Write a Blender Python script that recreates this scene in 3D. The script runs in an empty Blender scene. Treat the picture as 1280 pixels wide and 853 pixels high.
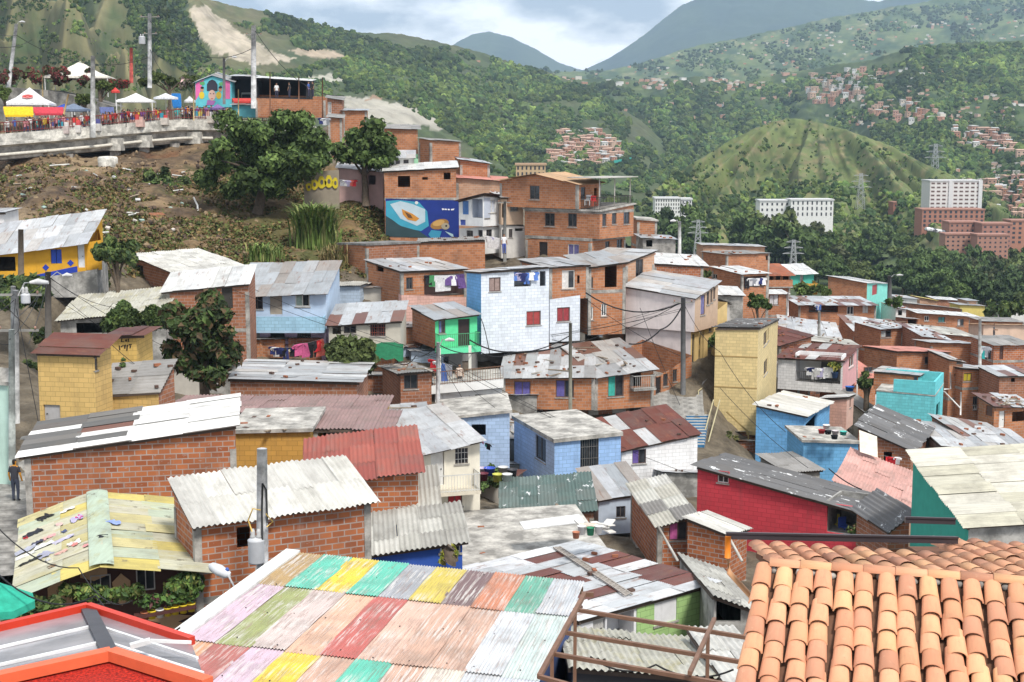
HAZE = 0.00009; EXPO = 0.32
import bpy, math, random
import numpy as np
from mathutils import Vector, noise as mnoise
random.seed(7); rng = np.random.default_rng(7)
D = bpy.data; scene = bpy.context.scene; COL = scene.collection
R_ = math.radians
# ------------------------------------------------------------------ camera model (photo pixels 1280x853)
FPX = 1778.0; PITCH = math.atan((426.5-175)/FPX); CP, SP = math.cos(PITCH), math.sin(PITCH)
def ray(px, py):
    u = (px-640)/FPX; v = (426.5-py)/FPX
    return Vector((u, CP+v*SP, -SP+v*CP))
def at(px, py, Y):
    r = ray(px, py); return r*(Y/r.y)
def z_at(Y, py):
    v = (426.5-py)/FPX
    return Y*(v*CP-SP)/(CP+v*SP)
def proj(p):
    q = p[1]*CP-p[2]*SP
    return 640+FPX*p[0]/q, 426.5-FPX*(p[1]*SP+p[2]*CP)/q
def on_plane(px, py, P0, d):
    """where the sight line meets the vertical plane through P0 along d: (metres along d, height)"""
    r = ray(px, py); det = -r.x*d[1]+d[0]*r.y
    s = (-P0[0]*d[1]+d[0]*P0[1])/det
    t = (r.x*s-P0[0])*d[0]+(r.y*s-P0[1])*d[1]
    return t, s*r.z
K3 = 3.878; K7 = 7.756
TILES = {'Z': (0, 0, 1)}
for r_, y_ in zip('ABCD', (0, 200, 400, 633)):
    for c_ in range(4): TILES[r_+str(c_+1)] = (320*c_, y_, K3)
for k_, x_, y_ in (('e',960,330),('f',1120,330),('g',960,430),('h',1120,430),('i',800,270),('j',480,400),('k',540,500),('l',780,540),
                   ('m',0,60),('n',160,80),('o',300,80),('p',0,330),('q',200,600),('r',560,220),('s',0,440),('t',1000,560)):
    TILES[k_] = (x_, y_, K7)
def tp(T, x, y):
    o = TILES[T]; return o[0]+x/o[2], o[1]+y/o[2]
def pt(T, p):
    return tp(*p) if isinstance(p[0], str) else tp(T, *p)
# ------------------------------------------------------------------ object helpers
def link(o, parent=None):
    COL.objects.link(o)
    if parent is not None: o.parent = parent
    return o
def tag(o, label=None, cat=None, group=None, kind=None):
    if label: o['label'] = label
    if cat: o['category'] = cat
    if group: o['group'] = group
    if kind: o['kind'] = kind
    return o
def empty(name, loc, label=None, cat=None, group=None, rz=0):
    o = D.objects.new(name, None); o.empty_display_size = .3
    o.location = loc; o.rotation_euler = (0, 0, rz)
    return tag(link(o), label, cat, group)
class MB:
    """collects faces (world or local coordinates), uv in metres, a colour and a material slot per face"""
    def __init__(s): s.v = []; s.f = []; s.uv = []; s.c = []; s.m = []; s.smooth = []
    def face(s, pts, uv=None, col=(1,1,1), mi=0, sm=False):
        b = len(s.v); s.v.extend([tuple(p) for p in pts]); s.f.append(tuple(range(b, b+len(pts))))
        if uv is None:
            p0 = Vector(pts[0]); e = (Vector(pts[1])-p0)
            e = e.normalized() if e.length > 1e-9 else Vector((1,0,0))
            n = e.cross(Vector(pts[-1])-p0); w = n.cross(e); w = w.normalized() if w.length > 1e-9 else Vector((0,0,1))
            uv = [((Vector(p)-p0).dot(e), (Vector(p)-p0).dot(w)) for p in pts]
        s.uv.append(uv); s.c.append(col); s.m.append(mi); s.smooth.append(sm)
    def mesh(s, vs, fs, col=(1,1,1), mi=0, sm=True, uvs=None):
        b = len(s.v); s.v.extend([tuple(p) for p in vs])
        for f in fs:
            s.f.append(tuple(b+i for i in f)); s.c.append(col); s.m.append(mi); s.smooth.append(sm)
            s.uv.append([uvs[i] for i in f] if uvs else [(vs[i][0]+vs[i][1], vs[i][2]) for i in f])
    def boxv(s, o, ex, ey, ez, col=(1,1,1), mi=0):
        o, ex, ey, ez = map(Vector, (o, ex, ey, ez))
        if ex.cross(ey).dot(ez) < 0: o, ex = o+ex, -ex
        a = [o, o+ex, o+ex+ey, o+ey]; b = [p+ez for p in a]
        s.face([a[3], a[2], a[1], a[0]], None, col, mi); s.face(b, None, col, mi)
        for i in range(4):
            j = (i+1) % 4; s.face([a[i], a[j], b[j], b[i]], None, col, mi)
    def box(s, x0, x1, y0, y1, z0, z1, col=(1,1,1), mi=0):
        s.boxv((x0,y0,z0), (x1-x0,0,0), (0,y1-y0,0), (0,0,z1-z0), col, mi)
    def bar(s, p, q, w, h=None, col=(1,1,1), mi=0):
        p, q = Vector(p), Vector(q); h = h or w; d = (q-p)
        up = Vector((0,0,1)) if abs(d.normalized().z) < .95 else Vector((0,1,0))
        sx = d.cross(up).normalized(); sz = sx.cross(d).normalized()
        s.boxv(p-sx*w/2-sz*h/2, sx*w, d, sz*h, col, mi)
    def tube(s, pts, r, n=6, col=(1,1,1), mi=0, cap=True):
        pts = [Vector(p) for p in pts]; rs = r if isinstance(r, (list, tuple)) else [r]*len(pts)
        vs = []; fs = []
        for i, p in enumerate(pts):
            d = (pts[min(i+1, len(pts)-1)]-pts[max(i-1, 0)]).normalized()
            up = Vector((0,0,1)) if abs(d.z) < .9 else Vector((0,1,0))
            a = d.cross(up).normalized(); b = a.cross(d).normalized()
            for k in range(n):
                t = 2*math.pi*k/n; vs.append(p+(a*math.cos(t)+b*math.sin(t))*rs[i])
        for i in range(len(pts)-1):
            for k in range(n):
                k2 = (k+1) % n; fs.append((i*n+k, i*n+k2, (i+1)*n+k2, (i+1)*n+k))
        if cap: fs += [tuple(range(n)), tuple(reversed(range((len(pts)-1)*n, len(pts)*n)))]
        s.mesh(vs, fs, col, mi)
    def lathe(s, c, prof, n=12, col=(1,1,1), mi=0):
        c = Vector(c); vs = []; fs = []
        for r, z in prof:
            for k in range(n):
                t = 2*math.pi*k/n; vs.append(c+Vector((r*math.cos(t), r*math.sin(t), z)))
        for i in range(len(prof)-1):
            for k in range(n):
                k2 = (k+1) % n; fs.append((i*n+k, i*n+k2, (i+1)*n+k2, (i+1)*n+k))
        fs += [tuple(reversed(range(n))), tuple(range((len(prof)-1)*n, len(prof)*n))]
        s.mesh(vs, fs, col, mi)
    def prism(s, pts, dvec, col=(1,1,1), mi=0):
        pts = [Vector(p) for p in pts]; d = Vector(dvec); q = [p+d for p in pts]; n = len(pts)
        nn = Vector((0,0,0))
        for i in range(n): nn += pts[i].cross(pts[(i+1) % n])
        if nn.dot(d) > 0: pts, q = list(reversed(pts)), list(reversed(q))
        s.face(pts, None, col, mi); s.face(list(reversed(q)), None, col, mi)
        for i in range(n):
            j = (i+1) % n; s.face([pts[j], pts[i], q[i], q[j]], None, col, mi)
    def data(s, name, mats):
        me = D.meshes.new(name); me.from_pydata(s.v, [], s.f)
        ul = me.uv_layers.new(name='UVMap'); ul.data.foreach_set('uv', np.array([c for u in s.uv for p in u for c in p], dtype=np.float32))
        ca = me.attributes.new('Col', 'FLOAT_COLOR', 'CORNER')
        ca.data.foreach_set('color', np.array([c for u, k in zip(s.uv, s.c) for _ in u for c in (*k[:3], 1.0)], dtype=np.float32))
        for m in (mats if isinstance(mats, (list, tuple)) else [mats]): me.materials.append(m)
        me.polygons.foreach_set('material_index', s.m); me.polygons.foreach_set('use_smooth', s.smooth)
        me.update(); return me
    def build(s, name, mats, parent=None, loc=None):
        """links ONE mesh object; the vertices are in world coordinates and are shifted to the parent's origin"""
        if not s.f: return None
        off = None
        if parent is not None:
            off = Vector((0,0,0)); p = parent
            while p is not None: off += p.location; p = p.parent
        elif loc is not None: off = Vector(loc)
        if off is not None: s.v = [(a-off.x, b-off.y, c-off.z) for a, b, c in s.v]
        o = D.objects.new(name, s.data(name, mats))
        if parent is None and loc is not None: o.location = loc
        return link(o, parent)
def raw_mesh(name, V, Fq, cols=None, mat=None, uv=None, smooth=False):
    """numpy mesh: V (n,3), Fq (m,k) one face size, cols per vertex (n,3)"""
    me = D.meshes.new(name); m, k = Fq.shape
    me.vertices.add(len(V)); me.vertices.foreach_set('co', V.astype(np.float32).ravel())
    me.loops.add(m*k); me.loops.foreach_set('vertex_index', Fq.astype(np.int32).ravel())
    me.polygons.add(m); me.polygons.foreach_set('loop_start', np.arange(0, m*k, k, dtype=np.int32))
    me.polygons.foreach_set('loop_total', np.full(m, k, dtype=np.int32))
    me.update(calc_edges=True)
    if cols is not None:
        ca = me.attributes.new('Col', 'FLOAT_COLOR', 'POINT')
        ca.data.foreach_set('color', np.concatenate([cols, np.ones((len(cols),1))], 1).astype(np.float32).ravel())
    if uv is not None:
        ul = me.uv_layers.new(name='UVMap'); ul.data.foreach_set('uv', uv[Fq.ravel()].astype(np.float32).ravel())
    if mat: me.materials.append(mat)
    me.polygons.foreach_set('use_smooth', np.full(m, smooth))
    return me
# ------------------------------------------------------------------ materials
class NT:
    def __init__(s, name):
        s.m = D.materials.new(name); s.m.use_nodes = True; s.t = s.m.node_tree
        s.b = s.t.nodes['Principled BSDF']; s.b.inputs['Specular IOR Level'].default_value = .25
    def n(s, ty, **kw):
        nd = s.t.nodes.new('ShaderNode'+ty)
        for k, v in kw.items():
            if k in nd.inputs: s.set(nd.inputs[k], v)
            else: setattr(nd, k, v)
        return nd
    def set(s, inp, v):
        if isinstance(v, bpy.types.NodeSocket): s.t.links.new(v, inp)
        elif isinstance(v, tuple) and len(v) == 3 and inp.type == 'RGBA': inp.default_value = (*v, 1)
        else: inp.default_value = v
    def mix(s, fac, a, b, mode='MIX'):
        nd = s.t.nodes.new('ShaderNodeMix'); nd.data_type = 'RGBA'; nd.blend_type = mode
        s.set(nd.inputs[0], fac); s.set(nd.inputs[6], a); s.set(nd.inputs[7], b); return nd.outputs[2]
    def math(s, op, a, b=0.):
        nd = s.n('Math', operation=op); s.set(nd.inputs[0], a); s.set(nd.inputs[1], b); return nd.outputs[0]
    def ramp(s, fac, lo, hi):
        nd = s.n('MapRange', clamp=True); s.set(nd.inputs[0], fac); nd.inputs[1].default_value = lo; nd.inputs[2].default_value = hi; return nd.outputs[0]
    def noise(s, vec, scale, detail=3., rough=.6):
        nd = s.n('TexNoise'); s.set(nd.inputs['Scale'], scale); nd.inputs['Detail'].default_value = detail; nd.inputs['Roughness'].default_value = rough
        if vec is not None: s.t.links.new(vec, nd.inputs['Vector'])
        return nd.outputs[0]
    def uv(s, sx=1., sy=1.):
        tc = s.n('TexCoord'); mp = s.n('Mapping'); s.t.links.new(tc.outputs['UV'], mp.inputs[0]); mp.inputs['Scale'].default_value = (sx, sy, 1); return mp.outputs[0]
    def obj(s):
        return s.n('TexCoord').outputs['Object']
    def rnd(s):
        return s.n('ObjectInfo').outputs['Random']
    def attr(s, name='Col'):
        a = s.n('Attribute'); a.attribute_name = name; return a.outputs['Color']
    def bump(s, h, strength=.3, dist=.02):
        b = s.n('Bump'); b.inputs['Strength'].default_value = strength; b.inputs['Distance'].default_value = dist
        s.t.links.new(h, b.inputs['Height']); s.t.links.new(b.outputs[0], s.b.inputs['Normal'])
    def out(s, col=None, rough=.8, metal=0., spec=None):
        if col is not None: s.set(s.b.inputs['Base Color'], col)
        s.set(s.b.inputs['Roughness'], rough); s.set(s.b.inputs['Metallic'], metal)
        if spec is not None: s.b.inputs['Specular IOR Level'].default_value = spec
        return s.m
MC = {}
def plain(col, rough=.7, metal=0., var=.25, sc=3.):
    k = ('p', tuple(col), rough, metal, var, sc)
    if k not in MC:
        t = NT('plain'); o = t.obj()
        f = t.ramp(t.noise(o, sc, 4.), .3, .75)
        MC[k] = t.out(t.mix(f, tuple(c*(1-var) for c in col), tuple(min(.95, c*(1+var*.5)) for c in col)), rough, metal)
    return MC[k]
def brick(c1, c2, mortar, bw=.42, bh=.2, smear=.5, ms=.016):
    k = ('b', c1, c2, mortar, bw, bh, smear)
    if k not in MC:
        t = NT('brickwork'); uv = t.uv()
        b = t.n('TexBrick', Scale=1., Mortar=(0,0,0)); t.t.links.new(uv, b.inputs['Vector'])
        t.set(b.inputs['Color1'], c1); t.set(b.inputs['Color2'], c2); t.set(b.inputs['Mortar'], mortar)
        b.inputs['Brick Width'].default_value = bw; b.inputs['Row Height'].default_value = bh
        b.inputs['Mortar Size'].default_value = ms; b.inputs['Mortar Smooth'].default_value = .3; b.inputs['Bias'].default_value = -.1
        b2 = t.n('TexBrick', Scale=1.); t.t.links.new(uv, b2.inputs['Vector'])
        t.set(b2.inputs['Color1'], (1,1,1)); t.set(b2.inputs['Color2'], (.0,.0,.0)); t.set(b2.inputs['Mortar'], (.6,.6,.6))
        b2.inputs['Brick Width'].default_value = bw; b2.inputs['Row Height'].default_value = bh; b2.inputs['Mortar Size'].default_value = 0.
        c = t.mix(t.ramp(t.noise(uv, 1.1, 4.), .35, .75), b.outputs[0], tuple(x*.62 for x in c1), 'MIX')
        c = t.mix(.5, c, b.outputs[0])
        sm = t.ramp(t.noise(t.uv(2.2, 4.5), 1.7, 4., .65), .62, .72)
        c = t.mix(t.math('MULTIPLY', sm, smear), c, tuple(x*1.05 for x in mortar))
        g = t.ramp(t.noise(t.uv(.5, .25), 1.2, 5.), .5, .85)
        c = t.mix(t.math('MULTIPLY', g, .55), c, (.1,.075,.06))
        c = t.mix(t.math('MULTIPLY', t.ramp(t.noise(t.uv(1.3,.18), 1.6, 5., .7), .58, .8), .45), c, (.42,.37,.32))
        t.bump(b.outputs[1], -.5, .012)
        MC[k] = t.out(c, .9)
    return MC[k]
def block(col, mortar=.62, flake=.25, bw=.46, bh=.22):
    """painted block wall: joints show through, grime runs, some paint flaked off to the clay"""
    k = ('k', col, mortar, flake, bw)
    if k not in MC:
        t = NT('painted_block'); uv = t.uv()
        b = t.n('TexBrick', Scale=1.); t.t.links.new(uv, b.inputs['Vector'])
        t.set(b.inputs['Color1'], col); t.set(b.inputs['Color2'], tuple(c*.84 for c in col)); t.set(b.inputs['Mortar'], tuple(c*mortar for c in col))
        b.inputs['Brick Width'].default_value = bw; b.inputs['Row Height'].default_value = bh
        b.inputs['Mortar Size'].default_value = .014; b.inputs['Mortar Smooth'].default_value = .4
        c = t.mix(t.math('MULTIPLY', t.ramp(t.noise(t.uv(1.6, .3), 1.3, 5., .7), .5, .75), .6), b.outputs[0], tuple(x*.5+.03 for x in col))
        fl = t.ramp(t.noise(uv, 1.9, 6., .7), .67, .70)
        c = t.mix(t.math('MULTIPLY', fl, flake), c, (.30,.17,.11))
        t.bump(b.outputs[1], -.5, .012)
        MC[k] = t.out(c, .85)
    return MC[k]
def plaster(col, grime=.45):
    k = ('l', col, grime)
    if k not in MC:
        t = NT('plaster'); uv = t.uv()
        c = t.mix(t.ramp(t.noise(uv, 1.6, 5.), .35, .75), tuple(x*.88 for x in col), tuple(min(.9, x*1.06) for x in col))
        c = t.mix(t.math('MULTIPLY', t.ramp(t.noise(t.uv(2., .25), 1.1, 6., .7), .53, .8), grime), c, tuple(x*.4+.03 for x in col))
        t.bump(t.noise(uv, 30., 3.), .15, .01)
        MC[k] = t.out(c, .88)
    return MC[k]
def concrete(col=(.34,.33,.31)):
    k = ('c', col)
    if k not in MC:
        t = NT('concrete'); uv = t.uv()
        c = t.mix(t.ramp(t.noise(uv, .9, 6., .65), .4, .62), tuple(x*.5 for x in col), tuple(min(.8, x*1.25) for x in col))
        c = t.mix(t.math('MULTIPLY', t.ramp(t.noise(uv, 5., 5.), .5, .7), .5), c, tuple(x*.42 for x in col))
        t.bump(t.noise(uv, 14., 4.), .3, .02)
        MC[k] = t.out(c, .9)
    return MC[k]
def roofmat(kind):
    k = ('r', kind)
    if k not in MC:
        t = NT(kind+'_roofing'); uv = t.uv(); c = t.attr()
        fine = t.ramp(t.noise(t.uv(9., .8), 1., 4.), .3, .7)
        c = t.mix(t.math('MULTIPLY', fine, .38), c, t.mix(1., c, (.5,.48,.46), 'MULTIPLY'))
        c = t.mix(t.math('MULTIPLY', t.ramp(t.noise(uv, .6, 6., .68), .46, .72), .5), c, (.13,.115,.10))
        if kind == 'zinc':
            rs = t.ramp(t.noise(t.uv(3.2, .45), 1.1, 6., .72), .56, .66)
            c = t.mix(t.math('MULTIPLY', rs, .75), c, (.20,.085,.045)); r4 = t.ramp(t.noise(uv, 3.1, 6., .75), .6, .66); c = t.mix(t.math('MULTIPLY', r4, .6), c, (.16,.13,.11)); m = t.out(c, .45, .2, .45)
        elif kind == 'rust':
            rs = t.ramp(t.noise(t.uv(2.5, .6), 1.3, 5., .7), .56, .66)
            c = t.mix(t.math('MULTIPLY', rs, .35), c, (.30,.13,.07)); m = t.out(c, .75, .1)
        elif kind == 'paint':
            rs = t.ramp(t.noise(t.uv(2.4, .55), 1.6, 6., .72), .62, .68)
            c = t.mix(t.math('MULTIPLY', rs, .6), c, (.28,.15,.11))
            big = t.ramp(t.noise(uv, .55, 3.), .42, .62); rs2 = t.ramp(t.noise(t.uv(13., .42), 1.0, 5., .7), .5, .56)
            c = t.mix(t.math('MULTIPLY', t.math('MULTIPLY', rs2, big), .75), c, (.62,.59,.56)); rs3 = t.ramp(t.noise(t.uv(13., .5), 1.3, 5., .7), .56, .6)
            c = t.mix(t.math('MULTIPLY', rs3, .45), c, (.22,.13,.10)); m = t.out(c, .55, .05, .35)
        elif kind == 'lichen':
            rs = t.ramp(t.noise(t.uv(1., .55), 1.15, 7., .74), .585, .625)
            c = t.mix(rs, c, (.66,.67,.68)); m = t.out(c, .85)
        elif kind == 'moss':
            rs = t.ramp(t.noise(t.uv(1.3, .35), 1.1, 6., .7), .5, .68)
            c = t.mix(t.math('MULTIPLY', rs, .7), c, (.33,.29,.12))
            rs2 = t.ramp(t.noise(t.uv(1.2, .8), 1.6, 6., .7), .6, .66)
            c = t.mix(t.math('MULTIPLY', rs2, .7), c, (.12,.11,.09)); m = t.out(c, .85)
        else:
            rs = t.ramp(t.noise(t.uv(1.6, .4), 1.2, 6., .7), .52, .75)
            c = t.mix(t.math('MULTIPLY', rs, .55), c, (.16,.15,.13)); m = t.out(c, .85)
        MC[k] = m
    return MC[k]
def wallmat(s):
    if not isinstance(s, str): return s
    if s == 'brick': return brick((.49,.205,.095), (.31,.115,.05), (.34,.28,.235), smear=.65)
    if s == 'brickr': return brick((.46,.155,.06), (.25,.07,.03), (.36,.32,.29), smear=.9, ms=.022)
    if s == 'brickt': return brick((.52,.31,.20), (.40,.22,.135), (.46,.39,.33))
    if s == 'brickd': return brick((.36,.145,.075), (.22,.085,.045), (.33,.29,.26), smear=.8)
    if s == 'conc': return concrete()
    k, c = s.split(':'); c = tuple(float(x) for x in c.split(','))
    return block(c) if k == 'blk' else (block(c, .8, .0) if k == 'blq' else plaster(c))
GLASS = None
def glass():
    global GLASS
    if GLASS is None:
        t = NT('window_glass'); o = t.obj()
        GLASS = t.out(t.mix(t.ramp(t.noise(o, 1.4, 3.), .4, .7), (.012,.014,.018), (.05,.055,.065)), .12, 0., .5)
    return GLASS
def attrmat(name, rough=.8, var=.3, sc=2., detail=5.):
    k = ('a', name, rough, var)
    if k not in MC:
        t = NT(name); c = t.attr()
        f = t.ramp(t.noise(t.n('NewGeometry').outputs['Position'], sc, detail), .3, .75)
        MC[k] = t.out(t.mix(f, t.mix(1., c, (1-var,)*3, 'MULTIPLY'), t.mix(1., c, (1+var,)*3, 'MULTIPLY')), rough)
    return MC[k]
# ------------------------------------------------------------------ ground: thin-plate surface through surveyed points
GP = []   # (x/Y, logY, Z/Y)
def gpx(px, py, Y): p = at(px, py, Y); GP.append((p.x/Y, math.log(Y), p.z/Y))
def gpz(px, Y, Z): GP.append(((px-640)/FPX, math.log(Y), Z/Y))
for px in (-100, 640, 1380): gpz(px, 5, -13.5); gpz(px, 14, -14)
for a in ((-60,30,-14.2),(640,30,-16.5),(1300,30,-16.5),(300,50,-16),(640,50,-18.3),(1000,50,-18.5),(1300,50,-18.8),(640,66,-18.6),(1000,68,-20.5),(1300,70,-21.5),
          (600,80,-19.8),(760,80,-20.5),(600,90,-18.0),(700,95,-18.8),(350,92,-15.2),(480,92,-16.2),(560,100,-15.),(640,98,-17.),(1030,112,-21.5),(1130,105,-24.3),(1030,90,-22.2),(1240,88,-24),(1140,125,-26.8),
          (1280,125,-27.5),(1050,165,-27),(1200,170,-28.5),(950,200,-25.5),(1150,210,-29),(880,140,-18.5),(960,112,-21.5),(985,122,-22.5),(940,105,-21.),(830,128,-16.8),(700,140,-11.5),(1000,260,-30),(1280,260,-35),(760,250,-24),
          (700,400,-34),(1000,420,-44),(1280,420,-50),(640,800,-40),(1000,800,-52),(1300,800,-55),(0,420,4),(300,420,-6),(0,800,0),(640,2500,-60),(0,2500,-60),(1300,2500,-60),(0,14000,-200),(640,14000,-200),(1300,14000,-200),
          (540,137,-6.),(560,150,-3.),(530,129,-9.6),(490,127,-9.4),(560,129,-10.),(440,155,.5),(640,160,-7),(330,180,1.2),(100,175,2.0),(0,200,3.)): gpz(*a)
for a in ((10,660,54),(30,575,62),(75,485,78),(90,450,90),(-60,700,50),(800,445,108),(845,460,103),(875,480,99),(840,525,95),(930,552,96),(905,455,106),(700,328,120),(600,334,121),(505,315,124),(560,318,123),(400,335,114),
          (330,338,110),(250,345,107),(150,375,97),(60,352,93),(0,360,92),(100,275,117),(0,285,117),(40,235,126),(100,216,138),(30,219,137),(250,203,146),(300,272,128),(200,275,122),(400,252,135),(460,240,136),(460,285,126),
          (150,164,173),(0,169,168),(260,157,178),(74,206,142.5),(135,203,146),(211,194,154),(172,197,149),(0,200,150),(100,194,153),(200,181,158),(260,177,162),(60,189,146),(320,172,166)): gpx(*a)
G = np.array(GP); gs = np.array([2.2, 1., 1.])
def _phi(r2): return np.where(r2 > 1e-12, .5*r2*np.log(np.maximum(r2, 1e-12)), 0)
_Pn = G[:, :2]*gs[:2]; _n = len(G)
_A = _phi(((_Pn[:, None]-_Pn[None])**2).sum(2))+np.eye(_n)*2e-4
_Q = np.concatenate([np.ones((_n,1)), _Pn], 1)
_W = np.linalg.solve(np.block([[_A, _Q], [_Q.T, np.zeros((3,3))]]), np.concatenate([G[:,2], np.zeros(3)]))
def gz_np(X, Y):
    sh = X.shape; q = np.stack([X.ravel()/Y.ravel()*gs[0], np.log(Y.ravel())], 1); out = np.empty(len(q))
    for i in range(0, len(q), 8000):
        p = q[i:i+8000]; out[i:i+8000] = _phi(((p[:, None]-_Pn[None])**2).sum(2))@_W[:_n]+_W[_n]+p@_W[_n+1:]
    return (out*Y.ravel()).reshape(sh)
def gz(x, y): return float(gz_np(np.array([x]), np.array([max(y, 3.)]))[0])
def ground_at(px, py, Y0=45., Y1=600.):
    """first meeting of a sight line with the ground"""
    Ys = np.geomspace(Y0, Y1, 400); r = ray(px, py); X = Ys*r.x/r.y; Z = Ys*r.z/r.y
    g = gz_np(X, Ys); i = np.argmax(Z < g)
    return Vector((X[i], Ys[i], g[i]))
# --- fractal noise, numpy
def _hash(ix, iy, s): 
    h = (ix*374761393+iy*668265263+s*1442695041) & 0xffffffff; h = ((h ^ (h >> 13))*1274126177) & 0xffffffff
    return ((h ^ (h >> 16)) & 0xffff)/65535.
def vnoise(x, y, s=0):
    xi = np.floor(x).astype(np.int64); yi = np.floor(y).astype(np.int64); fx = x-xi; fy = y-yi
    fx = fx*fx*(3-2*fx); fy = fy*fy*(3-2*fy)
    a, b, c, d = _hash(xi,yi,s), _hash(xi+1,yi,s), _hash(xi,yi+1,s), _hash(xi+1,yi+1,s)
    return (a*(1-fx)+b*fx)*(1-fy)+(c*(1-fx)+d*fx)*fy
def fbm(x, y, o=5, s=0):
    v = 0; a = .5
    for i in range(o): v = v+a*(vnoise(x*2**i, y*2**i, s+i)-.5); a *= .5
    return v
def inpoly(px, py, poly):
    r = np.zeros(px.shape, bool); n = len(poly)
    for i in range(n):
        x1, y1 = poly[i]; x2, y2 = poly[(i+1) % n]
        if y1 == y2: continue
        c = ((y1 > py) != (y2 > py)) & (px < (x2-x1)*(py-y1)/(y2-y1)+x1); r ^= c
    return r
# --- ground mesh
def lerp3(a, b, f): return a*(1-f[..., None])+np.array(b)*f[..., None]
def ground():
    px = np.linspace(-330, 1610, 330); Ys = np.concatenate([np.geomspace(4, 60, 40), np.geomspace(61.5, 300, 190), np.geomspace(310, 14000, 90)])
    U, Y = np.meshgrid((px-640)/FPX, Ys); X = U*Y; Z = gz_np(X, Y)
    near = np.clip((420-Y)/150, 0, 1)
    Z = Z+fbm(X*.35, Y*.35, 5, 3)*near*1.1+fbm(X*.7, Y*.7, 4, 14)*np.clip((Y-95)/15,0,1)*near*.9+fbm(X*1.6, Y*1.6, 3, 9)*near*.35
    q = Y*CP-Z*SP; PX = 640+FPX*X/q; PY = 426.5-FPX*(Y*SP+Z*CP)/q
    # soils: packed dirt and rubble in the settlement, brown earth and dry grass on the cut slope, green beyond
    f1 = np.clip(fbm(X*.12, Y*.12, 5, 21)*2.6+.5, 0, 1); f2 = np.clip(fbm(X*.9, Y*.9, 4, 33)*2.5+.5, 0, 1)
    C = lerp3(np.broadcast_to(np.array([.20,.17,.13]), X.shape+(3,)), (.12,.10,.075), f2)
    slope = inpoly(PX, PY, [(-400,150),(260,150),(300,160),(470,230),(500,300),(420,345),(200,345),(120,310),(60,330),(-400,330)]) & (Y > 85)
    earth = lerp3(lerp3(np.broadcast_to(np.array([.24,.165,.095]), X.shape+(3,)), (.085,.06,.042), np.clip(f2*1.2, 0, 1)), (.36,.27,.17), np.clip((fbm(X*.22, Y*.22, 4, 50)*4-.2), 0, 1)); earth = lerp3(earth, (.16,.07,.035), np.clip(fbm(X*.3, Y*.3, 4, 57)*5-.6, 0, .8))
    grass = lerp3(np.broadcast_to(np.array([.20,.13,.062]), X.shape+(3,)), (.10,.105,.04), f1)
    gm = np.clip((PX-190)/130+fbm(X*.25, Y*.25, 4, 60)*2.2-.1+(PY-250)/200, 0, 1)
    gm = gm*np.clip((f2-.1)*3, 0, 1)
    sl = lerp3(earth, (0,0,0), gm*0)*(1-gm[..., None])+grass*gm[..., None]
    C = np.where(slope[..., None], sl, C)
    far = np.clip((Y-215)/60, 0, 1); C = lerp3(C, (.055,.085,.03), far*.95)
    far2 = np.clip((fbm(X*.01, Y*.01, 5, 70)*3), 0, 1)*np.clip((Y-500)/400, 0, 1); C = lerp3(C, (.12,.15,.05), far2)
    V = np.stack([X, Y, Z], -1).reshape(-1, 3); nx = len(px); ny = len(Ys)
    i = (np.arange(ny-1)[:, None]*nx+np.arange(nx-1)[None]).ravel(); Fq = np.stack([i, i+1, i+nx+1, i+nx], 1)
    t = NT('soil_and_grass'); pos = t.n('NewGeometry').outputs['Position']
    c = t.mix(t.ramp(t.noise(pos, 1.3, 6., .7), .35, .7), t.mix(1., t.attr(), (.62,.6,.58), 'MULTIPLY'), t.mix(1., t.attr(), (1.25,1.22,1.15), 'MULTIPLY'))
    t.bump(t.noise(pos, 2.5, 6., .7), .8, .35); m = t.out(c, .95)
    o = link(D.objects.new('ground', raw_mesh('ground', V, Fq, C.reshape(-1, 3), m, smooth=True)))
    tag(o, kind='structure')
ground()
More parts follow.
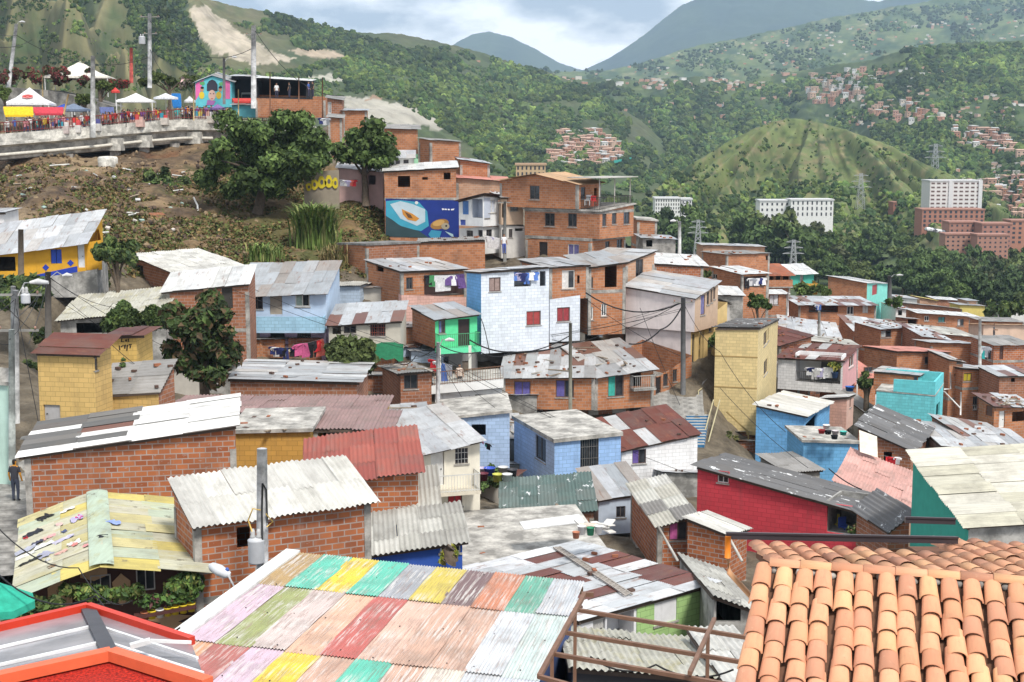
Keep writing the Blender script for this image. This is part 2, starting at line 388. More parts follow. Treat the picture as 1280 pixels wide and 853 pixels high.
# ------------------------------------------------------------------ hills
def itp(tab, x): a = np.array(tab, float); return np.interp(x, a[:, 0], a[:, 1])
class Hill: pass
HILLMAT = attrmat('hillside', .95, .32, .035, 8.)
def hill(name, x0, x1, crest, Yc, foot, Yf, nx=360, nt=150, amp=1., spur=None, color=None, gpow=1., seed=1):
    h = Hill(); px = np.linspace(x0, x1, nx); t = np.concatenate([np.linspace(0, 1, nt), np.linspace(1.01, 1.25, 16)])
    PX, T = np.meshgrid(px, t); yc = itp(crest, PX); yf = itp(foot, PX); YC = itp(Yc, PX); YF = itp(Yf, PX)
    Y = YF+(YC-YF)*T; ty = np.minimum(T, 1.); py = yf+(yc-yf)*ty**gpow
    u = (PX-640)/FPX; v = (426.5-py)/FPX; den = CP+v*SP
    X = u*Y/den; Z = Y*(v*CP-SP)/den
    Z = np.where(T > 1, Z-(T-1)*(YC-YF)*.55, Z)
    env = np.sin(np.clip(T, 0, 1)*math.pi)**.6
    sc = YC/FPX                               # metres per photo pixel there
    Z = Z+fbm(X/sc*.03, Y/sc*.03, 6, seed)*sc*26*amp*(.25+.75*env)*np.where(T>1, .2, 1)
    Z = Z+fbm(PX*.22, T*30, 3, seed+40)*sc*5*amp
    if spur: Z = Z+spur(PX, T)*sc*env
    q = Y*CP-Z*SP; h.ppx = px; h.pyp = 426.5-FPX*(Y*SP+Z*CP)/q; h.X, h.Y, h.Z, h.n = X, Y, Z, nt
    C = color(PX, h.pyp, T, X, Y)
    V = np.stack([X, Y, Z], -1).reshape(-1, 3); ny = len(t)
    i = (np.arange(ny-1)[:, None]*nx+np.arange(nx-1)[None]).ravel(); Fq = np.stack([i, i+1, i+nx+1, i+nx], 1)
    h.o = link(D.objects.new(name, raw_mesh(name, V, Fq, C.reshape(-1, 3), HILLMAT, smooth=True))); tag(h.o, kind='structure')
    return h
def hill_pts(h, px, py):
    """points of a hill's surface seen at the given photo pixels (arrays); nan where it is not seen"""
    j = np.clip(np.round((px-h.ppx[0])/(h.ppx[1]-h.ppx[0])).astype(int), 0, len(h.ppx)-1)
    col = h.pyp[:h.n, j]; hit = np.argmax(col <= py[None], 0); ok = (col <= py[None]).any(0) & (hit > 0)
    k = np.clip(hit, 1, h.n-1); ar = np.arange(len(px)); a = h.pyp[k-1, j]; b = h.pyp[k, j]; f = np.clip((a-py)/np.where(a-b == 0, 1, a-b), 0, 1)
    g = lambda M: M[k-1, j]*(1-f)+M[k, j]*f
    P = np.stack([g(h.X), g(h.Y), g(h.Z)], 1); P[~ok] = np.nan
    return P
def nz(PX, PY, s, o=5, k=.03): return fbm(PX*k, PY*k*1.8, o, s)
def c_mix(base, *layers):
    C = np.broadcast_to(np.array(base, float), layers[0][1].shape+(3,)).copy()
    for col, f in layers: C = lerp3(C, col, np.clip(f, 0, 1))
    return C
def soft(PX, PY, poly, s, w=5): 
    """polygon with a ragged edge"""
    return inpoly(PX+fbm(PX*.12, PY*.12, 4, s)*w*3, PY+fbm(PX*.12, PY*.12, 4, s+9)*w*2, poly).astype(float)
def ridg(a): return 1-np.abs(2*(a-np.floor(a))-1)
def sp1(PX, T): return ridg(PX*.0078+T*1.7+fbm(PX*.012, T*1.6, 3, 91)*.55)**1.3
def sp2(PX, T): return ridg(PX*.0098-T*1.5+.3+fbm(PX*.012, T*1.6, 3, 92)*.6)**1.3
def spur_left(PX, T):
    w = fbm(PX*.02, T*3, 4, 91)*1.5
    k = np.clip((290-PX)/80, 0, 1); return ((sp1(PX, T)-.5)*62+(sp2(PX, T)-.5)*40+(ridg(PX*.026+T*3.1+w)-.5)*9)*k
SCAR1 = [(233,12),(243,5),(258,8),(275,22),(300,40),(318,52),(330,60),(352,68),(372,72),(345,80),(318,82),(290,74),(268,66),(250,48),(243,30)]
SCAR2 = [(360,62),(385,60),(415,62),(436,74),(405,74),(380,72)]
SCAR3 = [(383,95),(425,93),(430,101),(388,103)]
SCAR4 = [(430,122),(470,121),(500,130),(520,134),(560,142),(585,150),(640,150),(645,158),(600,165),(560,162),(520,158),(440,150)]
def col_left(PX, PY, T, X, Y):
    n1 = nz(PX, PY, 5); n2 = nz(PX, PY, 15, 5, .09)
    f_forest = np.maximum(soft(PX, PY, [(148,-90),(245,-20),(232,10),(250,50),(262,70),(240,95),(200,72),(160,30)], 3), np.clip((PX-300)/100, 0, 1)*.6)
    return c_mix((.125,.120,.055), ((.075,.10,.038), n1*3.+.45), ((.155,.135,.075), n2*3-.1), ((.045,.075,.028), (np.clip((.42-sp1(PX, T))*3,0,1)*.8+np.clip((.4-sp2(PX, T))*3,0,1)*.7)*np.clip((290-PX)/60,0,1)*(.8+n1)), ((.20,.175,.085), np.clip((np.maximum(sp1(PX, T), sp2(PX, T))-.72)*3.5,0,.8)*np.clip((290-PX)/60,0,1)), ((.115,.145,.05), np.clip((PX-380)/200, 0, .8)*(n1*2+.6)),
                 ((.022,.045,.022), f_forest*(.75+n2)), ((.47,.40,.31), soft(PX, PY, SCAR1, 7)*(.85+n2)), ((.42,.33,.24), soft(PX, PY, SCAR2, 8)*(.8+n2)),
                 ((.42,.40,.33), soft(PX, PY, SCAR3, 9)*.9), ((.40,.37,.31), soft(PX, PY, SCAR4, 10)*(.95+n2*.5)), ((.30,.20,.13), soft(PX, PY, [(455,126),(475,118),(480,126)], 10)))
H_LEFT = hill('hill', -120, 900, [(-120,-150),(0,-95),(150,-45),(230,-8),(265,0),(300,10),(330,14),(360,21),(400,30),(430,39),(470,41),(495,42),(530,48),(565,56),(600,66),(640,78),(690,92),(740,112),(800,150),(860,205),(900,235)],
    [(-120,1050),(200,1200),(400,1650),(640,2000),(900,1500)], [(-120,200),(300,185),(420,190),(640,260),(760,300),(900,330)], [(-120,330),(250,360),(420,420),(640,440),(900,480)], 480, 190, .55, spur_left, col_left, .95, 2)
def col_far(PX, PY, T, X, Y):
    n1 = nz(PX, PY, 25, 6, .06); n2 = nz(PX, PY, 35, 5, .12)
    return c_mix((.12,.155,.055), ((.045,.08,.03), n1*4+.4), ((.24,.23,.11), n2*4-.35), ((.36,.30,.23), n2*5-1.35))
H_FAR = hill('hill', 560, 1400, [(560,120),(640,86),(700,90),(760,88),(800,80),(850,63),(900,52),(960,40),(1040,22),(1100,12),(1180,-2),(1280,-30),(1400,-60)],
    [(560,3600),(1400,5200)], [(560,160),(760,150),(1000,120),(1400,110)], [(560,2300),(1400,2300)], 420, 110, .5, None, col_far, 1., 3)
def spur_mid(PX, T): return (ridg(PX*.012+T*.7+fbm(PX*.02, T*3, 4, 17)*1.1)-.5)*16
def col_mid(PX, PY, T, X, Y):
    n1 = nz(PX, PY, 45, 6, .05); n2 = nz(PX, PY, 55, 5, .1)
    return c_mix((.075,.105,.035), ((.03,.055,.02), n1*4+.35), ((.15,.18,.06), n2*4-.45), ((.30,.23,.17), n1*4-1.15))
H_MID = hill('hill', 600, 1420, [(600,112),(660,96),(720,98),(800,100),(870,96),(930,102),(980,92),(1030,84),(1090,74),(1130,63),(1180,54),(1230,53),(1290,50),(1420,30)],
    [(600,2300),(1000,2300),(1130,1900),(1420,1900)], [(600,330),(900,335),(1100,335),(1420,345)], [(600,520),(900,520),(1420,540)], 460, 190, .6, spur_mid, col_mid, .9, 4)
def spur_cerro(PX, T):
    w = fbm(PX*.02, T*3, 4, 77)
    a = (PX-1022)/(1.25-np.clip(T,0,1)); return (ridg(a*.0068+w*.5+.45)-.5)*34+(ridg(a*.018+w*.9)-.5)*17
def col_cerro(PX, PY, T, X, Y):
    n1 = nz(PX, PY, 65, 6, .05); n2 = nz(PX, PY, 75, 5, .15)
    return c_mix((.135,.165,.055), ((.085,.115,.034), n1*5+.3), ((.20,.17,.08), n2*4+.0), ((.028,.05,.018), n1*6-.75), ((.24,.21,.11), n2*6-1.3), ((.025,.045,.018), nz(PX, PY, 78, 5, .1)*6-.9))
H_CERRO = hill('hill', 780, 1260, [(780,275),(820,240),(850,216),(880,196),(910,178),(940,162),(968,152),(990,148),(1012,150),(1045,159),(1080,170),(1115,184),(1150,202),(1185,218),(1220,238),(1260,258)],
    [(780,900),(1000,980),(1260,900)], [(780,325),(1000,320),(1260,325)], [(780,560),(1260,560)], 340, 140, .3, spur_cerro, col_cerro, 1., 5)
def col_blue(PX, PY, T, X, Y): return c_mix((.05,.075,.035), ((.03,.05,.03), nz(PX, PY, 85)*3+.5))
M_A = hill('mountain', 540, 800, [(540,70),(570,54),(590,43),(612,40),(640,47),(670,62),(700,79),(735,90),(800,110)], [(540,9000),(800,9000)], [(540,130),(800,130)], [(540,6800),(800,6800)], 130, 50, .3, None, col_blue, 1., 6)
M_B = hill('mountain', 690, 1450, [(690,108),(735,85),(760,74),(785,58),(810,40),(835,20),(850,8),(880,-4),(930,-12),(1000,-14),(1060,-2),(1100,2),(1150,-12),(1300,-60),(1450,-80)], [(690,8600),(1450,8600)], [(690,130),(1450,110)], [(690,6200),(1450,6200)], 260, 60, .35, None, col_blue, 1., 7)
# ------------------------------------------------------------------ woods on the hills (nobody could count them): clumps merged in one object per wood
def ico(sub):
    import bmesh
    bm = bmesh.new(); bmesh.ops.create_icosphere(bm, subdivisions=sub, radius=1.); bm.verts.ensure_lookup_table()
    V = np.array([v.co[:] for v in bm.verts]); Fq = np.array([[v.index for v in f.verts] for f in bm.faces]); bm.free(); return V, Fq
ICO1, ICO2 = ico(1), ico(2)
def blob_mesh(name, P, R, C, ic, mat, rough=.35):
    Vt, Ft = ic; n = len(P); nv = len(Vt)
    rot = rng.uniform(0, 6.28, n); c, s = np.cos(rot), np.sin(rot)
    V = np.broadcast_to(Vt, (n, nv, 3)).copy(); V *= (1+rng.uniform(-rough, rough, (n, nv, 1)))
    x = V[..., 0]*c[:, None]-V[..., 1]*s[:, None]; y = V[..., 0]*s[:, None]+V[..., 1]*c[:, None]
    V = np.stack([x, y, V[..., 2]*rng.uniform(.8, 1.25, (n, 1))], -1)*R[:, None, None]+P[:, None]
    Fq = (Ft[None]+np.arange(n)[:, None, None]*nv).reshape(-1, Ft.shape[1])
    cc = C[:, None]*(1+rng.uniform(-.28, .28, (n, nv, 1)))
    return raw_mesh(name, V.reshape(-1, 3), Fq, cc.reshape(-1, 3), mat)
LEAFMAT = attrmat('foliage', .9, .35, .5, 3.)
GREENS = np.array([[.045,.075,.022],[.062,.10,.028],[.036,.064,.026],[.088,.115,.033],[.052,.072,.03],[.105,.14,.04]])
def wood(h, poly, n, r0, r1, k=.05, thr=-.08, seed=1, dark=1.):
    a = np.array(poly); px = rng.uniform(a[:,0].min(), a[:,0].max(), n*4); py = rng.uniform(a[:,1].min(), a[:,1].max(), n*4)
    m = inpoly(px, py, poly) & (fbm(px*k, py*k*1.7, 4, seed) > thr)
    px, py = px[m][:n], py[m][:n]; P = hill_pts(h, px, py); ok = ~np.isnan(P[:,0]); P = P[ok]
    R = rng.uniform(r0, r1, len(P))*rng.uniform(.6, 1.3, len(P))*P[:,1]/FPX; P[:,2] += R*.4
    px, py = px[ok], py[ok]; f = np.clip(1+fbm(px*.03, py*.06, 4, seed+7)*2.4, .55, 1.9)[:, None]; C = GREENS[rng.integers(0, len(GREENS), len(P))]*dark*rng.uniform(.65, 1.4, (len(P), 1))*f*np.array([1.05, 1.08, .9]); big = fbm(px*.05, py*.09, 3, seed+3) > .1; R = np.where(big, R*1.35, R*.9)
    return P, R, C
def wood_obj(name, parts, ic, label):
    P, R, C = (np.concatenate([p[i] for p in parts]) for i in range(3))
    o = link(D.objects.new(name, blob_mesh(name, P, R, C, ic, LEAFMAT))); return tag(o, label, 'wood', kind='stuff')
wood_obj('woods', [wood(H_LEFT, [(290,30),(360,30),(430,48),(500,64),(560,60),(640,80),(760,120),(840,215),(860,250),(760,262),(640,250),(590,190),(520,130),(400,110),(330,100),(400,80),(440,75),(380,62)], 6500, 1.8, 4.2, .045, -.07, 3),
    wood(H_LEFT, [(440,100),(560,110),(640,130),(700,150),(760,215),(650,225),(600,185),(560,165),(480,118)], 1500, 2.2, 4.5, .06, -.2, 13),
    wood(H_LEFT, [(150,-20),(240,-5),(230,10),(248,50),(262,75),(235,95),(190,65),(160,28)], 1300, 1.6, 3.2, .05, -.4, 4, .6),
    wood(H_LEFT, [(0,0),(150,0),(200,80),(240,115),(0,115)], 1100, .9, 2.3, .07, .03, 5), wood(H_LEFT, [(240,80),(420,104),(430,125),(300,130),(240,120)], 800, 1.4, 3., .07, -.1, 6),
    wood(H_LEFT, [(330,14),(400,30),(480,54),(530,68),(480,80),(420,64),(340,40)], 800, 1.8, 3.6, .05, -.2, 7, .65), wood(H_LEFT, [(430,60),(640,90),(700,110),(700,150),(430,110)], 900, 1.6, 3.2, .05, -.15, 8)], ICO2, 'dense green woods over the long hill behind the houses')
wood_obj('woods', [wood(H_MID, [(640,108),(960,105),(1280,60),(1280,200),(1180,215),(1100,190),(1000,150),(900,180),(860,240),(640,240)], 6800, 1.6, 3.8, .04, -.03, 23),
    wood(H_MID, [(1130,60),(1280,55),(1280,120),(1100,150)], 1400, 1.8, 4, .04, -.15, 24), wood(H_MID, [(740,130),(900,115),(930,170),(900,240),(700,240)], 2000, 2., 4.4, .05, -.2, 26), wood(H_MID, [(1100,190),(1290,190),(1290,290),(1180,260)], 1200, 2.2, 4.5, .05, -.15, 27)], ICO2, 'scattered trees and thickets on the middle hills of the valley')
wood_obj('woods', [wood(H_FAR, [(640,88),(850,66),(960,42),(1100,14),(1280,-5),(1280,100),(1000,108),(640,110)], 3800, 1., 2.4, .05, -.0, 33, .75)], ICO1, 'dark bands of trees between pale fields on the hazy high slopes')
wood_obj('woods', [wood(H_CERRO, [(860,190),(960,150),(1010,150),(1100,185),(1200,225),(1200,250),(860,250)], 520, .5, 2.2, .07, .04, 43), wood(H_CERRO, [(790,215),(900,222),(1100,232),(1240,238),(1240,300),(790,300)], 1700, 2., 4.2, .03, -.15, 44)], ICO2, 'bushes in the gullies of the bare grassy hill')
# ------------------------------------------------------------------ small trees' makers
def leaf_cloud(lobes, n, size, cols, seed=0, droop=.25):
    """n bent leaf sprays spread through a set of lobes (centre, radius) -> V, F, C"""
    g = np.random.default_rng(seed); L = np.array([[*c, r] for c, r in lobes], float); w = L[:,3]**2; idx = g.choice(len(L), n, p=w/w.sum())
    d = g.normal(size=(n,3)); d /= np.linalg.norm(d, axis=1)[:, None]; d[:,2] = np.abs(d[:,2])*np.where(g.random(n) < .72, 1, -1)
    rad = L[idx,3]*(g.random(n)**.33)*(.72+.4*g.random(n)); P = L[idx,:3]+d*rad[:, None]*np.array([1,1,.85])
    nrm = d+g.normal(size=(n,3))*.55; nrm /= np.linalg.norm(nrm, axis=1)[:, None]
    t = np.cross(nrm, g.normal(size=(n,3))); t /= np.linalg.norm(t, axis=1)[:, None]; b = np.cross(nrm, t)
    s = size*(.6+.8*g.random(n))[:, None]
    V = np.stack([P-t*s, P-b*s*.55+nrm*s*.1, P+t*s-np.array([0,0,1])*s*droop, P+b*s*.55+nrm*s*.1], 1).reshape(-1,3)
    Fq = np.arange(n*4).reshape(n,4)
    lc = g.uniform(.65, 1.4, len(L)); base = np.array(cols)[g.integers(0, len(cols), n)]
    C = np.repeat(base*(lc[idx]*g.uniform(.7,1.3,n))[:, None], 4, 0)
    return V, Fq, C
def crown_lobes(rx, ry, rz, n, seed, r=.38, emin=-.45):
    g = random.Random(seed); out = [((0,0,0), min(rx,ry,rz)*.6)]
    for i in range(n):
        a = g.uniform(0, 6.283); e = g.uniform(emin, 1.); c = math.sqrt(max(0, 1-e*e*.9)); k = g.uniform(.55, .88)*(1+.16*math.sin(3*a+seed)+.1*math.sin(5*a+e*4+seed*2))
        out.append(((rx*k*c*math.cos(a), ry*k*c*math.sin(a), rz*k*e*.95), r*min(rx, rz)*g.uniform(.6, 1.15)))
    return out
BARK = plain((.13,.10,.075), .9, 0, .4, 6.)
LEAF2 = attrmat('leaves', .75, .22, 1.5, 3.)
def trunk_mb(h, r, limbs, seed, lean=(0,0)):
    g = random.Random(seed); m = MB(); k = 5; pts = [Vector((lean[0]*i/k+g.uniform(-.06,.06)*r*4, lean[1]*i/k, h*i/k)) for i in range(k+1)]
    m.tube(pts, [r*(1.25-.55*i/k) for i in range(k+1)], 8)
    for L in limbs:
        e = Vector(L); s = pts[3].lerp(pts[5], g.random()); mid = s.lerp(e, .5)+Vector((0,0,.12*(e-s).length))
        m.tube([s, mid, e], [r*.5, r*.32, r*.1], 6)
    return m
def tree(name, base, lobes_c, size, n, leaf, label, cat='tree', cols=GREENS, trunk_r=.25, seed=1, nl=22, lr=.38, group=None, trunk=True, emin=-.45):
    """base: world point of the trunk's foot; lobes_c: crown centre above the foot; size: (rx, ry, rz)"""
    e = empty(name, base, label, cat, group); c = Vector(lobes_c)
    lob = [((p[0]+c.x, p[1]+c.y, p[2]+c.z), r) for p, r in crown_lobes(*size, nl, seed, lr, emin)]
    V, Fq, C = leaf_cloud(lob, n, leaf, cols, seed)
    link(D.objects.new('crown', raw_mesh('crown', V, Fq, C, LEAF2)), e)
    if trunk:
        g = random.Random(seed+1); lim = [p for p, r in g.sample(lob[1:], min(7, len(lob)-1))]
        m = trunk_mb(max(.5, c.z-size[2]*.25), trunk_r, lim, seed, (c.x*.8, c.y*.8)); link(D.objects.new('trunk', m.data('trunk', BARK)), e)
    return e
# ------------------------------------------------------------------ houses
PAL = dict(
 zinc=('zinc', [(.40,.42,.44),(.35,.37,.39),(.45,.46,.48),(.37,.37,.37),(.33,.29,.26)]), mixg=('zinc', [(.46,.47,.48),(.38,.39,.40),(.54,.55,.56),(.42,.43,.43),(.30,.30,.30),(.50,.50,.50),(.19,.085,.055),(.46,.45,.43)]), zincw=('zinc', [(.52,.53,.54),(.45,.46,.48),(.58,.58,.58),(.40,.41,.42),(.50,.47,.44)]),
 white=('zinc', [(.74,.74,.73),(.66,.66,.65),(.69,.68,.65)]),
 mix=('zinc', [(.46,.48,.50),(.52,.54,.56),(.15,.055,.04),(.42,.43,.44),(.20,.08,.05),(.58,.59,.6)]), rust=('rust', [(.135,.045,.036),(.17,.06,.045),(.105,.04,.036),(.15,.055,.04)]),
 rustm=('rust', [(.15,.05,.036),(.17,.055,.04),(.125,.045,.036),(.48,.48,.48),(.15,.05,.04)]),
 fc=('cement', [(.44,.43,.39),(.37,.36,.33),(.49,.48,.44)]), fcw=('cement', [(.60,.59,.55),(.65,.64,.60),(.54,.53,.50)]), fcd=('lichen', [(.135,.135,.14),(.16,.16,.165)]), fcg=('cement', [(.26,.255,.25),(.31,.30,.29),(.22,.22,.215)]),
 fcm=('cement', [(.50,.48,.42),(.20,.19,.185),(.56,.55,.50),(.24,.23,.22),(.62,.61,.57)]), moss=('moss', [(.50,.49,.43),(.44,.43,.37)]), teal=('lichen', [(.10,.15,.14),(.13,.17,.16)]),
 redfc=('cement', [(.33,.095,.075),(.30,.085,.07),(.36,.11,.085)]), pink=('cement', [(.58,.33,.29),(.55,.31,.27)]), pinkr=('cement', [(.56,.24,.19),(.52,.22,.18)]), tan=('cement', [(.55,.36,.22),(.5,.33,.2)]), mauve=('cement', [(.30,.20,.19),(.28,.185,.18)]),
 cream=('cement', [(.54,.52,.43),(.49,.47,.38),(.57,.55,.48)]), redt=('cement', [(.36,.12,.06),(.32,.10,.05)]), yel=('paint', [(.7,.55,.08)]))
FCSET = {'fc','fcw','fcd','fcg','fcm','moss','teal','redfc','pink','cream','tan','mauve','pinkr','redt'}
def roof_sheets(F, b, a, LB, LA, zf, style, cdir='A', oh=(.3,.3,.25,.25), Yd=60., breaks=(), seed=0, sheet=None, colf=None, lift=.05, seglen=None, mess=1.6):
    """real overlapping sheets: oh = overhang at front, back, F side, R side (along a-, a+, b-, b+)"""
    g = random.Random(seed); fcm = style in FCSET; kind, cols = PAL[style]; m = MB()
    pitch = .177 if fcm else .10; amp = .034 if fcm else .013
    u0, u1, v0, v1 = -oh[2], LB+oh[3], -oh[0], LA+oh[1]          # u along b, v along a
    ac0, ac1, al0, al1 = (u0, u1, v0, v1) if cdir == 'A' else (v0, v1, u0, u1)
    w = (sheet or (.92 if fcm else .80)); ln = seglen or (1.6 if fcm else 2.6)
    na = max(1, round((ac1-ac0)/w)); wa = (ac1-ac0)/na
    al = [al0]+[x for x in breaks]+[al1]; rows = []
    for i in range(len(al)-1):
        k = max(1, round((al[i+1]-al[i])/ln)); rows += [(al[i]+(al[i+1]-al[i])*j/k, al[i]+(al[i+1]-al[i])*(j+1)/k) for j in range(k)]
    fine = (fcm and Yd < 125) or Yd < 55
    per = 4 if Yd < 70 else 3
    nn = max(1, round(wa/pitch))*per if fine else 1
    for j, (r0, r1) in enumerate(rows):
        for i in range(na):
            c0 = ac0+wa*i; c1 = c0+wa*(1.04 if i < na-1 else 1.); col = colf(i, j, na, len(rows)) if colf else g.choice(cols); k = g.uniform(.9, 1.08); col = tuple(min(.9, x*k) for x in col)
            dz = lift+.012*((j+i) % 2)+g.uniform(0, .022)*mess; tl = g.uniform(-.02, .02)*mess; ex0, ex1 = g.uniform(-.03,.1)*mess, g.uniform(.0,.1)*mess; cc0 = g.uniform(-.02,.02)*mess
            vs = []; uvs = []
            for s in range(nn+1):
                x = c0+(c1-c0)*s/nn+cc0
                h = amp*math.cos(2*math.pi*x/pitch) if fine else 0.
                for tt in (0., 1.):
                    y = (r0-ex0) + ((r1+ex1)-(r0-ex0))*tt
                    if (j == 0 and tt == 0): y = r0-max(0, ex0)*.5
                    u, v = (x, y) if cdir == 'A' else (y, x)
                    p = Vector((F[0]+b[0]*u+a[0]*v, F[1]+b[1]*u+a[1]*v, zf(u, v)+dz+h+tl*(s/nn-.5)+.01*tt)); vs.append(p); uvs.append((x+seed*3.7+i*1.3, y+j*5.1))
            fs = [(2*s, 2*s+2, 2*s+3, 2*s+1) if cdir == 'A' else (2*s, 2*s+1, 2*s+3, 2*s+2) for s in range(nn)]
            m.mesh(vs, fs, col, 0, fine, uvs)
    return m, roofmat(kind)
def slab_mb(F, b, a, LB, LA, zf, th=.16, oh=(.15,.15,.15,.15), col=(1,1,1)):
    m = MB(); c = [(-oh[2], -oh[0]), (LB+oh[3], -oh[0]), (LB+oh[3], LA+oh[1]), (-oh[2], LA+oh[1])]
    lo = [Vector((F[0]+b[0]*u+a[0]*v, F[1]+b[1]*u+a[1]*v, zf(u, v)+.01)) for u, v in c]; hi = [p+Vector((0,0,th)) for p in lo]
    m.face(list(reversed(lo)), None); m.face(hi, c)
    for i in range(4): m.face([lo[i], lo[(i+1)%4], hi[(i+1)%4], hi[i]])
    return m
def wall_mb(m, P0, d, L, zb, T, holes, inward, uvo=(0,0), depth=.14, mi=0):
    """wall along d from P0; T(t) = top height; rectangular holes (t0,t1,z0,z1) get reveals"""
    us = sorted({0., L}|{x for h in holes for x in h[:2] if 0 < x < L}|({L/2} if abs(T(L/2)-(T(0)+T(L))/2) > .05 else set()))
    zt = max(T(0), T(L), T(L/2)); vs = sorted({zb, zt}|{x for h in holes for x in h[2:4] if zb < x < zt})
    def q(t, z, k=0.): return Vector((P0[0]+d[0]*t+inward[0]*k, P0[1]+d[1]*t+inward[1]*k, z))
    flip = (d[0]*inward[1]-d[1]*inward[0]) < 0
    for i in range(len(us)-1):
        ua, ub = us[i], us[i+1]; um = (ua+ub)/2
        for j in range(len(vs)-1):
            va, vb = vs[j], vs[j+1]; vm = (va+vb)/2
            if any(h[0] < um < h[1] and h[2] < vm < h[3] for h in holes): continue
            a0, b0, a1, b1 = min(va, T(ua)), min(va, T(ub)), min(vb, T(ua)), min(vb, T(ub))
            if a1-a0 < 1e-4 and b1-b0 < 1e-4: continue
            p = [q(ua, a0), q(ub, b0), q(ub, b1), q(ua, a1)]; uv = [(ua+uvo[0], a0+uvo[1]), (ub+uvo[0], b0+uvo[1]), (ub+uvo[0], b1+uvo[1]), (ua+uvo[0], a1+uvo[1])]
            if flip: p.reverse(); uv.reverse()
            m.face(p, uv, mi=mi)
    for h in holes:
        c = [(h[0], h[2]), (h[1], h[2]), (h[1], h[3]), (h[0], h[3])]
        for i in range(4):
            (ta, za), (tb, zb2) = c[i], c[(i+1) % 4]; p = [q(ta, za), q(ta, za, depth), q(tb, zb2, depth), q(tb, zb2)]
            m.face(p if not flip else list(reversed(p)), mi=mi)
CLOTH = {}
def cloth(col): return plain(col, .9, 0, .3, 5.)
def opening(root, face, kind, h, opt, Yd, g):
    """window / door / grille / curtain set into a hole; face = (P0, d, inward)"""
    P0, d, inw = face; t0, t1, z0, z1 = h
    def q(t, z, k): return Vector((P0[0]+d[0]*t+inw[0]*k, P0[1]+d[1]*t+inw[1]*k, z))
    D3 = Vector((d[0], d[1], 0)); I3 = Vector((inw[0], inw[1], 0)); w = t1-t0; hh = z1-z0; fr = .05 if Yd < 90 else .07
    if kind == 'd':
        col = opt or (.12,.09,.08); m = MB(); m.boxv(q(t0+.02, z0, .08), D3*(w-.04), I3*.05, (0,0,hh-.02))
        for k in range(1, 4): m.boxv(q(t0+w*k/4-.01, z0+.1, .072), D3*.02, I3*.02, (0,0,hh-.25))
        o = m.build('door', plain(col, .5, 0, .15), root); m2 = MB(); m2.boxv(q(t1-.16, z0+hh*.45, .05), D3*.06, I3*.04, (0,0,.06)); m2.build('handle', plain((.2,.2,.2), .3, .8), o); return
    if kind == 's':
        col = opt or (.05,.1,.35); m = MB()
        for k in range(2):
            m.boxv(q(t0+w*(k*.5)+.02, z0+.02, .05), D3*(w*.5-.04), I3*.04, (0,0,hh-.04))
            for r in range(1, 7): m.boxv(q(t0+w*(k*.5)+.06, z0+hh*r/7, .04), D3*(w*.5-.12), I3*.02, (0,0,.03))
        m.build('shutter', plain(col, .5, 0, .15), root); return
    if kind in 'wcgW':
        fc = {'W': (.7,.7,.68)}.get(kind, (.10,.085,.08)); 
        if kind == 'c' : fc = (.62,.60,.56) if g.random() < .4 else (.12,.08,.07)
        m = MB()
        for (ta, tb, za, zb) in ((t0, t1, z0, z0+fr), (t0, t1, z1-fr, z1), (t0, t0+fr, z0+fr, z1-fr), (t1-fr, t1, z0+fr, z1-fr), ((t0+t1)/2-fr*.4, (t0+t1)/2+fr*.4, z0+fr, z1-fr)):
            m.boxv(q(ta, za, .06), D3*(tb-ta), I3*.05, (0,0,zb-za))
        f = m.build('window', plain(fc, .5, 0, .1), root)
        m = MB(); m.boxv(q(t0-.06, z0-.07, -.05), D3*(w+.12), I3*.11, (0,0,.068)); m.build('sill', concrete((.42,.40,.37)), f)
        m = MB(); m.boxv(q(t0+.01, z0+.01, .088), D3*(w-.02), I3*.01, (0,0,hh-.02)); m.build('pane', glass(), f)
        if kind == 'c':
            for (ca, cb) in (((0, .48),) if g.random() < .45 else ((0,.48),(.53,1.))):
                m = MB(); n = 10; vs = []
                for k in range(n+1):
                    t = t0+fr+(w-2*fr)*(ca+(cb-ca)*k/n); kk = .073+.009*math.sin(k*2.1); vs += [q(t, z0+fr, kk), q(t, z1-fr, kk)]
                m.mesh(vs, [(2*k, 2*k+2, 2*k+3, 2*k+1) for k in range(n)]); m.build('curtain', cloth(opt or (.35,.05,.06)), f)
        if kind == 'g':
            m = MB(); n = max(3, int(w/.13))
            for k in range(n+1): m.bar(q(t0+w*k/n, z0, .03), q(t0+w*k/n, z1, .03), .022)
            for k in (.3, .7): m.bar(q(t0, z0+hh*k, .03), q(t1, z0+hh*k, .03), .022)
            m.build('grille', plain(opt or (.22,.21,.2), .5, .4), f)
    if kind == 'l':
        dep = opt[1] if opt else 1.3; col = opt[0] if opt else 'conc'
        m = MB(); a, b_, c, e = q(t0-.02, z0, dep), q(t1+.02, z0, dep), q(t1+.02, z1+.1, dep), q(t0-.02, z1+.1, dep); m.boxv(a, b_-a, I3*.1, (0,0,hh+.1))
        for t in (t0-.1, t1): m.boxv(q(t, z0, .14), D3*.1, I3*(dep-.14), (0,0,hh+.1))
        m.build('back_wall', wallmat(col), root)
        m = MB(); m.boxv(q(t0-.1, z0-.12, .145), D3*(w+.2), I3*(dep-.15), (0,0,.12)); m.build('floor', concrete(), root)
def rail_mb(m, p, q, h=.9, gap=.14, r=.02, top=True):
    p, q = Vector(p), Vector(q); L = (q-p).length; n = max(2, int(L/gap)); up = Vector((0,0,h))
    for k in range(n+1): x = p.lerp(q, k/n); m.bar(x, x+up, r)
    m.bar(p+up, q+up, r*1.8); m.bar(p+up*.08, q+up*.08, r*1.3)
HOUSES = {}
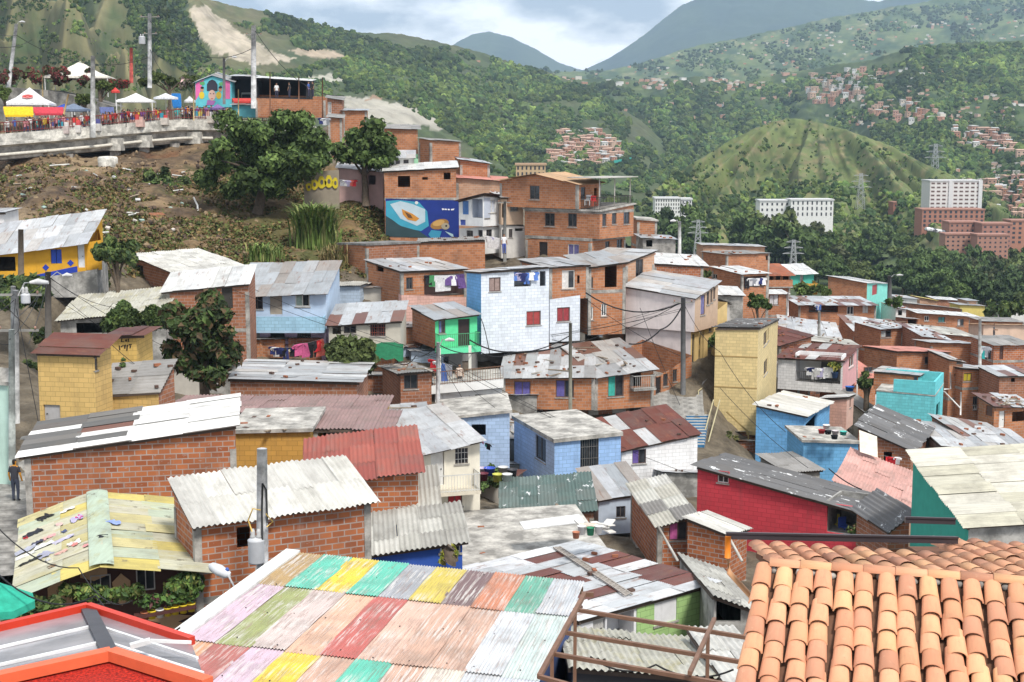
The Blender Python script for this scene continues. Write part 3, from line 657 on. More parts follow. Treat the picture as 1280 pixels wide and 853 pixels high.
def hh(key, T, Y, yaw, F, R, L=None, wall='brick', wallA=None, roof='zinc', cdir='A', wins=(), dep=6., by=None, oh=(.3,.25,.25,.25), name='brick_house', label=None, cat='house', group=None,
       parent=None, bot=None, bands=(), gable=None, junk=0, planks=0, cols=None, slabth=.16, seed=None, colf=None, mess=1.6, extra=None, Lbox=None, seglen=None, lift=.05, fascia=True):
    g = random.Random(seed if seed is not None else sum(map(ord, key))*7)
    fx, fy = pt(T, F); P = at(fx, fy, Y); F2 = (P.x, P.y); zF = P.z; c, s = math.cos(R_(yaw)), math.sin(R_(yaw)); b = (c, s); a = (-s, c)
    LB, zR = on_plane(*pt(T, R), F2, b)
    if L is not None: LA, zL = on_plane(*pt(T, L), F2, a)
    else:
        LA = dep; zL = zF+.12*dep
        if by is not None: zL = z_at(F2[1]+a[1]*LA, by if not isinstance(by, tuple) else tp(by[0], 0, by[1])[1])
    assert LA > 0 and LB > 0, (key, LA, LB)
    if LA > 16: LA2 = 14.; zL = zF+(zL-zF)*LA2/LA; LA = LA2
    def zf(u, v): return zF+(zR-zF)*u/LB+(zL-zF)*v/LA
    W = lambda u, v: (F2[0]+b[0]*u+a[0]*v, F2[1]+b[1]*u+a[1]*v)
    breaks = ()
    if gable:                                  # ('A'|'B', (px,py) of the visible ridge end): ridge runs along a (ends on face B) or along b (ends on face A)
        gx, gy = pt(T, gable[1]); ax = gable[0]; t, zr = on_plane(gx, gy, F2, b if ax == 'A' else a); LL = LB if ax == 'A' else LA
        base = zf(t, 0) if ax == 'A' else zf(0, t); rise = zr-base; zf0 = zf
        def zf(u, v):
            w = u if ax == 'A' else v; k = w/t if w < t else (LL-w)/(LL-t)
            return zf0(u, v)+rise*k
        breaks = (t,)
    if parent is None:
        e = empty(name, (F2[0], F2[1], zF), label, cat, group)
    else: e = HOUSES[parent]['e']
    if bot is not None: zb = z_at(Y, tp(T, 0, bot)[1] if not isinstance(bot, tuple) else tp(bot[0], 0, bot[1])[1])
    else:
        cs = [W(0,0), W(LB,0), W(LB,LA), W(0,LA)]; zb = max(min(gz(*p) for p in cs)-.8, min(zF, zR, zL)-14)
    zb = min(zb, min(zF, zR, zL)-.3)
    uvo = (g.uniform(0, 50), g.uniform(0, 50)); uvo = (uvo[0], -zb)
    faces = {'A': (F2, a, LA, lambda t: zf(0, t), b), 'B': (F2, b, LB, lambda t: zf(t, 0), a)}
    ops = {'A': [], 'B': []}
    for w in wins:
        f, kind, (x0, y0, x1, y1) = w[:3]; opt = w[3] if len(w) > 3 else None; Tw = w[4] if len(w) > 4 else T
        P0, d = faces[f][0], faces[f][1]; X0, Y0 = tp(Tw, x0, y0); X1, Y1 = tp(Tw, x1, y1); xm, ym = (X0+X1)/2, (Y0+Y1)/2
        ta, tb = sorted((on_plane(X0, ym, P0, d)[0], on_plane(X1, ym, P0, d)[0])); za, zb_ = sorted((on_plane(xm, Y0, P0, d)[1], on_plane(xm, Y1, P0, d)[1]))
        Lf = faces[f][2]; ta = max(ta, .06); tb = min(tb, Lf-.06)
        if tb-ta < .12 or zb_-za < .12: continue
        za = max(za, zb+.02); ops[f].append((kind, (ta, tb, za, zb_), opt))
    mats = {'B': wallmat(wall), 'A': wallmat(wallA or wall)}
    one = mats['A'] == mats['B']; m = MB(); mA = m if one else MB()
    wall_mb(m, F2, b, LB, zb, faces['B'][3], [o[1] for o in ops['B']], a, uvo)
    wall_mb(mA, F2, a, LA, zb, faces['A'][3], [o[1] for o in ops['A']], b, (uvo[0]+9, uvo[1]))
    wall_mb(m, W(LB, 0), a, LA, zb, lambda t: zf(LB, t), [], (-b[0], -b[1]), uvo)
    wall_mb(m, W(0, LA), b, LB, zb, lambda t: zf(t, LA), [], (-a[0], -a[1]), uvo)
    m.build('wall', mats['B'], e)
    if not one: mA.build('wall', mats['A'], e)
    for f in 'AB':
        for kind, h, opt in ops[f]: opening(e, (faces[f][0], faces[f][1], faces[f][4]), kind, h, opt, Y, g)
    rs = sum(map(ord, key))
    if roof in PAL:
        cd = cdir if not gable else ('B' if gable[0] == 'A' else 'A')
        rm, mat = roof_sheets(F2, b, a, LB, LA, zf, roof, cd, oh, Y, breaks, rs, colf=colf, mess=mess, seglen=seglen, lift=lift); rm.build('roof', mat, e)
        if not gable and fascia and Y < 130:
            m = MB()
            for (u0, v0, u1, v1) in ((-oh[2]+.1, -.06, LB+oh[3]-.1, -.06), (-.06, -oh[0]+.1, -.06, LA)):
                m.bar(Vector((*W(u0, v0), zf(u0, v0)+lift-.09)), Vector((*W(u1, v1), zf(u1, v1)+lift-.09)), .07, .11)
            m.build('eaves_beam', plain((.10,.075,.06), .9), e)
    elif roof == 'slab': slab_mb(F2, b, a, LB, LA, zf, slabth, (oh[0]*.6, oh[1]*.6, oh[2]*.6, oh[3]*.6)).build('roof', concrete((.44,.42,.385)), e)
    elif roof == 'slabd': slab_mb(F2, b, a, LB, LA, zf, slabth, (.1,.1,.1,.1)).build('roof', concrete((.22,.215,.21)), e)
    for by_ in bands:                           # concrete ring beams, given by the photo's y at corner F
        zc = z_at(Y, tp(T, 0, by_)[1]); m = MB(); m.boxv((F2[0]-a[0]*.02-b[0]*.02, F2[1]-a[1]*.02-b[1]*.02, zc-.12), Vector((b[0], b[1], 0))*(LB+.04), Vector((a[0], a[1], 0))*.1, (0,0,.24))
        m.boxv((F2[0]-b[0]*.022+a[0]*.083, F2[1]-b[1]*.022+a[1]*.083, zc-.12), Vector((a[0], a[1], 0))*(LA-.06), Vector((b[0], b[1], 0))*.1, (0,0,.24)); m.build('ring_beam', concrete((.36,.34,.31)), e)
    if cols is None: cols = isinstance(wall, str) and wall.startswith('brick') and min(zF,zR,zL)-zb > 1.5 and rs % 3 != 0
    if isinstance(wall, str) and wall.startswith('brick') and not bands and min(zF,zR,zL)-zb > 3.2 and rs % 4 != 1: bands_z = [min(zF,zR,zL)-2.45]
    else: bands_z = []
    for zc in bands_z:
        m = MB(); m.boxv((F2[0]-a[0]*.02-b[0]*.02, F2[1]-a[1]*.02-b[1]*.02, zc-.12), Vector((b[0], b[1], 0))*(LB+.04), Vector((a[0], a[1], 0))*.1, (0,0,.22))
        m.boxv((F2[0]-b[0]*.022+a[0]*.083, F2[1]-b[1]*.022+a[1]*.083, zc-.12), Vector((a[0], a[1], 0))*(LA-.06), Vector((b[0], b[1], 0))*.1, (0,0,.22)); m.build('ring_beam', concrete((.36,.34,.31)), e)
    if cols:
        m = MB()
        for (p, d_) in ((F2, 1), (W(LB, 0), 0), (W(0, LA), 0)):
            m = MB(); m.boxv((p[0]-a[0]*.025-b[0]*(.026 if d_ or p == W(0, LA) else .2), p[1]-a[1]*.025-b[1]*(.026 if d_ or p == W(0, LA) else .2), zb), Vector((b[0],b[1],0))*.23, Vector((a[0],a[1],0))*.23*(1 if d_ or p != W(0,LA) else -1), (0,0,min(zF,zR,zL)-zb-.05)); m.build('corner_post', concrete((.36,.34,.31)), e)
        pass
    HOUSES[key if parent is None else parent+'+'+key] = dict(e=e, F=F2, b=b, a=a, LB=LB, LA=LA, zf=zf, zb=zb, W=W, Y=Y, label=label, faces=faces, g=g)
    H = HOUSES[key if parent is None else parent+'+'+key]
    if junk: junk_on(H, junk, planks)
    return H
JB = {}
def junk_on(H, n, planks=0):
    g = H['g']; nm = H['label']; short = 'the '+' '.join(nm.split()[:6]) if nm else 'a roof'; short = ' '.join(w for i, w in enumerate(short.split()) if not (i == len(short.split())-1 and w in ('with','a','and','the','of','on','under','by','in','whose','has','its'))); short = short.removesuffix(' with').removesuffix(' a')
    if not JB:
        m = MB(); m.box(-.2,.2,-.1,.1,0,.16); JB['b'] = m.data('loose_brick', plain((.33,.13,.07), .9, 0, .35)); m = MB(); m.box(-.17,.17,-.11,.11,0,.13); JB['s'] = m.data('loose_brick', plain((.12,.075,.06), .9, 0, .35))
        m = MB(); m.box(-.9,.9,-.07,.07,0,.05); JB['p'] = m.data('plank', plain((.24,.19,.14), .9, 0, .4)); m = MB(); m.box(-.6,.6,-.06,.06,0,.05); JB['q'] = m.data('plank', plain((.42,.38,.33), .9, 0, .4))
    for i in range(n+planks):
        u, v = g.uniform(.1, H['LB']-.1), g.uniform(0, H['LA']-.1); x, y = H['W'](u, v); pl = i >= n
        o = link(D.objects.new('plank' if pl else 'loose_brick', JB[g.choice('pq' if pl else 'bs')])); o.location = (x, y, H['zf'](u, v)+.085); o.rotation_euler = (0, 0, g.uniform(0, 3.1)); o.scale = (1,1,1) if pl else (g.uniform(.5,.8),)*3
        ty = math.atan((H['zf'](0, 1)-H['zf'](0, 0))); tx = math.atan((H['zf'](1, 0)-H['zf'](0, 0)))
        tag(o, f"{'weathered plank lying' if pl else 'loose brick lying'} on {short}", 'plank' if pl else 'brick', f"{'planks' if pl else 'bricks'} on {short}")
def face_box(H, f, px, t_pad, z0, z1, out, th=None):
    """box standing out from a face of house H between two photo x's (at height z0)"""
    P0, d, L, Tf, inw = H['faces'][f]; t0, t1 = px
    return Vector((P0[0]+d[0]*t0-inw[0]*out, P0[1]+d[1]*t0-inw[1]*out, z0)), Vector((d[0], d[1], 0))*(t1-t0), Vector((inw[0], inw[1], 0))*(out+.0), Vector((0, 0, z1-z0))
def balcony(H, f, T, x0, x1, ys, out=.9, rail='bars', h=.9, col=(.1,.1,.1), slab='conc', th=.15, par=None):
    """slab with railing or solid parapet; ys = photo y of the slab's top at the face"""
    P0, d, L, Tf, inw = H['faces'][f]; X0, Y0 = tp(T, x0, ys); X1, _ = tp(T, x1, ys)
    t0, z = on_plane(X0, Y0, P0, d); t1, z1 = on_plane(X1, Y0, P0, d); z = (z+z1)/2; t0, t1 = sorted((t0, t1)); e = H['e']
    m = MB(); m.boxv(*face_box(H, f, (t0, t1), 0, z-th, z, out)); m.build('balcony_slab', wallmat(slab), e)
    q = lambda t, k: Vector((P0[0]+d[0]*t-inw[0]*k, P0[1]+d[1]*t-inw[1]*k, z))
    m = MB(); A, B, C, E = q(t0+.03, .02), q(t0+.03, out-.04), q(t1-.03, out-.04), q(t1-.03, .02)
    if rail == 'bars':
        for p, r in ((A, B), (B, C), (C, E)): rail_mb(m, p, r, h, .13, .022)
        m.build('railing', plain(col, .5, .3, .1), e)
    else:
        for p, r in ((A, B), (B, C), (C, E)): m.bar(p+Vector((0,0,h/2)), r+Vector((0,0,h/2)), .08, h)
        m.build('parapet', wallmat(par or slab), e)
    return q, t0, t1, z, out
# ------------------------------------------------------------------ the houses, near to far, read off the photograph
DK = (.03,.03,.035)
def panel_cf(i, j, na, nr):                                   # patchwork of dark and white strips
    g = random.Random(i*31+j*7)
    if j >= nr-2: return (.74,.74,.73)
    return (.78,.78,.77) if (i == 0 or (i, j) in ((2,1),(4,0),(2,3),(5,2))) else g.choice([(.13,.13,.13),(.17,.165,.16),(.15,.14,.135),(.20,.10,.08) if g.random()<.3 else (.14,.14,.14)])
h = hh('longbrick','C1',50,11,(120,660),(1138,516),wall='brickr',roof='fc',cdir='B',by=('C1',503),dep=5.6,colf=panel_cf,oh=(.3,.2,.3,.15),seglen=1.9,label='long orange brick house with patchwork roof of dark and white sheets')
h = hh('q_brick','Z',42,27,(243,655),(462,625),L=(217,606),wall='brickr',roof='fcw',oh=(.35,.3,.15,.25),wins=[('B','o',(745,455,880,660),None,'q')],label='red brick house under a pale wavy roof behind the transformer pole')
h = hh('redroof','C2',52,7,(250,795),(785,728),wall='brickr',roof='redfc',by=('C2',590),dep=4.2,oh=(.4,.2,.2,.25),label='small brick house with a dull red corrugated roof')
h = hh('mauve','C2',66,0,(-440,448),(600,450),wall='blk:.55,.33,.12',roof='mauve',cdir='A',by=('C2',374),dep=5.,oh=(.2,.2,.2,.3),label='house with a long mauve brown tiled roof')
hh('mauve2','C2',61.5,0,(266,530),(640,538),wall='conc',roof='mauve',dep=4.3,by=('C2',440),parent='mauve',wins=[('B','o',(300,548,590,640))],oh=(.1,.1,.1,.3))
h = hh('debris','C2',60.5,0,(-120,549),(262,540),wall='blk:.55,.30,.07',roof='slab',dep=4.,by=('C2',450),junk=4,planks=22,label='ochre block room whose flat top is heaped with broken timber')
h = hh('yellow','C1',62,80,(455,168),(535,92),L=(180,160),wall='blk:.62,.42,.16',wallA='blk:.66,.45,.17',roof='rust',cdir='A',oh=(.4,.2,.25,.3),wins=[('A','d',(212,412,292,500),(.42,.41,.42)),('B','g',(458,165,472,245))],bot=520,name='block_house',label='two storey yellow block house with a rusty red roof')
hh('yellow2','C1',67,0,(528,82),(660,78),wall='blk:.62,.42,.13',roof='rust',cdir='A',dep=3.,by=('C1',44),parent='yellow',oh=(.3,.1,.3,.5),bot=260)
h = hh('yellowannex','C1',64,78,(768,346),(842,208),L=(474,364),wall='brickd',wallA='blk:.64,.43,.16',roof='fcg',cdir='A',oh=(.15,.1,.1,.1),junk=7,label='low yellow block annex with a flat grey roof of long sheets',name='block_house')
h = hh('longgrey','B1',86,4,(292,776),(800,728),wall='conc',roof='moss',dep=6.,by=('B1',662),oh=(.4,.2,.3,.2),wins=[('B','o',(370,790,640,840))],label='long shed with a grimy corrugated roof between two leafy trees',cat='shed',name='shed')
h = hh('gablebrick','B1',97,32,(842,545),(1180,516),L=(640,462),wall='conc',wallA='brickd',roof='fcw',oh=(.2,.2,.3,.2),wins=[('A','w',(665,510,694,592))],label='dark brick house with a pale sheet roof at the foot of the earth slope')
h = hh('whiteroof','B1',89,4,(806,640),(1203,602),wall='brickd',roof='white',by=('B1',552),dep=4.,oh=(.25,.2,.4,.15),wins=[('B','d',(1075,615,1128,720),(.05,.045,.04))],seglen=4.,label='brick house half hidden by the mango tree under a clean white sheet roof')
h = hh('lilac','B2',95,0,(-112,660),(340,645),wall='pl:.48,.60,.76',roof='zinc',by=('B2',510),dep=7.5,oh=(.5,.2,.2,.2),bot=('C2',45),wins=[('B','w',(-20,655,33,725)),('B','d',(66,655,127,750),(.36,.31,.25)),('B','c',(190,648,260,712),(.30,.38,.34))],seglen=2.4,name='painted_house',label='pale blue and lilac two storey house with laundry on its lower gallery')
balcony(h,'B','B2',-100,338,822,.7,'solid',.95,par='blk:.36,.60,.78',slab='pl:.40,.58,.75')
h2 = hh('lilac_low','B2',95.2,0,(-112,826),(338,822),wall='pl:.56,.47,.66',roof=None,dep=6.,parent='lilac',bot=('C2',205),wins=[('B','d',(0,62,20,196),(.4,.38,.36),'C2'),('B','o',(70,50,140,192),None,'C2'),('B','g',(200,42,266,108),None,'C2')])
h = hh('creamlow','B2',92,0,(352,803),(700,783),wall='pl:.50,.47,.40',roof='mix',by=('B2',708),dep=5.,oh=(.3,.2,.2,.2),bot=('C2',165),wins=[('B','o',(370,28,412,70),None,'C2'),('B','w',(425,28,486,66),None,'C2'),('B','g',(553,20,628,80),(.35,.1,.07),'C2')],name='plastered_house',label='low cream house with rust streaked grey roof beside the lilac house')
h = hh('whitebrickroof','C2',76,0,('C1',1116,289),(488,306),wall='brickd',roof='zincw',cdir='B',by=('C2',198),dep=6.,oh=(.3,.2,.2,.25),junk=8,label='low red brick house with silver sheet roof held down by loose bricks')
h = hh('shack','C2',84,14,(700,262),(850,250),L=(612,226),wall='brickd',roof='fcg',by=('C2',195),oh=(.4,.3,.3,.2),junk=5,planks=9,wins=[('B','w',(717,266,784,336))],label='small brick shack with junk covered roof below the green tarpaulin',name='shack',cat='shack')
h = hh('green','B2',95,24,(868,774),(1072,750),L=(757,717),wall='pl:.11,.62,.30',wallA='brick',roof='zinc',oh=(.4,.2,.2,.2),bot=('C2',140),wins=[('B','c',(885,778,918,842),(.2,.25,.5)),('B','d',(980,772,1036,902),(.045,.03,.03))],name='painted_house',label='bright green painted upper house with a balcony over the white terrace')
balcony(h,'B','B2',868,1068,904,.8,'bars',.95,col=(.10,.35,.18),slab='pl:.13,.66,.36',th=.35)
h = hh('terrace','C2',91,4,(868,352),(1192,322),wall='pl:.80,.80,.78',roof='slab',dep=5.5,by=('C2',300),slabth=.5,oh=(.5,.1,.2,.2),bot=425,wins=[('B','o',(1062,362,1168,412)),('B','d',(905,365,1036,418),(.8,.8,.79))],name='terrace_house',label='white terrace with brown railings under the bright green house')
hh('green_low','C2',97.5,24,(866,166),(1074,148),wall='pl:.26,.25,.25',roof=None,dep=4,parent='green',bot=356,wins=[('B','o',(890,180,935,330)),('B','d',(1000,200,1035,330),(.2,.16,.13))])
m = MB(); W_ = h['W']; q_ = lambda u: Vector((*W_(u,-.33), h['zf'](u,-.33)-.05)); m.boxv(q_(-.25), q_(h['LB']+.08)-q_(-.25), Vector((*h['a'],0))*.08, (0,0,.56)); m.build('fascia', plaster((.82,.82,.8), .3), h['e'])
m = MB()
for (p, q) in (((-.2,-.35),(h['LB']+.05,-.35)), ((-.2,-.35),(-.2,2.))): rail_mb(m, (*W_(*p), h['zf'](*p)+.52), (*W_(*q), h['zf'](*q)+.52), .85, .16, .025)
m.build('railing', plain((.20,.11,.07), .6), h['e'])
for u in (.2, h['LB']*.5): x, y = W_(u, -.3); m = MB(); m.boxv((x, y, h['zf'](u, 0)+.5), (.18,0,0), (0,.18,0), (0,0,2.4)); m.build('post', plaster((.7,.69,.62)), h['e'])
h = hh('pinkbrick','B2',104,30,(703,543),(1018,530),L=(537,489),wall='brick',wallA='brick',roof='zincw',oh=(.25,.2,.2,.2),junk=6,wins=[('B','w',(728,570,760,628)),('B','l',(815,555,1012,660),('pl:.56,.36,.32',1.6)),('A','o',(583,512,618,542))],cols=True,bot=('B2',880),label='brick house with a laundry hung loggia and pinkish lower wall')
hh('pinklow','B2',103.9,30,(705,655),(1018,665),wall='blk:.66,.40,.34',roof=None,dep=.5,parent='pinkbrick',bot=('B2',900))
h = hh('framebrick','B2',113,38,(536,416),(790,405),L=(398,412),wall='brickd',wallA='brick',roof='slabd',cols=True,bands=(608,),wins=[('A','w',(482,615,512,672))],label='unfinished brick house with concrete frame beside the grassy slope')
h = hh('longwall','B2',117,3,(786,400),(1110,391),wall='brick',roof='fcg',dep=3.,by=('B2',386),oh=(.2,.2,.1,.1),junk=12,label='low brick house with stone weighted roof below the turtle mural')
h = hh('whitebig','B2',98,24,(1091,546),('B3',180,521),L=(1021,541),wall='blk:.68,.73,.80',wallA='blk:.18,.42,.74',roof='zincw',oh=(.25,.2,.2,.05),bot=('C2',165),wins=[('B','c',(1130,570,1186,638),(.3,.22,.2)),('B','l',(10,535,92,615),('pl:.62,.67,.74',1.2),'B3'),('B','o',(135,540,163,612),None,'B3'),('B','c',(70,733,140,802),(.34,.06,.06),'B3')],name='block_house',label='big white painted block house with one blue side wall')
hh('whitebig2','B3',101.5,24,(182,522),(370,510),wall='brick',roof='zinc',dep=5.,by=('B3',488),parent='whitebig',bot=680,wins=[('B','c',(242,535,305,625),(.66,.64,.62)),('B','o',(316,560,328,600))])
hh('whitebig3','B3',101.3,24,(183,677),(330,656),wall='blk:.68,.73,.80',roof=None,dep=4.,parent='whitebig',bot=('C3',110),wins=[('B','c',(218,715,281,784),(.30,.05,.06))])
h = hh('wing','B3',103,16,(372,522),(550,498),wall='brick',roof='zinc',dep=5.,by=('B3',470),bot=('B3',850),wins=[('B','o',(450,510,508,618)),('B','w',(372,570,393,622)),('B','W',(363,713,394,776)),('B','W',(433,697,459,758))],bands=(640,),label='three storey brick house with a wide open window next to the white house')
h = hh('greyroofbrick','B3',107,34,(551,500),(690,444),L=(330,487),wall='brickt',roof='zincw',oh=(.2,.2,.1,.2),wins=[('B','w',(600,482,636,570))],label='tan brick house with a flat grey metal roof below the tall brick building')
h = hh('tall_mid','B3',118,52,(425,252),(590,217),L=(62,240),wall='brick',roof='slab',slabth=.12,bot=385,wins=[('A','w',(158,258,207,322)),('A','w',(271,260,314,325)),('B','w',(438,256,458,322)),('B','w',(485,250,507,312)),('B','w',(541,242,571,312))],cols=False,bands=(256,),name='apartment_building',label='tall unfinished brick building with a fenced roof terrace')
hh('tall_low','B3',118.3,52,(381,388),(549,362),L=(65,385),wall='brick',roof=None,parent='tall_mid',bot=500,wins=[('A','d',(130,398,172,485),(.035,.03,.03)),('A','c',(270,408,325,462),(.15,.14,.3)),('B','w',(452,395,473,455)),('B','w',(508,385,534,445))],bands=(388,))
hh('tall_top','B3',119,52,(318,120),(430,112),L=(-60,100),wall='brick',roof='tan',parent='tall_mid',bot=240,gable=('B',(132,70)),oh=(.3,.3,.4,.3),wins=[('A','w',(85,125,133,192)),('B','w',(334,132,356,190)),('B','o',(398,136,414,198))])
H = HOUSES['tall_mid']; W_ = H['W']
m = MB()
zt = H['zf'](0,0)+.13
for p, q in (((.1,.1),(H['LB']-.1,.1)), ((H['LB']-.1,.1),(H['LB']-.1,6.)), ((.1,.1),(.1,2.6))): rail_mb(m, (*W_(*p), zt), (*W_(*q), zt), 1.05, .16, .03)
m.build('railing', plain((.05,.045,.045), .6), H['e'])
m = MB()
for u in (.3, H['LB']*.5, H['LB']-.2): m.bar((*W_(u,.25), zt), (*W_(u,.25), zt+2.6), .09)
zA = zt+2.62; m.boxv((*W_(-.3,-.3), zA), Vector((*H['b'],0))*(H['LB']+.5), Vector((*H['a'],0))*3.4, (0,0,.06)); m.build('awning', plain((.42,.40,.37), .8), H['e'])
h = hh('muraltop','B2',128,4,(622,57),(970,38),wall='brick',roof='white',dep=5.,by=('B2',28),wins=[('B','o',(688,78,747,132)),('B','o',(910,62,943,95)),('B','o',(806,84,833,97))],cols=False,bot=('B2',400),label='brick house standing above the blue turtle mural')
MURAL = h
h = hh('bluewin','r',123,50,(340,188),(515,206),L=(105,247),wall='pl:.76,.77,.78',roof='mix',oh=(.5,.3,.4,.3),junk=10,planks=5,bot=('r',492),wins=[('A','s',(140,242,200,376),(.10,.22,.5)),('A','l',(228,225,335,408),('pl:.5,.55,.65',.9)),('B','c',(390,232,464,360),(.55,.58,.66)),('A','s',(118,425,170,486),(.1,.15,.5))],name='plastered_house',label='white plastered house with blue shutters beside the turtle mural')
hh('bluewin_low','r',123.4,50,(340,494),(515,500),L=(110,512),wall='pl:.72,.72,.71',roof=None,parent='bluewin',bot=('r',760),wins=[('A','g',(180,530,242,604)),('A','d',(292,525,345,640),(.04,.04,.045)),('B','w',(372,520,428,610))])
h = hh('tanruin','r',123.5,12,(517,212),(730,218),wall='pl:.52,.38,.27',roof='zincw',dep=5.,by=('Z',241),oh=(.3,.2,.1,.3),bot=('r',475),wins=[('B','w',(605,228,680,338)),('B','o',(522,270,562,406))],junk=6,label='narrow tan house with bare upper window next to the tall brick building',name='plastered_house')
hh('tanruin_low','r',123.7,12,(517,478),(745,490),wall='pl:.60,.58,.55',roof=None,dep=4.,parent='tanruin',bot=('r',800),wins=[('B','d',(495,520,548,622),(.05,.05,.05)),('B','w',(590,515,625,600)),('B','o',(650,510,725,535))])
h = hh('upA','A2',141,6,(625,626),(783,630),wall='brick',roof='fcg',dep=4.5,by=('A2',606),oh=(.3,.2,.4,.4),label='plain orange brick house high on the slope with dark eaves')
h = hh('upB','A2',138,28,(845,682),(992,690),L=(790,672),wall='brick',roof='fcg',oh=(.2,.2,.2,.2),label='square brick house on the slope with blank walls and flat roof')
h = hh('upC','A2',152,4,(420,538),(536,540),wall='brick',roof='zinc',dep=4,by=('A2',530),label='small brick house behind the round dark tree')
h = hh('upD','A2',133,4,(640,768),(765,768),wall='pl:.72,.72,.70',roof='zincw',dep=3.5,by=('A2',735),oh=(.3,.2,.2,.2),wins=[('B','w',(640,788,656,815)),('B','w',(678,778,698,812)),('B','w',(715,775,740,808))],bot=('A2',850),name='plastered_house',label='white and green house with three dark windows on the upper slope')
hh('upD2','A2',132.9,4,(766,770),(786,770),wall='pl:.25,.45,.3',roof=None,dep=3,parent='upD',bot=('A2',850))
h = hh('upE','A2',133,8,(990,776),(1132,797),wall='brick',roof='mix',dep=5,by=('A2',762),label='brick house on the slope with a white drain pipe at its corner')
h = hh('upF','B2',130,4,(972,88),(1225,108),wall='brickt',roof='pinkr',dep=5,by=('B2',68),label='long tan brick house with a faded pink roof on the slope')
h = hh('upG','A2',152,4,(345,478),(418,488),wall='brickd',roof='fcg',dep=4,by=('A2',464),wins=[('B','W',(345,495,365,550))],label='narrow brick house with one pale side behind the round dark tree')
h = hh('upH','A2',146,4,(350,570),(415,575),wall='brick',roof='fcg',dep=4,by=('A2',555),label='tiny brick house wedged between the two dark trees')
h = hh('pinkwall','B2',133,4,(398,40),(616,62),wall='pl:.62,.42,.40',roof='zinc',dep=4,by=('B2',20),name='plastered_house',label='pink plastered house showing behind the forked tree',wins=[('B','o',(545,75,580,120))])
h = hh('pinkwhite','B3',102,58,(887,669),(1000,592),L=(552,614),wall='pl:.50,.36,.26',wallA='pl:.74,.67,.66',roof='zincw',oh=(.2,.2,.25,.2),bot=('B3',835),wins=[('B','c',(915,655,936,752),(.2,.2,.42)),('B','w',(944,640,957,702)),('B','w',(962,628,972,692)),('B','w',(976,618,986,676))],name='plastered_house',label='big blank pale pink house with silver roof behind the wire laden pole')
hh('pinkwhite_low','B3',102.4,58,(868,828),(1044,690),L=(552,800),wall='pl:.62,.45,.20',wallA='pl:.70,.63,.62',roof=None,parent='pinkwhite',bot=('C3',330),wins=[('B','d',(873,70,885,230),(.04,.04,.04),'C3'),('B','o',(905,60,918,200),None,'C3'),('B','o',(921,45,930,190),None,'C3'),('B','w',(955,10,966,55),None,'C3'),('B','o',(948,95,975,205),None,'C3')])
h = hh('tower','C3',97,74,(1194,42),('C4',48,-2),L=(986,42),wall='blk:.66,.52,.27',wallA='blk:.68,.53,.26',roof='fcd',cdir='A',oh=(.15,.15,.2,.15),bot=560,junk=5,wins=[('B','w',(1220,56,1236,120)),('B','w',(1221,194,1238,262)),('B','w',(1240,40,1246,100))],name='block_house',label='tall narrow yellow block house four storeys high')
H = HOUSES['tower']; m = MB()
for yy in (186, 336):
    z = z_at(97, tp('C3',0,yy)[1]); m.boxv((H['F'][0]-H['b'][0]*.02, H['F'][1]-H['b'][1]*.02, z), Vector((*H['a'],0))*H['LA'], Vector((*H['b'],0))*.1, (0,0,.09))
m.build('floor_ledge', plaster((.36,.25,.10)), H['e'])
m = MB(); m.tube([at(*tp('C3',1040,445),96.6), at(*tp('C3',1145,545),96.2), at(*tp('C3',1148,640),96.2)], .06); m.build('drain_pipe', plain((.5,.36,.15), .5), H['e'])
h = hh('bluelow','C4',93,68,(178,466),(300,400),L=('C3',1185,415),wall='blk:.17,.42,.72',roof='fcw',cdir='A',oh=(.3,.2,.25,.35),junk=5,seglen=3.,wins=[('B','o',(182,480,235,560))],name='block_house',label='low sky blue block house with a plain grey sheet roof')
h = hh('loggia','g',112,66,(728,168),(872,28),L=(100,138),wall='pl:.66,.36,.36',wallA='blk:.78,.77,.77',roof='rustm',cdir='B',oh=(.25,.2,.2,.15),junk=16,bot=('g',480),wins=[('A','l',(268,118,705,378),('pl:.76,.76,.77',1.6)),('B','W',(785,110,835,225))],name='plastered_house',label='white house with rusty roof and a laundry loggia with a pink side wall')
H = HOUSES['loggia']; F2, d, L_, Tf, inw = H['faces']['A']
t0, z0 = on_plane(*tp('g',268,375), F2, d); t1, _ = on_plane(*tp('g',705,375), F2, d); t0, t1 = sorted((t0,t1)); m = MB()
rail_mb(m, (F2[0]+d[0]*t0+inw[0]*.05, F2[1]+d[1]*t0+inw[1]*.05, z0), (F2[0]+d[0]*t1+inw[0]*.05, F2[1]+d[1]*t1+inw[1]*.05, z0), .95, .15, .028); m.build('railing', plain((.12,.11,.11), .6), H['e'])
m = MB(); p = lambda t, z: Vector((F2[0]+d[0]*t+inw[0]*1.56, F2[1]+d[1]*t+inw[1]*1.56, z)); m.boxv(p(t1-3.1, z0), Vector((*d,0))*1.4, Vector((*inw,0))*.03, (0,0,2.1)); m.build('door', plain((.12,.12,.13), .4), H['e'])
h = hh('pinkblock','C4',103,64,(383,378),(416,364),L=(262,384),wall='pl:.66,.42,.35',wallA='blk:.68,.38,.29',roof='white',oh=(.15,.2,.2,.2),bot=535,wins=[('B','w',(396,372,403,425))],label='small salmon pink block house below the laundry loggia',name='block_house')
h = hh('turq','C4',103,66,(809,372),(851,312),L=(526,346),wall='blq:.14,.56,.60',wallA='blk:.17,.60,.64',roof='slab',slabth=.1,oh=(.05,.05,.05,.05),bot=610,wins=[('B','o',(815,405,832,475)),('B','o',(815,505,832,590))],name='block_house',label='turquoise block house with a small roof terrace')
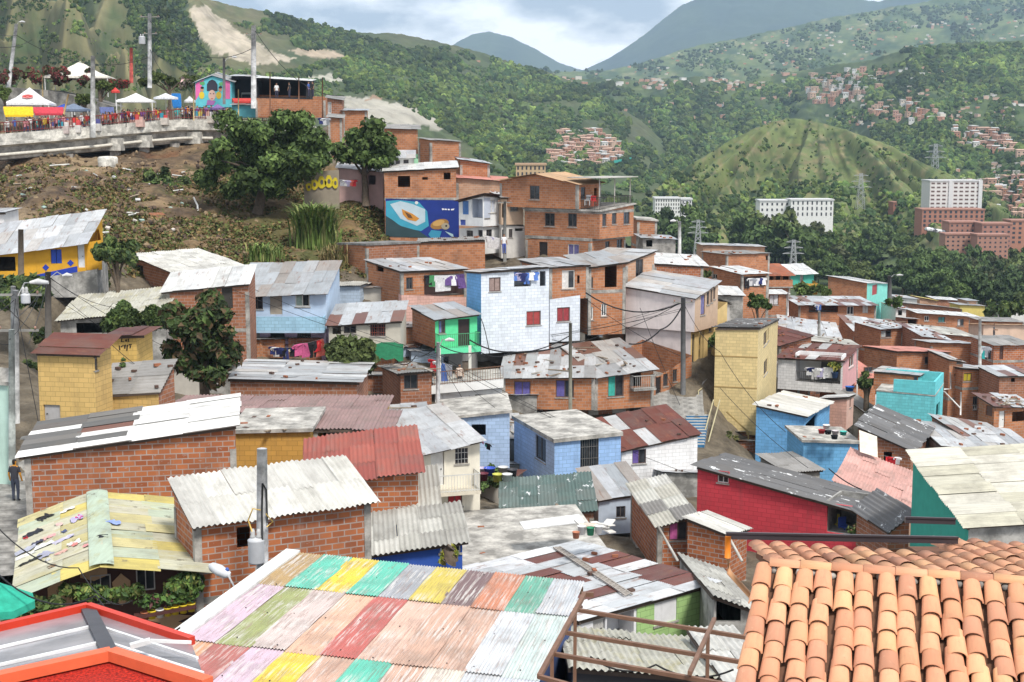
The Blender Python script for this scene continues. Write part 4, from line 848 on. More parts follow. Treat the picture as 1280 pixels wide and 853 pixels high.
hh('turq_up','C4',106,66,(728,272),(770,250),L=(514,252),wall='blq:.14,.56,.60',wallA='brick',roof='zincw',cdir='B',parent='turq',bot=350,wins=[('A','d',(706,276,727,345),(.06,.10,.16))],oh=(.2,.2,.2,.2))
H = HOUSES['turq']; zt = H['zf'](0,0)+.1; m = MB()
for (u0, v0, du, dv) in ((.1,.0,H['LB']-.2,.15), (H['LB']-.15,.15,.15,4.2), (-.03,.0,.13,3.)): x, y = H['W'](u0, v0); m.boxv((x, y, zt), Vector((*H['b'],0))*du, Vector((*H['a'],0))*dv, (0,0,1.0))
m.build('parapet', wallmat('blq:.14,.56,.60'), H['e'])
h = hh('pinkroofbrick','C4',125,24,(626,154),(878,158),L=(468,130),wall='brick',wallA='brick',roof='pinkr',cdir='A',oh=(.3,.2,.2,.2),wins=[('B','w',(760,178,796,213)),('B','o',(783,278,800,306)),('B','o',(803,278,826,306)),('B','o',(856,264,868,276))],bands=(262,),label='two storey brick house with a salmon pink sheet roof')
h = hh('brickmid','C4',122,10,(880,192),(945,205),wall='brick',roof='zincw',dep=4,by=('C4',150),wins=[('B','w',(915,190,940,212)),('B','o',(903,262,920,276))],bands=(385,),label='slim brick house with tiny square vents and a white corner pipe')
h = hh('yellowwin','C4',121,14,(946,237),(1110,243),wall='brick',roof='zincw',dep=5,by=('C4',213),bands=(335,),wins=[('B','c',(944,258,988,299),(.45,.36,.03)),('B','w',(993,372,1016,412)),('B','W',(993,412,1016,436))],label='tall brick house with a yellow curtained window')
m = MB(); m.tube([at(*tp('h',525,275),120.5), at(*tp('h',533,437),120.5), at(*tp('h',465,440),120.5)], .07); m.tube([at(*tp('h',465,460),119), at(*tp('h',625,625),119)], .07); m.tube([at(*tp('h',630,470),119), at(*tp('h',625,690),119)], .07)
m.build('drain_pipe', plain((.75,.74,.72), .4), h['e'])
h = hh('rubbleshack','h',100,20,(955,602),(1330,612),L=(806,512),wall='brick',roof='mix',oh=(.3,.3,.3,.2),junk=16,planks=14,wins=[('A','d',(868,600,935,700),(.16,.09,.07)),('B','d',(1000,652,1056,812),(.7,.7,.68)),('B','o',(1126,655,1300,752))],mess=3.,label='brick shack with rubble and broken sheets strewn over its roof',name='shack',cat='shack')
h = hh('redlintel','h',130,6,(950,16),(1320,14),wall='brickr',roof='fcg',dep=5,by=('f',705),wins=[('B','d',(1003,20,1040,152),(.10,.05,.04))],bands=(172,),label='red brick house with a grey ridged roof beside the hanging laundry')
h = hh('whiteridge','h',117,6,(1005,314),(1330,310),wall='brickd',roof='mix',dep=4,by=('h',225),wins=[('B','o',(1115,332,1155,372))],label='low brick house with white and rust striped roof above the rubble shack')
h = hh('threewin','f',176,4,(206,478),(805,518),wall='brick',roof='white',dep=4.,by=('f',440),wins=[('B','W',(275,505,320,556)),('B','c',(408,515,476,568),(.1,.3,.3)),('B','c',(595,535,657,602),(.6,.6,.6)),('B','W',(755,522,806,606))],oh=(.5,.2,.2,.2),label='long brick house with a row of four windows near the wood')
h = hh('midlong','e',166,3,(300,398),(1048,402),wall='brick',roof='mix',dep=7,by=('e',318),wins=[('B','l',(395,395,680,470),('brickd',2.)),('B','W',(765,412,830,492)),('B','s',(918,400,972,478),(.55,.54,.52))],oh=(.7,.2,.3,.2),junk=9,planks=4,label='wide brick house with an open dark gallery and a patched roof')
h = hh('bricktq','e',190,58,(962,188),(1162,195),L=(585,122),wall='pl:.22,.62,.54',wallA='brick',roof='white',oh=(.2,.2,.3,.3),wins=[('B','d',(1010,202,1060,300),(.35,.05,.05))],label='long brick house with a turquoise front and white roof at the edge of the wood')
h = hh('redtile','Z',171,6,(912,345),(988,344),wall='brick',roof='redt',dep=6,by=('Z',332),oh=(.7,.3,.3,.5),wins=[('B','o',(0,98,50,182),None,'e'),('B','o',(75,100,118,196),None,'e'),('B','o',(145,98,196,166),None,'e')],label='brick house with a red tile roof and a row of dark upper openings')
balcony(h,'B','e',-280,215,215,1.0,'solid',.8,par='brick')
h = hh('redtile_low','Z',160,6,(924,368),(985,368),wall='brick',roof='white',dep=3,by=('Z',363),wins=[('B','c',(12,300,102,400),(.6,.6,.62),'e')],label='brick house with a curtained window and white pipe under the red tile house')
h = hh('teal','e',186,6,(222,106),(446,96),wall='pl:.09,.48,.38',roof='white',dep=6,by=('e',15),oh=(.5,.3,.3,.5),wins=[('B','d',(310,110,342,188),(.4,.38,.4))],bot=('e',205),name='painted_house',label='teal green house with a white roof beyond the banana plants')
hh('teal_low','e',184,6,(375,192),(482,190),wall='pl:.60,.32,.06',roof=None,dep=3,parent='teal',bot=('e',300))
h = hh('fA','f',200,5,(128,388),(640,440),wall='brickd',roof='fcg',dep=8,by=('f',362),oh=(.4,.2,.2,.2),label='low house with a broad grey roof just below the wood')
h = hh('fB','f',216,5,(232,330),(400,360),wall='brickt',roof='yel',dep=4,by=('f',308),label='little house with a yellow painted roof')
h = hh('fC','f',222,3,(388,345),(615,358),wall='brickd',roof='white',dep=4,by=('f',318),label='low house with a long white roof against the dark trees')
h = hh('fD','f',211,4,(696,360),(790,362),wall='brickt',roof='zinc',dep=4,by=('f',338),label='squat block cabin beside the yellow wall')
h = hh('fD2','f',208,4,(620,400),(862,412),wall='pl:.58,.48,.15',roof='zinc',dep=4,by=('f',378),label='low yellow walled house with a grey roof below the wood',name='plastered_house')
h = hh('fE','f',215,4,(1096,418),(1330,440),wall='pl:.6,.6,.58',roof='zincw',dep=4,by=('f',400),name='plastered_house',label='pale low shed roof peeping out behind the bushes')
h = hh('fF','f',205,4,(20,330),(205,345),wall='pl:.6,.6,.58',roof='zincw',dep=5,by=('f',298),name='plastered_house',label='whitewashed cottage with a silver roof near the wood',junk=4)
h = hh('fG','f',188,4,(0,430),(235,470),wall='pl:.66,.64,.62',roof='mix',dep=6,by=('f',378),name='plastered_house',label='white walled house with a cluttered patched roof',junk=8,wins=[('B','o',(20,450,60,500))])
h = hh('fH','f',170,4,(105,530),(215,540),wall='brickd',roof='white',dep=4,by=('f',515),label='small dark brick lean-to with a white awning roof',wins=[('B','o',(115,540,200,590))])
h = hh('eR','C4',146,22,(546,47),(718,37),L=(420,12),wall='brick',roof='mix',oh=(.3,.3,.3,.2),junk=14,planks=5,wins=[('B','c',(545,50,598,86),(.4,.42,.42)),('B','s',(660,38,698,83),(.6,.6,.59))],mess=2.,label='brick house under a jumble of overlapping grey sheets')
h = hh('fI','C4',141,5,(752,82),(878,98),wall='brickd',roof='mix',dep=6,by=('C4',25),junk=8,wins=[('B','w',(725,90,745,110))],label='low brick house with a wide dull roof of patched zinc')
h = hh('fI2','C4',150,5,(720,60),(1005,85),wall='brickd',roof='fc',dep=6,by=('C4',18),junk=6,label='house showing only a broad stained fibre roof')
h = hh('fJ','C4',135,6,(790,112),(1000,118),wall='brick',roof='zincw',dep=4,by=('C4',98),label='plain brick house with white eaves behind the pink roof',wins=[('B','W',(990,118,998,160))])
h = hh('fK','f',158,4,(850,592),(1330,600),wall='pl:.60,.44,.34',roof='tan',dep=4,by=('f',585),label='beige house with faded terracotta roof beside the palm',name='plastered_house')
h = hh('fK2','f',164,4,(840,560),(1240,570),wall='brick',roof='fcg',dep=4,by=('f',520),oh=(.2,.2,.2,.2),label='brick house with a low hipped grey roof near the bushes')
h = hh('whitesheet','e',142,-8,(140,690),(720,775),wall='brickd',roof='zincw',cdir='A',dep=10,by=('e',505),oh=(.2,.2,.2,.2),junk=14,planks=8,mess=2.5,label='wide house roofed with crumpled white sheets above the rusty roof')
h = hh('whitesheet2','e',133,6,(395,745),(875,800),wall='brickd',roof='fc',cdir='B',dep=3.,by=('e',690),junk=10,label='narrow grey roofed house behind the laundry loggia')
h = hh('rustleft','e',118,30,(110,790),(420,700),wall='brickd',roof='rust',dep=5,by=('e',690),junk=14,label='low house with a dark rust roof edged by stones')
h = hh('iA','i',126,3,(140,466),(612,492),wall='brickr',roof='white',dep=6,by=('i',362),oh=(.2,.2,.2,.6),wins=[],junk=6,label='orange brick house with a broad bright white roof beside the lamp post')
h = hh('iB','i',171,4,(612,285),(1210,303),wall='brickt',roof='zincw',dep=4,by=('i',266),label='long tan brick house with a thin white roof against the wood')
h = hh('iC','i',156,26,(842,378),(1255,366),L=(602,350),wall='brick',roof='fcg',oh=(.2,.2,.2,.2),junk=8,wins=[('B','o',(1220,385,1240,430))],label='blank brick house with a flat grey concrete roof')
h = hh('iD','i',140,24,(988,572),(1242,562),L=(700,502),wall='brick',wallA='brick',roof='white',oh=(.2,.3,.2,.4),wins=[('B','l',(1005,585,1220,690),('brickd',1.3)),('A','W',(700,562,747,612))],junk=5,label='brick house with laundry on its upper balcony and a white roof')
h = hh('iE','i',129,4,(750,765),(995,772),wall='conc',roof='white',dep=3,by=('i',690),label='grey lean-to with a white roof below the balcony house',name='shed',cat='shed')
h = hh('iF','Z',141,4,(797,275),(821,277),wall='brick',roof='slab',dep=4,by=('Z',272),label='brick house end showing beside the tall brick building')
h = hh('iG','i',134,4,(28,218),(345,232),wall='conc',roof='zinc',dep=4,by=('i',182),wins=[('B','o',(60,235,120,300))],junk=6,label='grey concrete house with cluttered front behind the white roof')
h = hh('iH','i',128,10,(755,812),(870,850),wall='pl:.55,.52,.48',roof='fcg',dep=3,by=('i',800),label='low plastered shed roof beside the small leafy tree',name='shed',cat='shed')
h = hh('curve1','Z',94.5,-4,(628,472),('C3',400,277),wall='brick',roof='mixg',cdir='A',dep=7.,by=('C3',128),oh=(.35,.2,.3,.05),junk=26,planks=7,bot=('C3',432),wins=[('B','c',(10,298,90,380),(.13,.11,.33),'C3'),('B','c',(212,292,300,377),(.13,.11,.33),'C3')],label='long curved brick house whose patched roof is strewn with loose bricks')
hh('curve2','C3',94.6,20,(402,278),(686,238),wall='brick',roof='mixg',dep=6.,by=('C3',135),parent='curve1',oh=(.35,.2,.05,.3),bot=440,wins=[('B','c',(465,266,541,373),(.05,.36,.30)),('B','o',(572,252,626,324))])
hh('curve3','C3',98,40,(688,288),(872,172),wall='brick',roof=None,dep=5.,parent='curve1',bot=465,wins=[('B','d',(697,276,722,396),(.035,.03,.03)),('B','w',(733,262,756,322)),('B','w',(780,240,800,300))])
hh('curvelow','C3',96,14,(300,450),(690,408),wall='conc',roof=None,dep=4,parent='curve1',bot=500,wins=[('B','o',(415,440,520,500)),('B','o',(540,412,590,470))])
h = HOUSES['curve1+curve2']; h['label'] = HOUSES['curve1']['label']; junk_on(h, 16, 6); balcony(h,'B','C3',572,682,328,.6,'bars',.9,col=(.5,.49,.46),slab='conc',th=.12)
h = hh('curveup','C3',105,42,(690,152),(782,112),L=(545,140),wall='brickr',roof='zincw',oh=(.3,.2,.2,.2),junk=12,label='small brick house with silver roof tucked behind the curved house')
h = hh('blueA','k',80,3,(100,192),(752,124),wall='blk:.40,.54,.76',roof='slab',dep=5.5,by=('k',25),wins=[('B','o',(385,238,522,345))],name='block_house',label='periwinkle blue block house with a mouldy concrete roof and a dark hatch')
h = hh('blueB','C3',78,19,(206,594),(528,560),L=(10,482),wall='blk:.32,.50,.80',wallA='blk:.46,.58,.78',roof='slab',slabth=.22,oh=(.3,.2,.2,.1),wins=[('A','w',(114,568,164,682)),('B','g',(331,573,420,714))],junk=5,name='block_house',label='blue block house with barred window and flat concrete roof')
h = hh('whiterust','C3',82,17,(531,634),(900,555),wall='blk:.80,.79,.79',roof='rustm',dep=5.,by=('C3',495),oh=(.2,.2,.1,.2),junk=4,wins=[('B','c',(583,628,650,698),(.15,.1,.33)),('B','o',(822,725,842,742))],name='block_house',label='white block house with a rust red roof and purple curtain')
h = hh('red','Z',66,60,(1078,642),(1109,625),L=(872,584),wall='pl:.45,.72,.76',wallA='blk:.56,.055,.075',roof='fcd',cdir='A',oh=(.2,.2,.25,.35),seglen=2.6,wins=[('A','W',(906,386,1014,496),None,'l'),('A','l',(258,560,605,842),('conc',2.4),'t'),('B','o',(600,660,800,720),None,'t')],name='block_house',label='crimson block house with a dark lichen spotted roof and plant balcony')
h = hh('pinkroof','t',75,70,(1110,634),(1216,292),L=(330,330),wall='pl:.50,.33,.24',roof='pink',cdir='B',oh=(.1,.1,.1,.1),seglen=1.6,label='house under a broad pale pink sheet roof behind the crimson house',wins=[('B','w',(1180,440,1200,545))],name='plastered_house')
h = hh('creamroof','Z',50,0,(1211,657),(1420,645),L=(1142,567),wall='conc',wallA='pl:.05,.36,.28',roof='cream',cdir='B',oh=(.3,.2,.3,.2),seglen=2.4,label='house with a wide cream corrugated roof and a teal side wall',name='plastered_house')
h = hh('smallgable','t',58,12,(858,800),(1062,648),wall='brickd',roof='fcd',dep=3.,by=('t',600),label='little dark roofed brick house beside the terracotta roof',oh=(.2,.2,.2,.2))
h = hh('lichenroof','C4',86,66,(694,632),(786,524),L=(438,520),wall='brickd',wallA='brickd',roof='fcd',oh=(.3,.2,.3,.2),label='brick house with a black and white lichen roof by the turquoise house',wins=[('A','o',(560,640,600,700))])
h = hh('blueterrace','C4',87,2,(173,592),(438,600),wall='blk:.16,.42,.70',roof='slab',dep=4.5,by=('C4',525),name='block_house',label='blue block house whose flat roof serves as a cluttered terrace',planks=3,junk=3)
h = hh('whitewide','C4',89,-3,(840,612),(1340,660),wall='conc',roof='zincw',dep=8,by=('C4',492),oh=(.2,.2,.1,.2),junk=8,seglen=3.,label='wide house with broad white metal roof beside the turquoise house',name='plastered_house')
def stripes(i, j, na, nr):
    g = random.Random(i*17+j*5); return g.choice([(.17,.055,.042),(.15,.05,.04)]) if g.random() < .36 else g.choice([(.60,.61,.63),(.68,.69,.7),(.52,.54,.56)])
h = hh('striped','D3',46,38,(322,556),(968,376),wall='pl:.72,.72,.74',roof='mix',cdir='B',dep=7.6,by=('D3',330),oh=(.25,.25,.2,.25),seglen=1.9,colf=stripes,junk=13,wins=[('B','o',(312,562,335,612)),('B','d',(392,548,452,650),(.45,.44,.42)),('B','l',(460,520,590,640),('pl:.66,.66,.69',.8))],label='house with a rust and silver striped roof carrying a long metal truss')
hh('striped2','D3',47.6,38,(608,474),(957,402),wall='blk:.36,.55,.22',roof=None,dep=.12,parent='striped',wins=[('B','c',(690,446,800,566),(.48,.03,.05))])
h = hh('greyslab','Z',56,8,(580,713),(765,701),wall='conc',roof='slab',dep=8.5,by=('Z',645),oh=(.1,.1,.1,.1),label='house with a mould stained flat concrete roof',name='plastered_house',junk=3,planks=4)
h = hh('pinkcurt','D3',62,6,(709,92),(878,47),L=('Z',789,607),wall='brickr',roof='fcm',cdir='A',oh=(.35,.2,.25,.2),seglen=1.8,wins=[('B','c',(762,74,848,166),(.52,.12,.33))],label='brick house with a pink curtained window under mixed grey sheets')
H = h; m = MB(); m.tube([at(*tp('D3',708,98),61.4), at(*tp('D3',804,266),60.6)], .06, 8); m.build('prop_pipe', plain((.45,.43,.40), .6), H['e']); m = MB(); m.tube([at(*tp('D3',1046,140),59.), at(*tp('D3',1116,268),58.)], .06, 8); m.build('prop_pipe', plain((.5,.47,.42), .6), H['e'])
h = hh('pinkcurt2','D3',60,56,(1043,138),(1140,108),L=(852,62),wall='brickr',roof='fcw',cdir='A',oh=(.15,.1,.2,.2),label='low brick annex with cream sheet roof next to the pink curtained house')
h = hh('royal','D2',47,6,(478,246),(1000,172),wall='pl:.035,.10,.42',roof='fc',dep=4.6,by=('D2',62),oh=(.3,.2,.2,.3),wins=[('B','W',(893,190,1000,225))],name='painted_house',label='royal blue house under a stepped grey corrugated roof')
hh('royal_up','D2',51.8,6,(535,80),(880,10),wall='brickd',roof='fc',dep=3.2,by=('C2',795),parent='royal',oh=(.3,.2,.2,.2))
h = hh('creamwhite','C2',64,17,(772,658),(1085,586),wall='pl:.72,.68,.58',roof='zincw',dep=7.5,by=('C2',480),oh=(.5,.2,.2,.2),seglen=4.,wins=[('B','d',(848,640,912,802),(.66,.66,.65)),('B','g',(965,622,1028,698),(.6,.6,.6)),('B','c',(930,842,1000,905),(.42,.04,.05))],name='plastered_house',label='cream house with silver metal roof and a plant lined balcony',bot=('C2',960))
balcony(h,'B','C2',780,1060,812,1.1,'bars',.8,col=(.6,.6,.58),slab='pl:.6,.55,.45')
h = hh('tealroof','Z',67,0,(628,647),(742,638),wall='brickd',roof='teal',dep=5.5,by=('Z',602),oh=(.2,.2,.2,.2),label='low house with a dark green lichen covered corrugated roof')
h = hh('bluegrey','C3',70,14,(420,872),(650,838),wall='pl:.45,.52,.62',roof='zinc',dep=3.6,by=('C3',735),oh=(.2,.2,.1,.2),wins=[('B','w',(505,0,550,55),None,'D3')],seglen=4.,label='small house under bent grey zinc sheets below the blue block house',name='plastered_house',bot=('D3',140))
h = hh('bigfc','D3',46,0,(980,438),(1215,520),wall='conc',roof='fc',dep=9.6,by=('D3',240),oh=(.3,.2,.1,.2),wins=[('B','o',(990,455,1110,560))],label='shed with a wide grey fibre roof and a dark open front',name='shed',cat='shed')
h = hh('bottomfc','D3',33,0,(290,785),(1052,845),wall='pl:.05,.05,.055',roof='moss',dep=7.,by=('D3',600),oh=(.2,.2,.1,.1),seglen=1.5,label='shed with yellow stained wavy roof behind the brown steel frame',name='shed',cat='shed')
h = hh('bottomfc2','Z',31,0,(918,868),(985,868),wall='conc',roof='fcw',dep=8.,by=('D3',600),oh=(.2,.2,.1,.1),label='narrow shed with a grey white roof beside the terracotta house',name='shed',cat='shed')
h = hh('fill1','C4',108,20,(470,445),(525,440),wall='conc',roof='fcg',dep=4,by=('C4',350),label='grey lean-to roof squeezed between the salmon and turquoise houses',name='shed',cat='shed',wins=[('B','o',(475,450,520,470))])
h = hh('fill2','Z',116,20,(972,470),(1000,462),wall='brickd',roof='mixg',dep=6,by=('Z',430),label='low brick house squeezed behind the yellow tower',junk=5)
h = hh('fill3','C2',71,6,(600,520),(830,505),wall='brickd',roof='mixg',dep=5,by=('C2',425),label='low rubble roofed room between the brick shack and the cream house',junk=6,planks=10,name='shed',cat='shed')
h = hh('fill4','C3',86,10,(-60,600),(60,590),wall='conc',roof='mixg',dep=3,by=('C3',480),label='narrow grey passage roof between the two pale blue houses',planks=6,junk=4,name='shed',cat='shed')
h = hh('fill5','Z',83,14,(985,590),(1025,588),wall='conc',roof='fcg',dep=4,by=('Z',570),label='small grey roof behind the blue terrace house',name='shed',cat='shed')
h = hh('fill6','Z',118,30,(1066,480),(1095,470),wall='brick',roof='pinkr',dep=4,by=('Z',452),label='small brick house with a salmon hipped roof by the pink side wall',wins=[('B','w',(1081,459,1091,466))])
h = hh('fill7','Z',152,6,(1068,414),(1120,420),wall='brick',roof='mixg',dep=5,by=('Z',395),label='brick house with scattered sheets between the dark gallery and the pink roof',junk=8)
h = hh('fill8','Z',93,8,(1205,545),(1275,556),wall='brickd',roof='mixg',dep=5,by=('Z',520),label='low brick house with dull sheets behind the broad white metal roof',junk=6)
h = hh('leftteal','Z',58,86,(9,478),(12,470),L=(-90,470),wall='pl:.55,.75,.60',wallA='pl:.45,.62,.55',roof='slab',label='mint green corner wall house at the edge of the lane',name='painted_house')
h = hh('whitecorner','B1',100,0,(-260,255),(18,258),wall='pl:.74,.74,.75',roof='zinc',dep=3,by=('B1',238),label='white corner of a plastered house at the foot of the slope',name='plastered_house',bot=('B1',420))
h = hh('orangeblue','B1',92,6,(-180,478),(412,400),wall='pl:.62,.33,.03',roof='zincw',dep=6.5,by=('B1',325),oh=(.6,.2,.2,.3),bot=('B1',585),wins=[('B','s',(246,434,299,503),(.03,.08,.45)),('B','d',(376,408,413,522),(.6,.62,.66)),('B','o',(-60,470,75,540)),],name='painted_house',label='orange house with royal blue trim on a stone retaining wall')
H = h; m = MB(); F2, d, L_, Tf, inw = H['faces']['B']
for (xa, ya, xb, yb) in ((170,590,376,546),): 
    t0, za = on_plane(*tp('B1',xa,ya), F2, d); t1, zb_ = on_plane(*tp('B1',xb,yb), F2, d); q = lambda t, z: Vector((F2[0]+d[0]*t-inw[0]*.012, F2[1]+d[1]*t-inw[1]*.012, z)); m.prism([q(t0,za),q(t1,zb_),q(t1,zb_+.42),q(t0,za+.42)], Vector((-inw[0],-inw[1],0))*.015)
for cx, cy in ((222,522),(342,500)):
    t, z = on_plane(*tp('B1',cx,cy), F2, d); q = lambda dt, dz: Vector((F2[0]+d[0]*(t+dt)-inw[0]*.012, F2[1]+d[1]*(t+dt)-inw[1]*.012, z+dz)); m.prism([q(-.22,0),q(0,-.22),q(.22,0),q(0,.22)], Vector((-inw[0],-inw[1],0))*.012)
m.build('painted_trim', plain((.02,.05,.36), .7), H['e'])
hh('orangeblue2','B1',93,18,(414,402),(490,388),wall='pl:.62,.33,.03',roof=None,dep=4,parent='orangeblue',bot=('B1',535),wins=[('B','s',(455,420,485,452),(.03,.08,.45))])
hh('orangebase','B1',92.2,6,(60,592),(470,530),wall='conc',roof=None,dep=4,parent='orangeblue',bot=('B1',670))
h = hh('blueshed','D1',44,4,(945,372),(1250,330),wall='pl:.025,.045,.16',roof='slabd',dep=3,by=('D1',360),wins=[('B','g',(1043,412,1120,485))],bot=('D1',720),label='dark navy blue walled room below the transformer pole',name='painted_house')
# ------------------------------------------------------------------ the painted corrugated roof close by
def painted_roof():
    P0 = at(369, 693.6, 40.); yw = R_(9.8); a = Vector((math.sin(yw), math.cos(yw), -.047)); b = Vector((math.cos(yw), -math.sin(yw), 0))
    t, z = on_plane(729, 731, (P0.x, P0.y), (b.x, b.y)); b.z = (z-P0.z)/t; LB = t
    e = empty('house', P0, 'house under a large corrugated roof painted in a patchwork of bright colours', 'house')
    c = dict(tan=(.44,.30,.14), teal=(.13,.50,.38), yel=(.72,.55,.06), gry=(.36,.37,.40), yd=(.58,.47,.10), bp=(.20,.13,.13), ter=(.56,.23,.13), tr=(.15,.40,.30), zn=(.50,.52,.55), lil=(.60,.46,.54), olv=(.33,.36,.15),
             wr=(.60,.50,.47), pea=(.66,.43,.31), cor=(.50,.14,.12), pk=(.66,.45,.36), tp=(.58,.38,.29), slv=(.62,.64,.67), oran=(.66,.36,.21), rw=(.44,.15,.13), crm=(.66,.60,.52), pb=(.62,.66,.74), zt=(.52,.60,.58))
    rows = [(0., -3.45, 'tan teal yel teal gry yd bp ter tr zn'), (-3.38, -8.35, 'lil olv wr pea cor pk tp tp slv zt'), (-8.27, -13.2, 'oran rw lil yel tp teal tp crm slv pb'), (-13.1, -16.4, 'tan yel oran teal pk lil ter gry yel zn')]
    g = random.Random(4); W = LB/10; m = MB()
    for r, (v1, v0, names) in enumerate(rows):
        for i, nme in enumerate(names.split()):
            col = c[nme]; n = 11*6; tl = g.uniform(-.012, .012); ex = g.uniform(0, .12); vs = []; uvs = []; dz = .012*((r+i) % 2)+.02*(len(rows)-r)
            for s in range(n+1):
                x = W*(i+1.05*s/n)
                for k in range(5):
                    v = (v0-ex)+(v1-v0+ex)*k/4; p = P0+b*x+a*v; h = .016*math.cos(2*math.pi*x/(W/10.5)); vs.append(p+Vector((0,0,dz+h+tl*(s/n-.5)+.012*math.sin(v*2.1+i)))); uvs.append((x+i*1.7, v+r*3.3))
            m.mesh(vs, [(5*s+k, 5*s+5+k, 5*s+6+k, 5*s+1+k) for s in range(n) for k in range(4)], col, 0, True, uvs)
    # bolts
    m.build('roof', roofmat('paint'), e)
    m = MB()
    for i in range(10):
        for v in (-.3, -1.8, -3.3, -5.7, -8.1, -10.4, -13.):
            k = g.choice((.2, .45, .7)); m.lathe(P0+b*(W*(i+k))+a*(v+g.uniform(-.2,.2))+Vector((0,0,.075)), [(.022, 0), (.018, .015), (.001, .02)], 6)
    m.build('fixings', plain((.06,.05,.05), .6), e)
    m = MB(); m.boxv(P0+a*.02-b*.05+Vector((0,0,-.28)), b*(LB+.05), a*-.06, (0,0,.22)); m.build('eaves_beam', plain((.13,.08,.05), .9), e)
    m = MB(); m.boxv(P0-b*.3+a*.1+Vector((0,0,.06)), b*.42, a*-15., (0,0,.07)); m.build('edge_flashing', plain((.72,.72,.7), .5), e)
    m = MB(); zb = -18.
    cs = [P0+b*.25+a*-.3, P0+b*(LB-.3)+a*-.3, P0+b*(LB-.3)+a*-15.5, P0+b*.25+a*-15.5]
    for i in range(4): p, q = cs[i], cs[(i+1)%4]; m.face([(p.x,p.y,zb), (q.x,q.y,zb), q-Vector((0,0,.25)), p-Vector((0,0,.25))])
    m.build('wall', wallmat('pl:.05,.08,.2'), e)
painted_roof()
# ------------------------------------------------------------------ terracotta barrel tile roof
def barrel(m, p, d, up, L, r0, r1, g, n=8, col=None):
    """one clay tile: half cone from p along d (length L); r0 at p, r1 at the far end"""
    d = d.normalized(); s = d.cross(up).normalized(); w = s.cross(d).normalized(); vs = []; uvs = []; th = .016
    for k in range(n+1):
        t = math.pi*k/n
        for (q, r) in ((p, r0), (p+d*L, r1)): vs.append(q+s*(r*math.cos(t))+w*(r*math.sin(t)*.68)); uvs.append((t*r0*1.2, (q-p).length))
    for k in range(n+1):
        t = math.pi*k/n; vs.append(p+s*((r0-th)*math.cos(t))+w*((r0-th)*math.sin(t)*.68)); uvs.append((t*r0, 0))
    fs = [(2*k, 2*k+1, 2*k+3, 2*k+2) for k in range(n)]+[(2*k, 2*k+2, 2*(n+1)+k+1, 2*(n+1)+k) for k in range(n)]
    m.mesh(vs, fs, col, 0, True, [(u+g.uniform(0,0)+p.x*3, v+p.y*3) for u, v in uvs])
def tilemat():
    t = NT('terracotta'); uv = t.uv(); c = t.attr()
    c = t.mix(t.math('MULTIPLY', t.ramp(t.noise(t.uv(6,1.5), 1.4, 5., .65), .48, .75), .42), c, (.34,.16,.10))
    c = t.mix(t.math('MULTIPLY', t.ramp(t.noise(t.uv(3,3), 1.9, 6., .7), .6, .75), .5), c, (.62,.42,.28))
    c = t.mix(t.math('MULTIPLY', t.ramp(t.noise(t.uv(9,9), 2., 4.), .64, .72), .35), c, (.22,.12,.09)); t.bump(t.noise(uv, 40., 3.), .25, .006)
    return t.out(c, .8)
